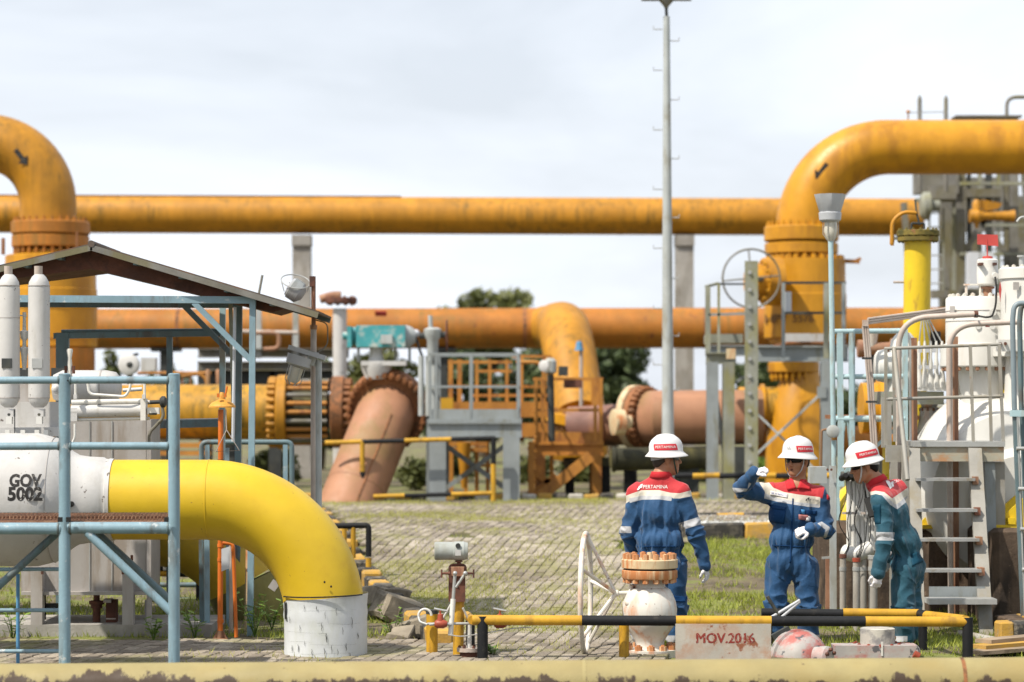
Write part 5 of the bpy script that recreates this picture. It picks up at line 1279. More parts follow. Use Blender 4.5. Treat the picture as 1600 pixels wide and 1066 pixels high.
# --- two white accumulator bottles and the actuator on the valve
def bottles():
    d = 26.2
    for x, lb in ((14, 'white gas bottle with a ring seam and greenish shoulder'), (61, 'white gas bottle standing next to the corner post of the walkway frame')):
        t = thing('gas_bottle', lb, 'gas bottle', P(x, 640, d), 'white gas bottles on the valve actuator')
        rr = S(16.8, d); 
        prof = [(0, S(8, d)), (S(4, d), S(12, d)), (S(12, d), rr), (S(36, d), rr)]
        m = MB(); m.lathe(P(x, 637, d), UZ, [(0, S(7, d)), (S(4, d), S(12, d)), (S(11, d), S(16, d)), (S(18, d), rr), (S(185, d), rr * 1.0), (S(196, d), S(15.5, d)), (S(204, d), S(11, d)), (S(208, d), S(7, d))], 32); m.build('bottle', m_whd, t)
        for y in ((446, 621) if x > 30 else (446, 496, 621)): MB().cyl(P(x, y, d), P(x, y + 1.6, d), rr * 1.02, 32).build('band', m_cab, t)
        MB().cyl(P(x - 1, 430, d), P(x - 1, 416, d), S(6.5, d), 16).build('neck', m_tan, t)
        MB().box(P(x + 0, 568, d) - UY * (rr * .99), (S(16, d), .012, S(15, d))).build('name_plate', m_greyd if x < 30 else m_galv, t)
        MB().box(P(x + 1, 645, d), (S(15, d), .09, S(12, d))).build('bracket', m_whd, t)
        MB().box(P(x + 2, 657, d) - UY * .03, (S(9, d), .06, S(11, d))).build('fitting', m_wht, t)
        MB().cyl(P(x + 1, 648, d - .2) - UY * .02, P(x + 1, 648, d - .2) - UY * .035, .012, 8).build('bolt', m_greyd, t)
    a = thing('valve_actuator', 'white hydraulic actuator with piston tube and tie rods above the valve body', 'actuator', P(120, 640, 26.3)); d = 26.3
    def bx(nm, x0, x1, y0, y1, dd, dep, mt): return MB().box(P((x0 + x1) / 2, (y0 + y1) / 2, dd) + UY * dep / 2, (S(x1 - x0, dd), dep, S(y1 - y0, dd))).build(nm, mt, a)
    bx('manifold_block', -60, 92, 628, 668, d + .3, .25, m_whd)
    bx('mounting_plate', -60, 95, 668, 682, d, .4, m_whd)
    m = MB(); m.lathe(P(38, 682, d + .3), -UZ, [(0, S(44, d)), (S(10, d), S(40, d)), (S(18, d), S(40, d))], 32); m.build('bonnet', m_whd, a)
    for x in (12, 36, 58, 72): MB().box(P(x, 676, d - .1), (S(7, d), .03, S(8, d))).build('bolt', m_wht, a)
    bx('back_plate', 26, 50, 575, 592, d + .6, .05, m_greyd); bx('back_plate', 80, 104, 575, 592, d + .6, .05, m_greyd)
    bx('back_plate', 30, 48, 600, 640, d + .6, .05, m_cab)
    # small valve knuckles between the bottles
    m = MB(); m.lathe(P(38, 488, d), -UZ, [(0, S(3, d)), (S(10, d), S(2.5, d)), (S(28, d), S(3, d)), (S(30, d), S(7, d)), (S(40, d), S(6, d)), (S(44, d), S(3, d)), (S(54, d), S(3, d)), (S(56, d), S(7, d)), (S(68, d), S(5, d)), (S(90, d), S(3, d))], 14); m.build('needle_valves', m_wht, a)
    MB().tube([P(30, 493, d), P(42, 494, d)], S(1, d), 6).build('link_tube', m_galv, a)
    # tank, tie rods, piston tube
    m = MB(); y = 605; m.lathe(P(98, y, d + .6), UX, [(S(-14, d), S(20, d)), (0, S(27, d)), (S(70, d), S(27, d)), (S(85, d), S(24, d)), (S(92, d), S(16, d)), (S(94, d), S(6, d))], 32); m.build('tank', m_whd, a)
    for x in (158,): MB().cyl(P(x, y, d + .6), P(x + 2, y, d + .6), S(27.6, d), 32).build('tank_band', m_cab, a)
    MB().cyl(P(112, 629, d), P(224, 627, d), S(4.2, d), 14).build('tie_rod', m_wht, a)
    MB().cyl(P(118, 656, d), P(222, 654, d), S(2.6, d), 12).build('tie_rod', m_wht, a)
    MB().cyl(P(112, 643, d), P(222, 641, d), S(10, d), 24).build('piston_tube', m_whd, a)
    MB().box(P(225, 640, d), (S(8, d), .12, S(34, d))).build('end_plate', m_wht, a)
    for yy in (628, 654): MB().lathe(P(228, yy, d), UX, [(0, S(2.6, d)), (S(6, d), S(2.4, d))], 8).build('rod_nut', m_whd, a)
    MB().box(P(240, 642, d), (S(18, d), .07, S(10, d))).build('rod_clevis', m_wht, a); MB().box(P(240, 647, d) - UY * .037, (S(12, d), .004, S(3, d))).build('weathered_patch', m_olive, a)
    MB().cyl(P(229, 629, d + .2), P(252, 628, d + .2), S(3.2, d), 12).build('dark_rod', m_greyd, a)
    m = MB(); m.lathe(P(250, 628, d + .2), UX, [(0, S(6, d)), (S(3, d), S(9, d)), (S(8, d), S(9, d)), (S(10, d), S(5, d))], 18); m.build('dark_fitting', m_greyd, a)
    MB().tube(bend([P(253, 634, d + .2), P(256, 652, d + .2), P(245, 664, d + .2), P(233, 676, d + .2), P(233, 700, d + .2)], .08), S(2.6, d), 10).build('flex_hose', m_tow, a)
    MB().box(P(116, 648, d), (S(12, d), .1, S(20, d))).build('head_block', m_whd, a)
    for x, y0, y1 in ((118, 600, 624), (226, 600, 622)): MB().cyl(P(x, y0, d - .1), P(x, y1, d - .1), S(2, d), 8).build('riser_tube', m_wht, a)
    for x in (118, 225): MB().box(P(x, 620, d - .1), (S(5, d), .05, S(7, d))).build('tube_fitting', m_whd, a)
    MB().tube(bend([P(137, 598, d - .1), P(139, 616, d - .1), P(196, 620, d - .1), P(203, 608, d - .1), P(204, 598, d - .1)], .06), S(2.2, d), 8).build('loop_tube', m_wht, a)
    MB().cyl(P(192, 610, d + .2), P(222, 608, d + .2), S(3, d), 10).build('cross_tube', m_whd, a)
    MB().tube(bend([P(117, 662, d - .1), P(117, 684, d - .1), P(112, 694, d - .1)], .04), S(2, d), 8).build('drain_tube', m_wht, a)
    m = MB(); m.lathe(P(109, 590, d), UZ, [(0, S(5, d)), (S(8, d), S(3, d)), (S(20, d), S(4, d)), (S(30, d), S(3, d)), (S(42, d), S(5, d)), (S(45, d), S(4, d))], 12); m.build('vent_head', m_whr, a)
    for x in (103, 115): MB().box(P(x, 578, d), (S(4, d), .03, S(12, d))).build('lever', m_rust, a)
    MB().sphere(P(88, 608, d + .4), S(8, d), 14, 10).build('side_dome', m_whd, a)
    MB().cyl(P(-20, 688, d - .1), P(92, 687, d - .1), S(1, d), 6).build('impulse_tube', m_galv, a)
    MB().cyl(P(23, 640, d - .1), P(23, 690, d - .1), S(.8, d), 6).build('impulse_tube', m_greyd, a)
bottles()
# --- canopy
def canopy():
    d = 27.6; dep = 1.5
    t = thing('canopy', 'small pitched canopy with rusty sheet roof on blue grey posts', 'canopy', G(200, d))
    rear = d + dep / K * 1
    ap = P(143, 383, d); le = P(-120, 445, d); re = P(498, 489, d)
    def sheet(a, b, nm):
        nrm = (b - a).cross(UY).normalized(); nrm = nrm if nrm.z > 0 else -nrm
        m = MB(); n = 10
        m.prism([a + nrm * .015, b + nrm * .015, b - nrm * .005, a - nrm * .005], UY * dep); m.build(nm, m_roof, t)
        m = MB(); m.bar(a - nrm * .022, b - nrm * .022, .03, .05, nrm); m.build('barge_board', m_tow, t)
        m = MB(); m.bar(a - nrm * .022 + UY * dep, b - nrm * .022 + UY * dep, .03, .045, nrm); m.build('barge_board', m_blued, t)
        for k in range(1, 5):
            p = a.lerp(b, k / 5) - nrm * .03; MB().bar(p, p + UY * dep, .05, .05).build('purlin', m_blued, t)
    sheet(ap, re, 'roof_sheet'); sheet(ap, le, 'roof_sheet')
    MB().prism([P(143, 392, d + .25), P(446, 482, d + .25), P(425, 488, d + .25), P(143, 420, d + .25)], UY * .9).build('ceiling_panel', m_rust, t)
    MB().prism([P(143, 392, d + .25), P(143, 420, d + .25), P(-60, 446, d + .25), P(-90, 442, d + .25)], UY * .9).build('ceiling_panel', m_rust, t)
    MB().cyl(ap + Vector((0, -.02, .01)), ap + Vector((0, dep + .02, .01)), .03, 10).build('ridge_cap', m_roof, t)
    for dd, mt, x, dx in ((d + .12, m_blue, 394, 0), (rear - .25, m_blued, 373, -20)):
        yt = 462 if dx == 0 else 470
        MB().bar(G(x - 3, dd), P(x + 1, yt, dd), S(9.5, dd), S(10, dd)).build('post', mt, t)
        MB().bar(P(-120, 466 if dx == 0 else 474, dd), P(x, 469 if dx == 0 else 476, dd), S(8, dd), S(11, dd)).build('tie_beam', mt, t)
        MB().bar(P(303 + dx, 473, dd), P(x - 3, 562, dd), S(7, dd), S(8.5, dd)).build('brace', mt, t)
        MB().bar(G(-100, dd), P(-100, 450, dd), S(10, dd), S(10, dd)).build('post', mt, t)
    MB().bar(P(362, 475, rear - .3), G(362, rear - .3), S(8, d), S(7, d)).build('post', m_rstrip, t) if False else None
    MB().bar(P(365, 640, d + .6), P(360, 470, d + .6), S(6, d), S(6, d)).build('conduit', m_lich, t)
    MB().cyl(P(367, 480, d + .3), P(364, 690, d + .3), S(2.6, d), 8).build('conduit', m_pale, t)
    g = thing('guard_rail', 'blue grey guard rail behind the gas bottles', 'railing', G(170, 29.5)); d = 29.5
    MB().bar(P(84, 525, d), P(345, 521, d), S(7, d), S(9, d)).build('rail', m_blued, g)
    MB().cyl(P(96, 518, d), P(345, 516, d), S(3, d), 8).build('top_tube', m_blued, g)
    MB().bar(P(98, 520, d), G(98, d), S(20, d), S(10, d)).build('post', m_blued, g)
    MB().bar(P(265, 527, d), G(265, d), S(9, d), S(9, d)).build('post', m_blued, g)
    MB().bar(P(231, 664, d), P(348, 661, d), S(8, d), S(12, d)).build('rail', m_blued, g)
    MB().cyl(P(231, 658, d), P(348, 656, d), S(2.6, d), 8).build('top_tube', m_galv, g)
    MB().bar(P(348, 480, d + .2), G(346, d + .2), S(9, d), S(9, d)).build('post', m_bluel, g)
    g = thing('guard_rail', 'low blue grey pipe guard over the yellow elbow', 'railing', G(390, 32)); d = 32
    MB().tube(bend([G(315, d), P(315, 691, d), P(456, 691, d), G(456, d)], .06), S(4, d), 12).build('hoop', m_blued, g)
    for x, yt in ((324, 694), (446, 694)): MB().bar(P(x, yt, d + .4), G(x, d + .4), S(7, d), S(7, d)).build('post', m_blue, g)
    # double blue post and rusty post under the elbow
    s = thing('channel_post', 'double blue grey channel post standing under the yellow elbow', 'post', G(320, 28.0)); d = 28.0
    MB().bar(G(316, d), P(314, 800, d), S(7, d), S(9, d)).build('web', m_blued, s); MB().bar(G(324, d - .1), P(323, 800, d - .1), S(8, d), S(5, d)).build('flange', m_blue, s)
    s = thing('channel_post', 'thin blue grey post behind the orange shower pole', 'post', G(357, 28.6)); MB().bar(G(357, 28.6), P(355, 700, 28.6), S(6, 28), S(6, 28)).build('web', m_blue, s)
    s = thing('pipe_post', 'rusty whitish pipe post under the yellow elbow', 'post', G(388, 28.2)); MB().cyl(G(387, 28.2), P(390, 800, 28.2), S(5.2, 28), 12).build('pipe', m_cream, s)
    MB().sphere(P(388, 891, 27.9), (S(3, 28), .02, S(4, 28)), 10, 6).build('knot', m_rust, s)
canopy()
# --- safety shower
def shower():
    d = 27.3; b = G(344, d)
    t = thing('safety_shower', 'orange safety shower pole with bowl shaped head and pull ring', 'shower', b)
    MB().tube([b + UZ * .05, P(345, 640, d)], S(4.2, d), 16).build('pole', m_shw, t)
    for y in (718, 850, 872, 968): MB().cyl(P(344.5, y, d), P(344.5, y + 5, d), S(5.2, d), 16).build('coupling', m_shw if y > 800 else m_rust, t)
    m = MB(); m.lathe(P(347, 637, d), UZ, [(0, S(21, d)), (S(2, d), S(21, d)), (S(7, d), S(17, d)), (S(11, d), S(9, d)), (S(13, d), S(5, d)), (S(20, d), S(4.5, d)), (S(24, d), S(3, d))], 32); m.build('shower_bowl', m_shh, t)
    for x in (341, 352): MB().box(P(x, 618, d - .1), (S(3.5, d), .03, S(6, d))).build('side_lug', m_shw, t)
    MB().tube([P(352, 618, d), P(355, 604, d)], S(1.5, d), 6).build('lever', m_shw, t)
    MB().tube([P(353, 640, d - .1), P(354, 672, d - .1), P(337, 706, d - .1), P(374, 704, d - .1), P(354, 672, d - .1)], S(.8, d), 6).build('pull_ring', m_tan, t)
    MB().lathe(b, UZ, [(0, S(12, d)), (.012, S(12, d)), (.02, S(5, d)), (.10, S(4, d))], 16).build('base_flange', m_rstrip, t)
    for s in (-1, 1): MB().prism([b + Vector((0, 0, .13)), b + Vector((0, 0, .01)), b + Vector((s * .065, 0, .01))], UY * .012).build('base_gusset', m_rstrip, t)
    MB().tube(bend([P(345, 848, d), P(364, 850, d), P(366, 900, d), P(369, 996, d)], .03), S(3, d), 10).build('side_pipe', m_shw, t)
    s = thing('notice_board', 'small blank white notice plate fixed beside the shower pole', 'sign', P(353, 874, d - .2))
    MB().prism([P(346, 858, d - .2), P(359, 854, d - .2), P(359, 888, d - .2), P(346, 893, d - .2)], UY * .006).build('plate', m_pale, s)
    s = thing('pipe_post', 'slim pale post between the notice plate and the rusty post', 'post', G(362, 28.0)); MB().cyl(G(361, 28.0), P(361, 845, 28.0), S(3, 28), 8).build('pipe', m_tan, s)
shower()
# --- canopy lamps
def lamps():
    d = 29.0
    t = thing('lamp_post', 'grey lamp post with a tilted white bulkhead lamp beside the canopy eave', 'lamp post', G(498, d))
    MB().cyl(G(498, d), P(498, 562, d), S(5, d), 16).build('post', m_greyl, t)
    u = (P(508, 558, d) - P(452, 541, d)).normalized(); v = u.cross(UY).normalized(); v = v if v.z > 0 else -v
    R = Matrix((u, UY, v)).transposed()
    m = MB(); m.box(P(480, 551, d), (S(60, d), S(26, d), S(7, d)), R); m.build('hood', m_fer, t)
    m = MB(); m.lathe(P(470, 557, d), -v, [(0, S(21, d)), (S(14, d), S(20, d)), (S(17, d), S(15, d))], 24); m.build('lamp_body', m_fer, t)
    g = m2 = MB(); c = P(464, 574, d); m2.lathe(c, -v, [(0, S(11, d)), (S(20, d), S(10, d)), (S(25, d), S(6, d))], 20); m2.build('bulb_glass', m_lens, t)
    for k in range(6):
        an = k * math.pi / 3; o = (u * math.cos(an) + UY * math.sin(an)) * S(13, d)
        MB().tube([c + o + v * .01, c + o - v * S(22, d), c - v * S(29, d) + o * .5], .004, 5).build('guard_wire', m_galv, t)
    MB().box(P(488, 560, d), (S(14, d), .1, S(22, d)), R).build('bracket', m_greyl, t)
    p = thing('conduit_pipe', 'brown stained conduit pipe rising past the canopy eave', 'pipe', G(489, 29.3)); d = 29.3
    MB().cyl(G(490, d), P(490, 512, d), S(4.6, d), 14).build('pipe', m_tan, p); MB().cyl(P(490, 512, d), P(490, 432, d), S(3.4, d), 12).build('pipe', m_rstrip, p)
    for y in (508, 560): MB().cyl(P(490, y, d), P(490, y + 7, d), S(5.6, d), 14).build('coupling', m_rstrip, p)
    f = thing('flood_light', 'round caged flood light mounted above the canopy eave', 'lamp', P(462, 452, d))
    ax = Vector((-.45, -.2, -.75)).normalized(); c = P(462, 451, d)
    m = MB(); m.lathe(P(474, 462, d) , Vector((-.75, 0, .5)), [(0, S(8, d)), (S(6, d), S(16, d)), (S(16, d), S(17, d)), (S(26, d), S(15, d)), (S(28, d), S(8, d))], 24); m.build('housing', m_fer, f)
    for k in range(7): 
        q = P(474, 462, d) + Vector((-.75, 0, .5)).normalized() * S(8 + k * 2.4, d); MB().ring(q, Vector((-.75, 0, .5)), S(17, d), .005, 24, 5).build('cooling_fin', m_greyl, f)
    MB().ring(P(462, 440, d), Vector((.2, -.5, .9)), S(23, d), .006, 32, 6).build('guard_ring', m_galv, f)
    for x in (440, 452, 474, 484): MB().cyl(P(x, 441, d), P(x + (4 if x < 460 else -4), 456, d), .005, 5).build('guard_wire', m_galv, f)
    MB().box(P(488, 440, d), (S(8, d), .08, S(16, d))).build('bracket', m_rust, f)
    MB().cyl(P(410, 430, 30.5), P(404, 462, 30.5), S(2, 30), 6).build('stay_rod', m_tow, f)
    MB().tube(bend([P(492, 500, d), P(512, 505, d), P(512, 540, d), P(496, 552, d)], .08), S(1.0, d), 6).build('cable', m_tow, f)
lamps()

# ================================================================== CENTRE FOREGROUND
def transmitter():
    d = 25.4; b = G(716, d)
    t = thing('pressure_transmitter', 'grey cylindrical transmitter on a rusty bracket and yellow pipe stand', 'transmitter', b)
    MB().cyl(b, P(717, 935, d), S(8.4, d), 18).build('stand_pipe', m_by, t)
    MB().box(P(714, 913, d - .05), (S(26, d), .07, S(54, d))).build('mounting_plate', m_rust, t)
    m = MB(); m.lathe(P(679, 861, d), UX, [(0, S(13, d)), (S(1.5, d), S(14.2, d)), (S(30, d), S(14, d)), (S(31, d), S(14.8, d)), (S(46, d), S(14.8, d)), (S(47, d), S(14, d)), (S(52, d), S(13, d))], 30); m.build('head', m_xmt, t)
    MB().lathe(P(728, 860, d), UX, [(0, S(12, d)), (S(3, d), S(11, d))], 24).build('end_cap', m_blue, t)
    MB().cyl(P(716, 852, d) - UY * .073, P(716, 852, d) - UY * .082, S(4, d), 14).build('entry_plug', m_greyd, t)
    MB().box(P(716, 863, d) - UY * .072, (S(9, d), .01, S(9, d))).build('name_plate', m_whd, t)
    MB().lathe(P(717, 876, d), -UZ, [(0, S(5.5, d)), (S(2, d), S(6, d)), (S(3, d), S(3, d)), (S(6, d), S(3.5, d))], 12).build('neck', m_rust, t)
    MB().tube(bend([P(703, 900, d), P(703, 883, d), P(727, 883, d), P(727, 900, d)], .03), S(2.4, d), 8).build('u_bolt', m_rust, t)
    MB().box(P(715, 893, d - .1), (S(20, d), .06, S(14, d))).build('manifold', m_rstrip, t)
    for s in (-1, 1):
        x = 715 + s * 12
        MB().lathe(P(x, 896, d - .15), Vector((s, 0, 0)), [(0, S(3, d)), (S(4, d), S(2, d)), (S(12, d), S(1.6, d))], 10).build('needle_stem', m_rust, t)
        MB().cyl(P(x + s * 13, 890, d - .15), P(x + s * 13, 903, d - .15), S(1.4, d), 6).build('tee_handle', m_rust, t)
    MB().tube(bend([P(711, 897, d - .3), P(710, 940, d - .3), P(705, 970, d - .35), P(704, 993, d - .35)], .05), [S(2.4, d)] * 2 + [S(3.4, d)] * 14, 10).build('impulse_tube', m_galv, t) if False else MB().tube([P(711, 896, d - .3), P(708, 938, d - .3)], S(2.6, d), 10).build('impulse_tube', m_galv, t)
    MB().tube([P(708, 936, d - .3), P(704, 992, d - .32)], S(4, d), 10).build('impulse_tube', m_wht, t)
    MB().tube([P(727, 896, d - .3), P(712, 918, d - .3)], S(2.2, d), 8).build('impulse_tube', m_galv, t)
    MB().tube([P(706, 942, d - .25), P(693, 965, d - .2)], S(1.7, d), 8).build('impulse_tube', m_wht, t)
    MB().tube([P(723, 950, d - .25), P(734, 972, d - .2)], S(1.7, d), 8).build('impulse_tube', m_wht, t)
    for x in (711, 727): MB().sphere(P(x, 896, d - .32), S(3.6, d), 10, 8).build('elbow_fitting', m_galv, t)
    MB().cyl(P(668, 975, d - .3), P(768, 974, d - .3), S(2, d), 10).build('cross_tube', m_galv, t)
    MB().tube([P(734, 968, d - .2), P(733, 1012, d - .2)], S(3.6, d), 12).build('drop_tube', m_wht, t)
    MB().tube(bend([P(700, 992, d - .4), P(720, 995, d - .4), P(755, 990, d - .4), P(800, 982, d - .4), P(830, 980, d - .3)], .06), S(.9, d), 6).build('thin_tube', m_galv, t)
    MB().lathe(P(733, 1012, d - .2), -UZ, [(0, S(19, d)), (S(6, d), S(19, d))], 24).build('base_flange', m_tan, t)
    MB().lathe(P(733, 1018, d - .2), -UZ, [(0, S(14, d)), (S(12, d), S(15, d))], 24).build('base_flange', m_rust, t)
    bolts(t, 'bolt', P(733, 1013, d - .2), UZ, S(15, d), 6, S(2.4, d), S(9, d), m_rust)
    for x, lb in ((688, 'red needle valve on the tubing by the yellow conduit stub'), (781, 'red needle valve on the tubing in front of the yellow barrier rail')):
        v = thing('needle_valve', lb, 'valve', P(x, 975, d - .35), 'red needle valves on the tubing'); dd = d - .35
        MB().lathe(P(x - 9, 975, dd), UX, [(0, S(4, dd)), (S(4, dd), S(7, dd)), (S(14, dd), S(7, dd)), (S(20, dd), S(4, dd))], 12).build('body', m_red, v)
        MB().lathe(P(x, 972, dd), UZ, [(0, S(5, dd)), (S(8, dd), S(4.5, dd)), (S(12, dd), S(4, dd)), (S(13, dd), S(1.5, dd)), (S(20, dd), S(1.5, dd))], 12).build('bonnet', m_red, v)
        MB().cyl(P(x - 10, 951, dd), P(x + 10, 955, dd), S(1.8, dd), 8).build('tee_handle', m_galv, v)
        for s in (-1, 1): MB().cyl(P(x + s * 10, 975, dd), P(x + s * 17, 976, dd), S(2.4, dd), 8).build('fitting', m_galv, v)
    s = thing('conduit_stub', 'short yellow conduit stub with a white looped hose in its cap', 'pipe', G(675, 25.6)); d = 25.6
    MB().cyl(G(675, d), P(675, 958, d), S(9, d), 20).build('pipe', m_by, s); MB().cyl(P(675, 959, d), P(675, 953, d), S(9.6, d), 20).build('cap', m_greyd, s)
    MB().tube(arc(P(664, 962, d - .15), UX, UZ, S(10, d), 0, 200, 14) , S(2, d), 8).build('hose', m_wht, s)
    MB().tube(bend([P(654, 964, d - .15), P(656, 972, d - .2), P(668, 976, d - .25)], .02), S(1.8, d), 8).build('hose', m_galv, s)
transmitter()
def front_barrier():
    d = 25.0; t = thing('barrier', 'black and yellow pipe barrier enclosing the bolted white valve', 'barrier', G(1130, d))
    r = S(8, d)
    xs = [(738, 909, m_by), (909, 1056, m_blk), (1056, 1205, m_by), (1205, 1352, m_blk), (1352, 1514, m_by)]
    def yy(x): return 969 + (x - 738) * .0034
    for a, b, mt in xs: MB().cyl(P(a, yy(a), d), P(b, yy(b), d), r, 20).build('rail', mt, t)
    for x, mt, y in ((754, m_blk, 963), (1512, m_blk, 965)): MB().cyl(G(x, d, -.05), P(x, y, d), S(8.5, d), 18).build('post', mt, t)
    MB().cyl(G(975, d + .2, -.05), P(975, 975, d + .2), S(8, d), 18).build('post', m_by, t)
    # rear rail
    D = 26.3; z = P(0, 958, D).z
    for a, b, mt in ((1190, 1317, m_blk), (1317, 1437, m_by)): MB().cyl(P(a, 957.5, D), P(b, 959, D), S(7, D), 18).build('rail', mt, t)
    MB().cyl(P(1437, 959, D), P(1448, 962, D - .35), S(7, D), 18).build('rail', m_blk, t); MB().cyl(P(1448, 962, D - .35), P(1508, 969, d + .1), S(7.4, D), 18).build('rail', m_by, t)
    for x, dd in ((1442, D), (1200, D), (735, D)): MB().cyl(G(x, dd, -.05), P(x, 962, dd), S(7, dd), 16).build('post', m_blk, t)
    MB().cyl(P(738, yy(738), d), P(730, 962, D), S(7, d), 16).build('rail', m_by, t)
    s = thing('sign_plate', 'rusty white plate stencilled MOV hanging on the barrier rail', 'sign', P(1130, 1000, d - .15))
    MB().box(P(1130, 1003, d - .05), (S(149, d), .012, S(56, d))).build('plate', m_sign, s)
    c = P(1133, 998, d - .05) - UY * .0072
    lettering(s, text_mesh('MOV.2016', S(22, d), 0, .95), lambda u, v: c + Vector((u, 0, v)), m_inkr)
    for k in (-1, 1): lettering(s, text_mesh('MOV.2016', S(22, d), 0, .95), lambda u, v: c + Vector((u + .0035 * k, -.0004 - .0003 * k, v + .002 * k)), m_inkr)
front_barrier()
def mov_valve():
    d = 25.7; x = 1015; b = G(x, d)
    t = thing('gate_valve', 'rust stained white valve with a bolted cream flange cover', 'valve', b)
    def L_(y): return P(x, y, d)
    m = MB(); prof = [(1040, 46), (1014, 46), (1013, 24), (1008, 22), (1000, 24), (988, 31), (978, 38), (965, 42), (952, 43), (940, 41), (928, 36), (921, 32), (917, 25), (908, 23), (903, 22)]
    m.lathe(L_(1040), UZ, [(S(1040 - y, d), S(r, d)) for y, r in prof], 40); m.build('body', m_whr, t)
    m = MB(); m.lathe(L_(1040), UZ, [(0, S(45, d)), (S(22, d), S(45, d))], 36); m.build('base_flange', m_cream, t)
    bolts(t, 'bolt', L_(1014), UZ, S(38, d), 12, S(6, d), S(18, d), m_crust)
    m = MB(); m.lathe(L_(904), UZ, [(0, S(42, d)), (S(2, d), S(43.5, d)), (S(13, d), S(43.5, d)), (S(14, d), S(42, d))], 40); m.build('flange', m_crust, t)
    MB().cyl(L_(890), L_(887.5), S(40, d), 36).build('gasket', m_rub, t)
    m = MB(); m.lathe(L_(887.5), UZ, [(0, S(43, d)), (S(1, d), S(44, d)), (S(13, d), S(44, d)), (S(14.5, d), S(42, d))], 40); m.build('cover_flange', m_cream, t)
    bolts(t, 'bolt', L_(869), UZ, S(37, d), 14, S(5.2, d), S(10, d), m_crust)
    bolts(t, 'nut', L_(907), UZ, S(37, d), 14, S(5, d), S(8, d), m_crust)
    MB().lathe(L_(874), UZ, [(0, S(6, d)), (S(6, d), S(5, d)), (S(11, d), S(3.5, d))], 10).build('centre_plug', m_cream, t)
    MB().sphere(P(983, 942, d - .1), (S(7, d), S(9, d), S(7, d)), 14, 10).build('side_boss', m_whr, t)
    MB().sphere(P(1045, 938, d - .1), (S(6, d), S(9, d), S(9, d)), 14, 10).build('side_boss', m_whr, t)
    MB().sphere(P(991, 952, d - .86) + UY * .62, (S(4, d), .02, S(12, d)), 12, 8).build('red_patch', m_flagr, t) if False else None
    m = MB(); m.box(P(990, 922, d), (S(12, d), .12, S(16, d))); m.build('stem_block', m_whr, t)
    for y in (917, 925): MB().cyl(P(990, y, d) - UY * .06, P(990, y, d) - UY * .068, S(2, d), 8).build('screw', m_rust, t)
    MB().cyl(P(986, 926, d), P(964, 927, d), S(3.2, d), 12).build('hand_shaft', m_whr, t)
    hub = P(962, 927, d)
    w = thing('handwheel', 'white spoked handwheel turned edge on beside the bolted white valve', 'handwheel', hub)
    MB().lathe(hub + UX * S(4, d), -UX, [(0, S(5, d)), (S(6, d), S(5.5, d)), (S(8, d), S(4, d))], 14).build('hub', m_whr, w)
    c = P(915, 927, d); ax = Vector((1, -.115, 0)).normalized(); R_ = S(93, d)
    MB().ring(c, ax, R_, S(4.2, d), 64, 10).build('rim', m_whr, w)
    a = UZ; bb = ax.cross(a)
    for k in range(5):
        an = math.radians(90 + 72 * k + 10); e = c + (bb * math.cos(an) + a * math.sin(an)) * R_
        MB().tube([hub, hub.lerp(e, .5), e], S(3, d), 8).build('spoke', m_whr, w)
m_flagr = m_red
mov_valve()
def worn_actuator():
    d = 25.6; t = thing('valve_actuator', 'worn red and grey cast actuator lying inside the barrier', 'actuator', G(1290, d))
    c = P(1262, 1034, d); ax = Vector((.42, -.9, .05)).normalized()
    m = MB(); m.lathe(c - ax * .22, ax, [(0, S(46, d)), (.04, S(50, d)), (.10, S(50, d)), (.105, S(46, d)), (.15, S(47, d)), (.17, S(44, d)), (.22, S(40, d)), (.26, S(36, d)), (.30, S(26, d)), (.32, S(14, d))], 48); m.build('drum', m_redw, t)
    e = P(1288, 1026, d - .5)
    MB().lathe(e + UX * -.06, Vector((.8, -.6, 0)), [(0, S(17, d)), (.10, S(17, d)), (.12, S(13, d))], 20).build('hub', m_redw, t)
    bolts(t, 'bolt', e + Vector((.04, -.08, 0)), Vector((.8, -.6, 0)), S(12, d), 6, S(3, d), .03, m_rust)
    m = MB(); m.box(P(1366, 1018, d), (S(130, d), .22, S(22, d))); m.build('arm', m_redw, t)
    MB().sphere(P(1428, 1018, d), (S(10, d), .11, S(11, d)), 16, 10).build('arm_end', m_redw, t)
    MB().box(P(1375, 1012, d) - UY * .112, (S(3, d), .012, S(22, d))).build('joint_rib', m_wht, t)
    MB().box(P(1378, 1008, d + .1), (S(95, d), .3, S(3, d))).build('base_gasket', m_rust, t)
    m = MB(); m.lathe(P(1371, 1007, d + .1), UZ, [(0, S(27, d)), (S(25, d), S(27, d)), (S(26, d), S(25, d))], 32); m.build('turret', m_conw, t)
    bolts(t, 'bolt', P(1371, 1006, d + .1), UZ, S(36, d), 12, S(2.6, d), S(5, d), m_red)
    MB().cyl(P(1428, 1022, d - .2), P(1436, 1026, d - .2), S(6, d), 12).build('drain_plug', m_red, t)
    m = MB(); m.box(P(1222, 992, d + .2), (S(30, d), .08, S(16, d)), Matrix.Rotation(-.5, 3, 'Y')); m.build('clamp', m_greyd, t)
    for p, q, w_ in (((1200, 968), (1250, 938), 2.6), ((1208, 976), (1250, 940), 2.6), ((1222, 968), (1236, 948), 1.6), ((1199, 932), (1217, 962), 2.8)):
        MB().cyl(P(*p, d + .5), P(*q, d + .5), S(w_, d), 10).build('lever_bar', m_greyd if w_ > 2.7 else m_fer, t)
    MB().lathe(P(1222, 1016, d + .2), -UZ, [(0, S(16, d)), (S(25, d), S(16, d))], 16).build('foot', m_greyd, t)
m_conw = mat('pale_pitted_casting', (.50, .48, .43), .8, dirt=(.16, .16, .17), dirt_amt=.4, dirt_scale=(9, 9, 9), var=.15, bump=.4)
worn_actuator()
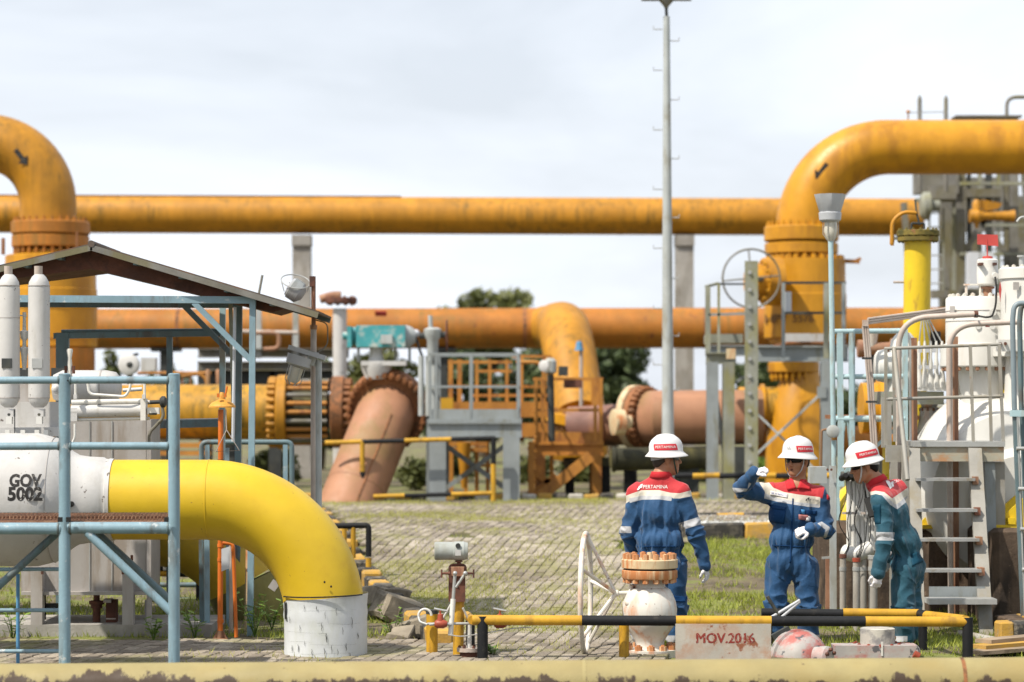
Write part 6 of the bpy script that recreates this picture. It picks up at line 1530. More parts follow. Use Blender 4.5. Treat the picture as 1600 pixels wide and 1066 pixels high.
# ================================================================== RIGHT SIDE EQUIPMENT
def flare_pipe():
    d = 34; t = thing('vent_pipe', 'bright yellow vertical vent pipe with a mossy rusty flange on top', 'pipe', G(1428, d))
    MB().tube([P(1434, 376, d), P(1432, 520, d), P(1426, 640, d), G(1424, d)], [S(21, d), S(21, d), S(20, d), S(20, d)], 32).build('pipe', m_yelb, t)
    pipe_disc(MB(), P(1434, 365, d), UZ, S(33, d), S(9, d)).build('flange', m_mossy, t); pipe_disc(MB(), P(1434, 374, d), UZ, S(32, d), S(7, d)).build('flange', m_mossy, t)
    bolts(t, 'bolt', P(1434, 368, d), UZ, S(29, d), 16, S(3, d), S(22, d), m_mossy)
    MB().tube(bend([P(1393, 382, d), P(1394, 345, d), P(1412, 331, d), P(1432, 333, d)], .12), S(3, d), 10).build('relief_tube', m_oy, t)
    MB().lathe(P(1394, 384, d), UZ, [(0, S(2.6, d)), (S(8, d), S(3.6, d)), (S(22, d), S(2.6, d))], 10).build('relief_nozzle', m_oy, t)
    MB().bar(P(1396, 373, d), P(1410, 372, d), .03, .03).build('bracket', m_tow, t)
    MB().tube([P(1430, 312, d), P(1432, 332, d), P(1437, 352, d)], S(1.6, d), 6).build('chain', m_greyd, t)
    MB().tube(bend([P(1424, 358, d), P(1424, 349, d), P(1444, 349, d), P(1444, 358, d)], .02), S(1.8, d), 6).build('lifting_eye', m_greyd, t)
    MB().cyl(P(1396, 441, d), P(1412, 441, d), S(1.8, d), 8).build('side_tap', m_tan, t)
    b = thing('yellow_pipe', 'big yellow pipe lying low behind the stooping man and the ribbed manifold', 'pipe', G(1350, 31.2)); d = 31.4
    MB().tube(bend([G(1318, d, -.2), P(1318, 790, d), P(1470, 782, d)], .5), S(46, d), 36).build('pipe', m_yelb, b)
    MB().tube([P(1405, 690, 33), P(1404, 790, 33)], S(26, 33), 24).build('riser', m_yelb, b)
m_mossy = mat('mossy_rust', (.20, .15, .03), .8, dirt=(.05, .05, .015), dirt_amt=.5, dirt_scale=(7, 7, 7), rust=(.20, .09, .04), rust_amt=.3, rust_scale=5, var=.25)
flare_pipe()
def lamp_blue():
    d = 30.6; t = thing('lamp_post', 'pale blue lamp post with a bulkhead lamp and upturned reflector', 'lamp post', G(1300, d))
    MB().cyl(P(1302, 666, d), P(1298, 374, d), S(4.2, d), 16).build('post', m_bluel, t)
    m = MB(); m.lathe(P(1297, 332, d), UZ, [(0, S(16, d)), (S(1, d), S(17, d)), (S(28, d), S(25, d)), (S(28, d), S(23, d)), (S(2, d), S(15, d))], 8, caps=False); m.build('reflector', m_fer, t)
    m = MB(); m.lathe(P(1297, 347, d), UZ, [(0, S(13, d)), (S(3, d), S(17, d)), (S(14, d), S(18, d)), (S(17, d), S(14, d))], 24); m.build('lamp_body', m_fer, t)
    MB().lathe(P(1298, 347, d), -UZ, [(0, S(10, d)), (S(15, d), S(10.5, d)), (S(24, d), S(8, d)), (S(30, d), S(4, d))], 20).build('lamp_glass', m_lens, t)
    for k in range(6):
        an = k * math.pi / 3; o = Vector((math.cos(an), math.sin(an), 0)) * S(12, d); MB().tube([P(1298, 347, d) + o, P(1298, 366, d) + o, P(1298, 378, d) + o * .3], .004, 5).build('guard_wire', m_galv, t)
    MB().lathe(P(1302, 664, d), -UZ, [(0, S(4, d)), (S(4, d), S(4, d)), (S(5, d), S(8, d)), (S(18, d), S(8, d)), (S(20, d), S(4, d))], 14).build('junction', m_rstrip, t)
    MB().lathe(P(1300, 674, d) - UY * .05, -UY, [(0, S(10, d)), (.05, S(10, d)), (.06, S(6, d))], 18).build('round_box', m_greyl, t)
    MB().tube(bend([P(1292, 671, d), P(1284, 672, d), P(1283, 740, d)], .05), S(1.8, d), 8).build('copper_conduit', m_cop, t)
    MB().cyl(P(1303, 688, d), G(1303, d), S(4.2, d), 14).build('lower_post', m_bluel, t)
lamp_blue()
def blue_platform():
    d = 30.9; t = thing('platform', 'pale blue railed platform and ladder beside the blue lamp post', 'platform', G(1340, d))
    for x, w_, yb in ((1312, 9, 760), (1331, 9, 755)): MB().bar(P(x, 520, d), P(x + (2 if x < 1320 else 0), yb, d), S(w_, d), S(w_, d)).build('post', m_bluel, t)
    for y, r in ((518, 4), (589, 4), (655, 5)):
        MB().cyl(P(1304, y, d), P(1414, y - 1, d), S(r, d), 14).build('rail', m_bluel, t)
        MB().cyl(P(1414, y - 1, d), P(1414, y - 1, d + 2.5), S(r, d), 12).build('rail', m_bluel, t)
        MB().cyl(P(1304, y, d), P(1304, y, d + 2.5), S(r, d), 12).build('rail', m_bluel, t)
    MB().bar(P(1414, 515, d), P(1414, 755, d), S(8, d), S(8, d)).build('post', m_bluel, t)
    MB().box(P(1360, 652, d + 1.2), (S(112, d), 1.8, .04)).build('deck', m_rustf, t)
    for p, q in (((1318, 660), (1308, 780)), ((1326, 660), (1336, 780)), ((1320, 740), (1350, 690)), ((1366, 700), (1405, 665))): MB().bar(P(*p, d + .2), P(*q, d + .2), S(6, d), S(5, d)).build('brace', m_bluel, t)
    for x in (1309, 1336): MB().bar(P(x, 778, d + .2), G(x, d + .2), S(6, d), S(6, d)).build('leg', m_bluel, t)
    c = thing('cable_tray', 'pale grey cable tray bending down beside the blue platform', 'cable tray', P(1360, 600, 30.2)); d = 30.2
    pts = [P(1520, 480, d + 1), P(1356, 502, d), P(1352, 510, d), P(1360, 600, d), P(1366, 700, d), P(1368, 760, d)]
    for a, b in ((pts[0], pts[1]), (pts[2], pts[3]), (pts[3], pts[4])):
        for o in (-3.6, 0, 3.6):
            off = (Vector((0, 0, 1)) if abs((b - a).x) > abs((b - a).z) else Vector((1, 0, 0))) * S(o, d); MB().cyl(a + off, b + off, S(1.9, d), 8).build('tray_tube', m_tan, c)
    for p in ((1356, 560), (1362, 628)): MB().bar(P(p[0] - 9, p[1], d - .1), P(p[0] + 9, p[1], d - .1), .02, .02).build('clamp', m_greyd, c)
    MB().bar(pts[4], G(1366, d), S(7, d), S(4, d)).build('tray_foot', m_tan, c)
    MB().box(P(1352, 505, d), (S(9, d), .04, S(10, d))).build('corner_piece', m_tan, c)
    r = thing('valve_cluster', 'brown and white valve cluster behind the pale blue platform', 'valve', P(1370, 560, 38)); d = 38
    MB().lathe(P(1340, 545, d), UX, [(0, S(14, d)), (S(10, d), S(14, d)), (S(12, d), S(9, d)), (S(50, d), S(10, d)), (S(52, d), S(16, d)), (S(62, d), S(16, d))], 20).build('body', m_rstrip, r)
    MB().lathe(P(1360, 520, d), -UZ, [(0, S(12, d)), (S(14, d), S(10, d)), (S(26, d), S(8, d))], 18).build('bonnet', m_whr, r)
    for k in range(9): MB().cyl(P(1372, 600 + k * 9, d), P(1384, 600 + k * 9, d), S(3.4, d), 8).build('stud', m_org, r)
    MB().lathe(P(1345, 638, d), UX, [(0, S(40, d)), (S(24, d), S(40, d)), (S(26, d), S(48, d)), (S(40, d), S(48, d))], 28).build('flange', m_oyv, r)
    MB().cyl(P(1352, 690, d), G(1352, d), S(20, d), 20).build('stem', m_oyv, r)
blue_platform()
def white_valves():
    d = 30.8
    t = thing('gas_valve', 'huge white valve with drum actuator and a red flag plate on top', 'valve', G(1545, d))
    c = P(1560, 770, d)
    m = MB(); m.lathe(c - UY * 1.0, UY, [(0, S(60, d)), (.05, S(70, d)), (.10, S(72, d)), (.105, S(90, d)), (.14, S(126, d)), (.4, S(146, d)), (.8, S(152, d)), (1.4, S(150, d)), (1.9, S(120, d))], 56); m.build('body', m_wht, t)
    # large sphere like shoulder
    m = MB(); m.sphere(P(1560, 752, d), (S(140, d), S(140, d), S(150, d)), 40, 24); m.build('shell', m_wht, t)
    m = MB(); m.lathe(P(1538, 648, d - .3), UZ, [(0, S(34, d)), (S(30, d), S(36, d)), (S(60, d), S(40, d)), (S(76, d), S(38, d))], 36); m.build('neck', m_wht, t)
    cx = 1532; dd = d - .3
    def L_(y): return P(cx, y, dd)
    m = MB(); m.lathe(L_(574), UZ, [(0, S(60, dd)), (S(2, dd), S(62, dd)), (S(34, dd), S(62, dd)), (S(36, dd), S(56, dd)), (S(37, dd), S(54, dd)), (S(106, dd), S(54, dd)), (S(109, dd), S(52, dd))], 52); m.build('actuator_drum', m_wht, t)
    for y in (486, 502): MB().cyl(L_(y), L_(y + 1.2), S(54.6, dd), 52).build('band', m_cab, t)
    bolts(t, 'bolt', L_(464), UZ, S(47, dd), 22, S(3.4, dd), S(9, dd), m_whr)
    bolts(t, 'bolt', L_(576), UZ, S(57, dd), 24, S(3.4, dd), S(8, dd), m_rstrip)
    for x in (1519, 1541, 1556): MB().cyl(P(x, 512, dd) - UY * S(54, dd) * .97, P(x, 512, dd) - UY * (S(54, dd) * .97 + .015), S(4.5, dd), 16).build('port_cap', m_wht, t)
    MB().cyl(P(1541, 490, dd) - UY * S(53, dd), P(1541, 490, dd) - UY * (S(53, dd) + .02), S(5.5, dd), 16).build('port_cap', m_wht, t)
    MB().box(P(1488, 484, dd - .25), (S(8, dd), .01, S(11, dd)), Matrix.Rotation(-.7, 3, 'Z')).build('data_plate', m_cab, t)
    for x in (1510, 1532): MB().cyl(P(x, 462, dd), P(x, 446, dd), S(2.2, dd), 8).build('stand_leg', m_whr, t)
    MB().bar(P(1506, 445, dd), P(1537, 445, dd), .04, .015).build('stand_plate', m_whr, t)
    MB().lathe(P(1543, 464, dd), UZ, [(0, S(10, dd)), (S(4, dd), S(10, dd)), (S(5, dd), S(7, dd)), (S(12, dd), S(7, dd)), (S(13, dd), S(11, dd)), (S(16, dd), S(11, dd))], 18).build('coupling', m_rstrip, t)
    m = MB(); m.lathe(P(1543, 447, dd), UZ, [(0, S(12, dd)), (S(3, dd), S(16, dd)), (S(20, dd), S(17, dd)), (S(22, dd), S(16.5, dd)), (S(40, dd), S(16.5, dd)), (S(42, dd), S(14, dd))], 28); m.build('switch_head', m_wht, t)
    for x in (1532, 1553): MB().box(P(x, 413, dd - .1), (S(6, dd), .12, S(4, dd))).build('lug', m_rust, t)
    MB().lathe(P(1552, 432, dd) - UY * S(14, dd), -UY, [(0, S(6, dd)), (.03, S(5, dd))], 12).build('cable_gland', m_wht, t)
    MB().lathe(P(1543, 405, dd), UZ, [(0, S(8, dd)), (S(4, dd), S(8, dd)), (S(5, dd), S(3, dd))], 14).build('indicator_base', m_flag, t)
    MB().cyl(P(1543, 402, dd), P(1542, 374, dd), S(1, dd), 6).build('flag_stem', m_flag, t)
    MB().prism([P(1527, 366, dd), P(1559, 367, dd), P(1560, 385, dd), P(1527, 382, dd)], UY * .008).build('flag_plate', m_flag, t)
    MB().tube(bend([P(1555, 433, dd - .45), P(1557, 450, dd - .5), P(1556, 478, dd - .5), P(1550, 495, dd - .5), P(1540, 496, dd - .5), P(1524, 493, 29.0)], .08), S(1.6, dd), 8).build('cable', m_rub, t)
    MB().lathe(P(1578, 600, dd - .3), UZ * -1, [(0, S(9, d)), (S(8, d), S(9, d)), (S(9, d), S(11, d)), (S(14, d), S(11, d))], 16).build('yellow_cap', m_yelb, t)
    MB().lathe(P(1578, 612, dd - .3), UZ * -1, [(0, S(10, d)), (S(3, d), S(10, d)), (S(3, d), S(7, d)), (S(16, d), S(9, d))], 16).build('cap_stem', m_whr, t)
    bolts(t, 'bolt', c - UY * 1.0 - UY * .0, UY, S(58, d), 14, S(3, d), .03, m_whr)
    # second valve at the picture edge
    s = thing('gas_valve', 'white drum actuator of a second white valve behind the curved ladder', 'valve', G(1612, 30.0)); d = 30.0; cx = 1612
    def M_(y): return P(cx, y, d)
    m = MB(); m.lathe(M_(545), UZ, [(0, S(52, d)), (S(40, d), S(52, d)), (S(41, d), S(48, d)), (S(108, d), S(48, d)), (S(109, d), S(51, d)), (S(124, d), S(51, d)), (S(126, d), S(48, d))], 44); m.build('actuator_drum', m_wht, s)
    bolts(s, 'bolt', M_(419), UZ, S(44, d), 18, S(3, d), S(8, d), m_whr)
    MB().lathe(M_(545), -UZ, [(0, S(60, d)), (S(12, d), S(60, d)), (S(13, d), S(40, d)), (S(120, d), S(44, d))], 40).build('neck', m_wht, s)
    MB().cyl(P(1596, 420, d), P(1596, 402, d), S(4, d), 10).build('top_stem', m_galv, s); MB().cyl(P(1596, 402, d), P(1596, 399, d), S(7, d), 12).build('top_plate', m_galv, s)
    MB().tube(bend([P(1589, 347, d), P(1594, 340, d), P(1620, 338, d)], .05), S(2.2, d), 8).build('vent_spout', m_galv, s)
    MB().box(P(1579, 428 + 21, d) - UY * .262, (S(9, d), .01, S(12, d))).build('data_plate', m_cab, s)
    MB().prism([P(1563, 440, d - .2), P(1565, 452, d - .2), P(1563, 472, d - .2), P(1561, 452, d - .2)], UY * .01).build('red_mark', m_flag, s)
    MB().bar(P(1558, 540, d - .4), P(1610, 540, d - .4), .1, S(18, d)).build('junction_block', m_wht, s)
    for x in (1563, 1571): MB().cyl(P(x, 537, d - .46), P(x, 537, d - .5), S(2.6, d), 8).build('gland', m_rust, s)
    # yellow support saddles and concrete blocks
    for lb, cl, poly, dd, blk in (('yellow gusset saddle on the blackened block beside the curved ladder', 0, [(1549, 822), (1602, 776), (1602, 822)], 28.9, None),
                                  ('yellow gusset saddle seen between the stair treads', 0, [(1436, 820), (1474, 775), (1477, 820)], 29.9, None)):
        y = thing('pipe_saddle', lb, 'pipe support', P(*poly[0], dd), 'yellow saddles under the white valves')
        MB().prism([P(*p, dd) for p in poly], UY * .03).build('gusset', m_yelb, y)
        x0 = poly[0][0]; MB().box(P(x0 + 30, 823, dd) + UY * .2, (S(64, dd), .5, S(6, dd))).build('base_plate', m_yelb, y)
        MB().box(P(x0 + 30, 814, dd) - UY * .03, (S(12, dd), .06, S(10, dd))).build('bolt_block', m_yelb, y)
        MB().prism([P(p[0], p[1], dd) + UY * .42 for p in poly], UY * .03).build('gusset', m_yelb, y)
    for lb, x0, x1, yt, dd, dep, mt in (('tall blackened concrete block carrying the yellow saddle beside the ladder', 1545, 1612, 826, 28.6, .9, m_concd),
                                        ('wide blackened concrete block behind the steel stair', 1440, 1530, 822, 29.9, .8, m_concd),
                                        ('blackened concrete block behind the ribbed white manifold', 1284, 1440, 818, 29.9, .8, m_concd)):
        b = thing('concrete_block', lb, 'block', G((x0 + x1) / 2, dd), 'concrete blocks under the white valves')
        g = G((x0 + x1) / 2, dd); zt = P(0, yt, dd).z; hh = zt - g.z + .1
        m = MB(); X0 = P(x0, 0, dd).x; X1 = P(x1, 0, dd).x; rough_block(m, ((X0 + X1) / 2, dd * K + dep / 2, g.z - .1 + hh / 2), (X1 - X0, dep, hh), Matrix.Rotation(0.10 if x0 > 1540 else 0, 3, 'Z'), .02); m.build('body', mt, b, sharp=30)
    y = thing('yellow_pipe', 'yellow pipe end with a ring behind the curved ladder', 'pipe', P(1590, 760, 30.0))
    MB().lathe(P(1606, 755, 29.6), UY, [(0, S(50, 30)), (.05, S(54, 30)), (.3, S(54, 30)), (.32, S(60, 30)), (.5, S(60, 30))], 36).build('pipe_end', m_yelb, y)
    MB().ring(P(1606, 755, 29.6), UY, S(40, 30), S(2, 30), 36, 6).build('ring_groove', m_oy, y)
white_valves()
def regulator():
    d = 31.2; t = thing('regulator', 'white regulator cluster with a fan of thin tubes behind the stair railing', 'regulator', P(1430, 560, d))
    MB().lathe(P(1367, 572, d), UX, [(0, S(18, d)), (S(4, d), S(24, d)), (S(14, d), S(26, d)), (S(18, d), S(22, d)), (S(34, d), S(22, d)), (S(36, d), S(28, d)), (S(60, d), S(26, d)), (S(70, d), S(16, d))], 28).build('body', m_wht, t)
    MB().lathe(P(1412, 612, d), UZ, [(0, S(26, d)), (S(20, d), S(26, d)), (S(50, d), S(24, d)), (S(80, d), S(20, d)), (S(92, d), S(10, d))], 28).build('bell', m_wht, t)
    for k in range(5):
        x = 1436 + k * 9
        MB().lathe(P(x, 606, d - .4), UZ, [(0, S(5, d)), (S(6, d), S(6, d)), (S(18, d), S(4.5, d)), (S(30, d), S(3, d)), (S(36, d), S(4, d)), (S(46, d), S(2.4, d)), (S(60, d), S(3, d)), (S(72, d), S(1.6, d))], 12).build('cylinder', m_wht, t)
        MB().tube([P(x, 536, d - .4), P(1440 + k * 3, 500, d - .4), P(1436 + k * 2, 488, d - .3)], S(1.1, d), 6).build('tube', m_galv, t)
    for k in range(8): MB().box(P(1438 + (k % 4) * 11, 548 + (k // 4) * 26, d - .55), (S(5, d), .03, S(6, d))).build('fitting', m_fer, t)
    MB().box(P(1454, 604, d - .3), (S(56, d), .2, S(14, d))).build('manifold', m_wht, t)
    MB().lathe(P(1462, 518, d - .3), -UZ, [(0, S(7, d)), (S(3, d), S(8, d)), (S(18, d), S(7, d)), (S(24, d), S(3, d))], 14).build('black_bulb', m_rub, t)
    MB().box(P(1420, 622, d), (S(96, d), .5, S(20, d))).build('shelf', m_lich, t)
    MB().lathe(P(1452, 626, d), -UZ, [(0, S(16, d)), (S(10, d), S(12, d)), (S(12, d), S(15, d)), (S(20, d), S(15, d)), (S(40, d), S(18, d)), (S(60, d), S(20, d))], 20).build('lower_valve', m_whr, t)
    bolts(t, 'bolt', P(1452, 640, d), UZ, S(13, d), 10, S(3, d), S(6, d), m_rstrip)
    MB().cyl(P(1420, 630, d + .1), P(1420, 800, d + .1), S(6, d), 12).build('leg', m_lich, t)
regulator()
m_tread = mat('grey_tread_steel', (.36, .37, .37), .5, metal=.2, dirt=(.2, .17, .12), dirt_amt=.4, dirt_scale=(9, 9, 9), var=.1)
def stair():
    d = 28.2; t = thing('stair', 'weathered steel stair with railed landing behind the stooping man', 'stair', G(1500, d))
    dd = d + .6
    MB().box(P(1497, 694, dd) + UY * .45, (S(144, dd), 1.0, S(8, dd))).build('landing', m_galv, t)
    MB().box(P(1497, 709, dd), (S(142, dd), .05, S(24, dd))).build('landing_beam', m_rustb, t)
    MB().box(P(1402, 709, dd), (S(36, dd), .06, S(26, dd))).build('landing_beam', m_stair, t)
    MB().bar(P(1396, 722, dd), G(1396, dd), S(11, dd), .08).build('leg', m_stair, t); MB().bar(P(1414, 700, dd - .1), P(1420, 840, dd - .1), S(12, dd), .05).build('leg', m_stair, t)
    MB().bar(P(1546, 722, dd + .05), G(1550, dd + .05), S(16, dd), .06).build('leg', m_grey, t); MB().bar(P(1561, 722, dd + .1), G(1563, dd + .1), S(16, dd), .06).build('leg', m_stair, t)
    # stringers
    top = P(1523, 702, dd - .05); bot = P(1541, 968, d - .6)
    g = Vector((bot.x, bot.y, gz(bot.x, bot.y)))
    MB().bar(top, g, .045, S(21, d), UX).build('stringer', m_stair, t)
    topl = P(1428, 702, dd - .05); bl = P(1436, 968, d - .6); MB().bar(topl, Vector((bl.x, bl.y, g.z)), .045, S(18, d), UX).build('stringer', m_stair, t)
    for y, f in ((749, .18), (797, .36), (843, .54), (891, .72)):
        q = top.lerp(g, f); ql = topl.lerp(Vector((bl.x, bl.y, g.z)), f)
        z = P(0, y, q.y / K).z
        a = Vector((ql.x, q.y, z)); b = Vector((q.x - .03, q.y, z))
        MB().bar(a, b, .20, .026).build('tread', m_tread, t)
        MB().box(b + Vector((.01, 0, -.01)), (.05, .12, .07)).build('tread_clip', m_rstrip, t)
    q = top.lerp(g, .90); z = P(0, 938, q.y / K).z
    MB().box(Vector(((topl.x + q.x) / 2 + .02, q.y - .05, z)), (q.x - topl.x + .1, .26, .045)).build('tread', m_galv, t)
    MB().box(Vector(((topl.x + q.x) / 2 + .02, q.y + .12, z + .06)), (q.x - topl.x, .012, .10)).build('kick_plate', m_grey, t)
    # railing
    for p, r_ in (((1384, 544), (1384, 696)), ((1396, 544), (1398, 690)), ((1516, 540), (1521, 695)), ((1545, 539), (1549, 695)), ((1561, 538), (1568, 695))):
        MB().bar(P(*p, dd), P(*r_, dd), S(4.6, dd), S(4.6, dd)).build('rail_post', m_stair, t)
    MB().cyl(P(1382, 545, dd), P(1564, 538, dd), S(2.6, dd), 10).build('top_rail', m_stair, t)
    MB().cyl(P(1384, 624, dd), P(1566, 619, dd), S(2.6, dd), 10).build('mid_rail', m_stair, t)
    MB().cyl(P(1397, 545, dd), P(1418, 750, d - .2), S(3.6, dd), 10).build('handrail', m_stair, t)
    MB().box(P(1385, 660, dd + .4), (S(16, dd), .03, S(80, dd))).build('side_plate', m_stair, t)
    s = thing('conduit_pipe', 'tan bent conduit with a black cable leaving its end', 'conduit', P(1404, 600, 29.4)); d = 29.4
    MB().tube(bend([G(1404, d), P(1404, 498, d), P(1524, 491, d - .2)], .28, 10), S(4.6, d), 14).build('tube', m_tan, s)
    MB().cyl(P(1522, 491, d - .2), P(1528, 491, d - .2), S(5.6, d), 12).build('end_bush', m_rust, s)
    s = thing('conduit_pipe', 'tan bent conduit running to the curved ladder', 'conduit', P(1483, 600, 29.2)); d = 29.2
    MB().tube(bend([G(1486, d), P(1483, 600, d), P(1483, 508, d), P(1590, 503, d - .2)], .28, 10), S(4.6, d), 14).build('tube', m_tan, s)
    MB().cyl(P(1540, 506, d - .1), P(1546, 506, d - .1), S(5.2, d), 12).build('red_band', m_flag, s)
    for x, yt, lb in ((1428, 528, 'rusty flat post behind the first tan conduit'), (1492, 526, 'rusty flat post behind the second tan conduit')):
        p = thing('flat_post', lb, 'post', G(x, 29.7), 'rusty flat posts by the conduits')
        MB().bar(G(x + 2, 29.7), P(x, yt, 29.7), S(9, 29.7), .04).build('strip', m_rstrip, p)
        MB().bar(G(x - 4, 29.6), P(x - 6, yt + 4, 29.6), S(2.4, 29.7), .05).build('edge_angle', m_galv, p)
m_rustb = mat('rust_blotched_beam', (.40, .38, .30), .6, dirt=(.38, .17, .06), dirt_amt=.45, dirt_scale=(5, 5, 9), var=.1)
stair()
def ladder_right():
    d = 27.4; t = thing('ladder', 'blue grey caged ladder with curved top rails over the concrete block', 'ladder', G(1590, d))
    for x0, xb, dd in ((1583, 1601, d), (1594, 1612, d + .15)):
        pts = bend([P(x0 + 40, 474, dd), P(x0 + 2, 474, dd), P(x0 - 1, 500, dd), P(x0 + 2, 640, dd)], .12, 8)
        MB().tube(pts, S(4.2, d), 12).build('hoop_rail', m_blued if x0 > 1590 else m_bluel2, t)
        MB().bar(P(x0 + 3, 640, dd), Vector((P(xb, 0, dd).x, dd * K, 0)), S(8, d), .05).build('rail', m_blued, t)
    MB().box(P(1594, 646, d), (S(30, d), .08, S(10, d))).build('bracket', m_bluel, t)
    for k in range(6):
        y = 701 + k * 63; x = 1588 + k * 3
        MB().cyl(P(x, y, d - .05), P(x + 60, y, d - .05), S(3, d), 10).build('rung', m_galv, t)
    for dd in (d,): MB().bar(Vector((P(1665, 0, dd).x, dd * K, 0)), P(1650, 474, dd), S(8, d), .05).build('rail', m_blued, t)
    MB().bar(P(1589, 640, d - .04), Vector((P(1605, 0, d).x - .02, d * K - .035, 0)), S(2.2, d), .01).build('edge_strip', m_galv, t)
m_bluel2 = mat('grey_blue_tube', (.20, .25, .28), .4, var=.12)
ladder_right()
def manifold():
    d = 28.9; t = thing('cable_manifold', 'white ribbed cable manifold with black connectors and drooping cables', 'manifold', G(1342, d))
    for k in range(7): MB().cyl(P(1326 + k * 7, 858, d), P(1326 + k * 7, 752, d), S(3.6, d), 12).build('rib', m_wht, t)
    MB().box(P(1347, 800, d + .15), (S(46, d), .08, S(110, d))).build('back_plate', m_wht, t)
    for y in (802,): MB().bar(P(1316, y, d - .1), P(1374, y, d - .1), .02, .02).build('clamp_bar', m_tan, t)
    for x in (1328, 1342, 1356): MB().cyl(P(x, 802, d - .15), P(x, 802, d - .18), S(3, d), 8).build('clamp_bolt', m_galv, t)
    for k in range(6): MB().lathe(P(1317 + k * 9, 746, d - .1), Vector((.1, -1, .2)), [(-.05, S(5, d)), (0, S(5, d)), (.06, S(5, d)), (.08, S(4, d)), (.12, S(4, d))], 12).build('connector', m_rub, t)
    for k in range(7): MB().lathe(P(1314 + k * 9, 744, d), UX, [(0, S(7, d)), (S(4, d), S(7.5, d)), (S(6, d), S(5, d)), (S(8, d), S(5, d))], 12).build('connector', m_greyd, t)
    m = MB(); m.tube(bend([P(1320, 862, d), P(1336, 868, d - .1), P(1362, 856, d - .1)], .08), S(12, d), 16); m.build('header', m_wht, t)
    MB().cyl(P(1364, 860, d), P(1364, 830, d), S(6, d), 12).build('header_riser', m_wht, t)
    for a, b in (((1322, 752), (1318, 873)), ((1330, 752), (1316, 873)), ((1338, 752), (1336, 878)), ((1348, 752), (1338, 878)), ((1356, 755), (1340, 878))):
        mid = P((a[0] + b[0]) / 2 + random.uniform(-14, 14), 815, d - .35); MB().tube(bend([P(*a, d - .2), P(a[0] + random.uniform(-6, 6), 780, d - .35), mid, P(b[0] + 12, 850, d - .3), P(*b, d - .2)], .15), S(.8, d), 6).build('cable', m_rub, t)
    GR = 'conduit stubs below the ribbed manifold'
    for x, yt, r, dd, cap, lb in ((1317, 868, 5, 28.4, m_rust, 'capped conduit stub nearest the grey angle post'), (1338, 874, 5.4, 28.2, m_red, 'red capped conduit stub under the cable ends'), (1349, 868, 5, 28.8, m_galv, 'plain conduit stub just behind the red capped one'), (1364, 870, 7, 28.3, m_galv, 'thick conduit stub under the glove of the stooping man')):
        s = thing('conduit_stub', lb, 'conduit', G(x, dd), GR)
        MB().cyl(G(x, dd, -.02), P(x, yt, dd), S(r, dd), 14).build('tube', m_galv2, s); MB().cyl(P(x, yt + 4, dd), P(x, yt - 2, dd), S(r + 1, dd), 14).build('cap', cap, s)
        MB().cyl(P(x, 886, dd), P(x, 892, dd), S(r + .8, dd), 12).build('clamp', m_galv, s)
    s = thing('angle_post', 'pale grey angle post with a side strap beside the pointing man', 'post', G(1301, 28.6)); d = 28.6
    MB().bar(G(1302, d), P(1301, 728, d), S(10, d), S(8, d)).build('post', m_greyl, s); MB().bar(P(1284, 872, d), P(1300, 871, d), .02, .02).build('strap', m_galv, s)
    MB().box(P(1277, 742, d + .3), (S(26, d), .2, S(26, d))).build('switch_box', m_greyl, s)
    for x in (1293, 1299): MB().cyl(P(x, 734, d - .1), P(x, 734, d - .13), S(2, d), 8).build('bolt', m_rust, s)
    MB().bar(P(1293, 870, d + .1), G(1293, d + .1), S(6, d), .03).build('side_angle', m_rstrip, s)
m_galv2 = mat('weathered_conduit', (.42, .40, .36), .5, metal=.15, dirt=(.22, .17, .12), dirt_amt=.4, dirt_scale=(9, 9, 3), var=.12)
manifold()
def planks():
    for lb, poly, mt, dd in (('weathered timber board lying by the barrier corner', [(1520, 1026), (1600, 985), (1660, 985), (1660, 1032)], m_ply, 25.9),):
        g = thing('timber_board', lb, 'board', G(1580, dd))
        m = MB(); a = G(1535, 25.7); b = G(1650, 27.0)
        for k in range(3):
            o = Vector((.0, .16 * k, .05 + .03 * k)); m = MB(); m.bar(G(1520 + 14 * k, 25.4) + o, G(1690, 26.3) + o, .17, .03, (-.2, -.15, 1)); m.build('plank', (m_ply, m_syel, m_ply)[k], g)
    s = thing('painted_block', 'yellow and black painted concrete block at the foot of the tall block', 'block', G(1566, 27.2))
    for x0, x1, mt in ((1558, 1580, m_syel), (1580, 1612, m_sblk)):
        m = MB(); c = G((x0 + x1) / 2, 27.0); m_ = rough_block(m, (c.x, c.y, .09), (S(x1 - x0, 27), .2, .2), Matrix.Rotation(.1, 3, 'Z'), .008); m.build('body' if mt == m_syel else 'black_end', mt, s, sharp=30)
    s = thing('concrete_slab', 'dark concrete slab with a yellow painted edge under the ladder', 'slab', G(1600, 27.3)); c = P(1600, 972, 27.4)
    m = MB(); rough_block(m, c, (S(70, 27), .5, S(16, 27)), Matrix.Rotation(.1, 3, 'Z'), .01); m.build('slab', m_concd, s, sharp=30)
    m = MB(); m.box(c + Vector((.1, 0, S(9, 27))), (S(46, 27), .4, .012)); m.build('painted_edge', m_syel, s)
    m = MB(); m.box((c.x + .03, c.y + .05, (c.z - S(8, 27)) / 2), (S(50, 27), .35, c.z - S(8, 27))); m.build('pad', m_conc, s)
    s = thing('loose_pipe', 'short grey pipe lying in the grass by the stair foot', 'pipe', G(1520, 27.3)); MB().cyl(G(1500, 27.6, .03), G(1556, 26.9, .03), .035, 12).build('tube', m_galv2, s)
planks()
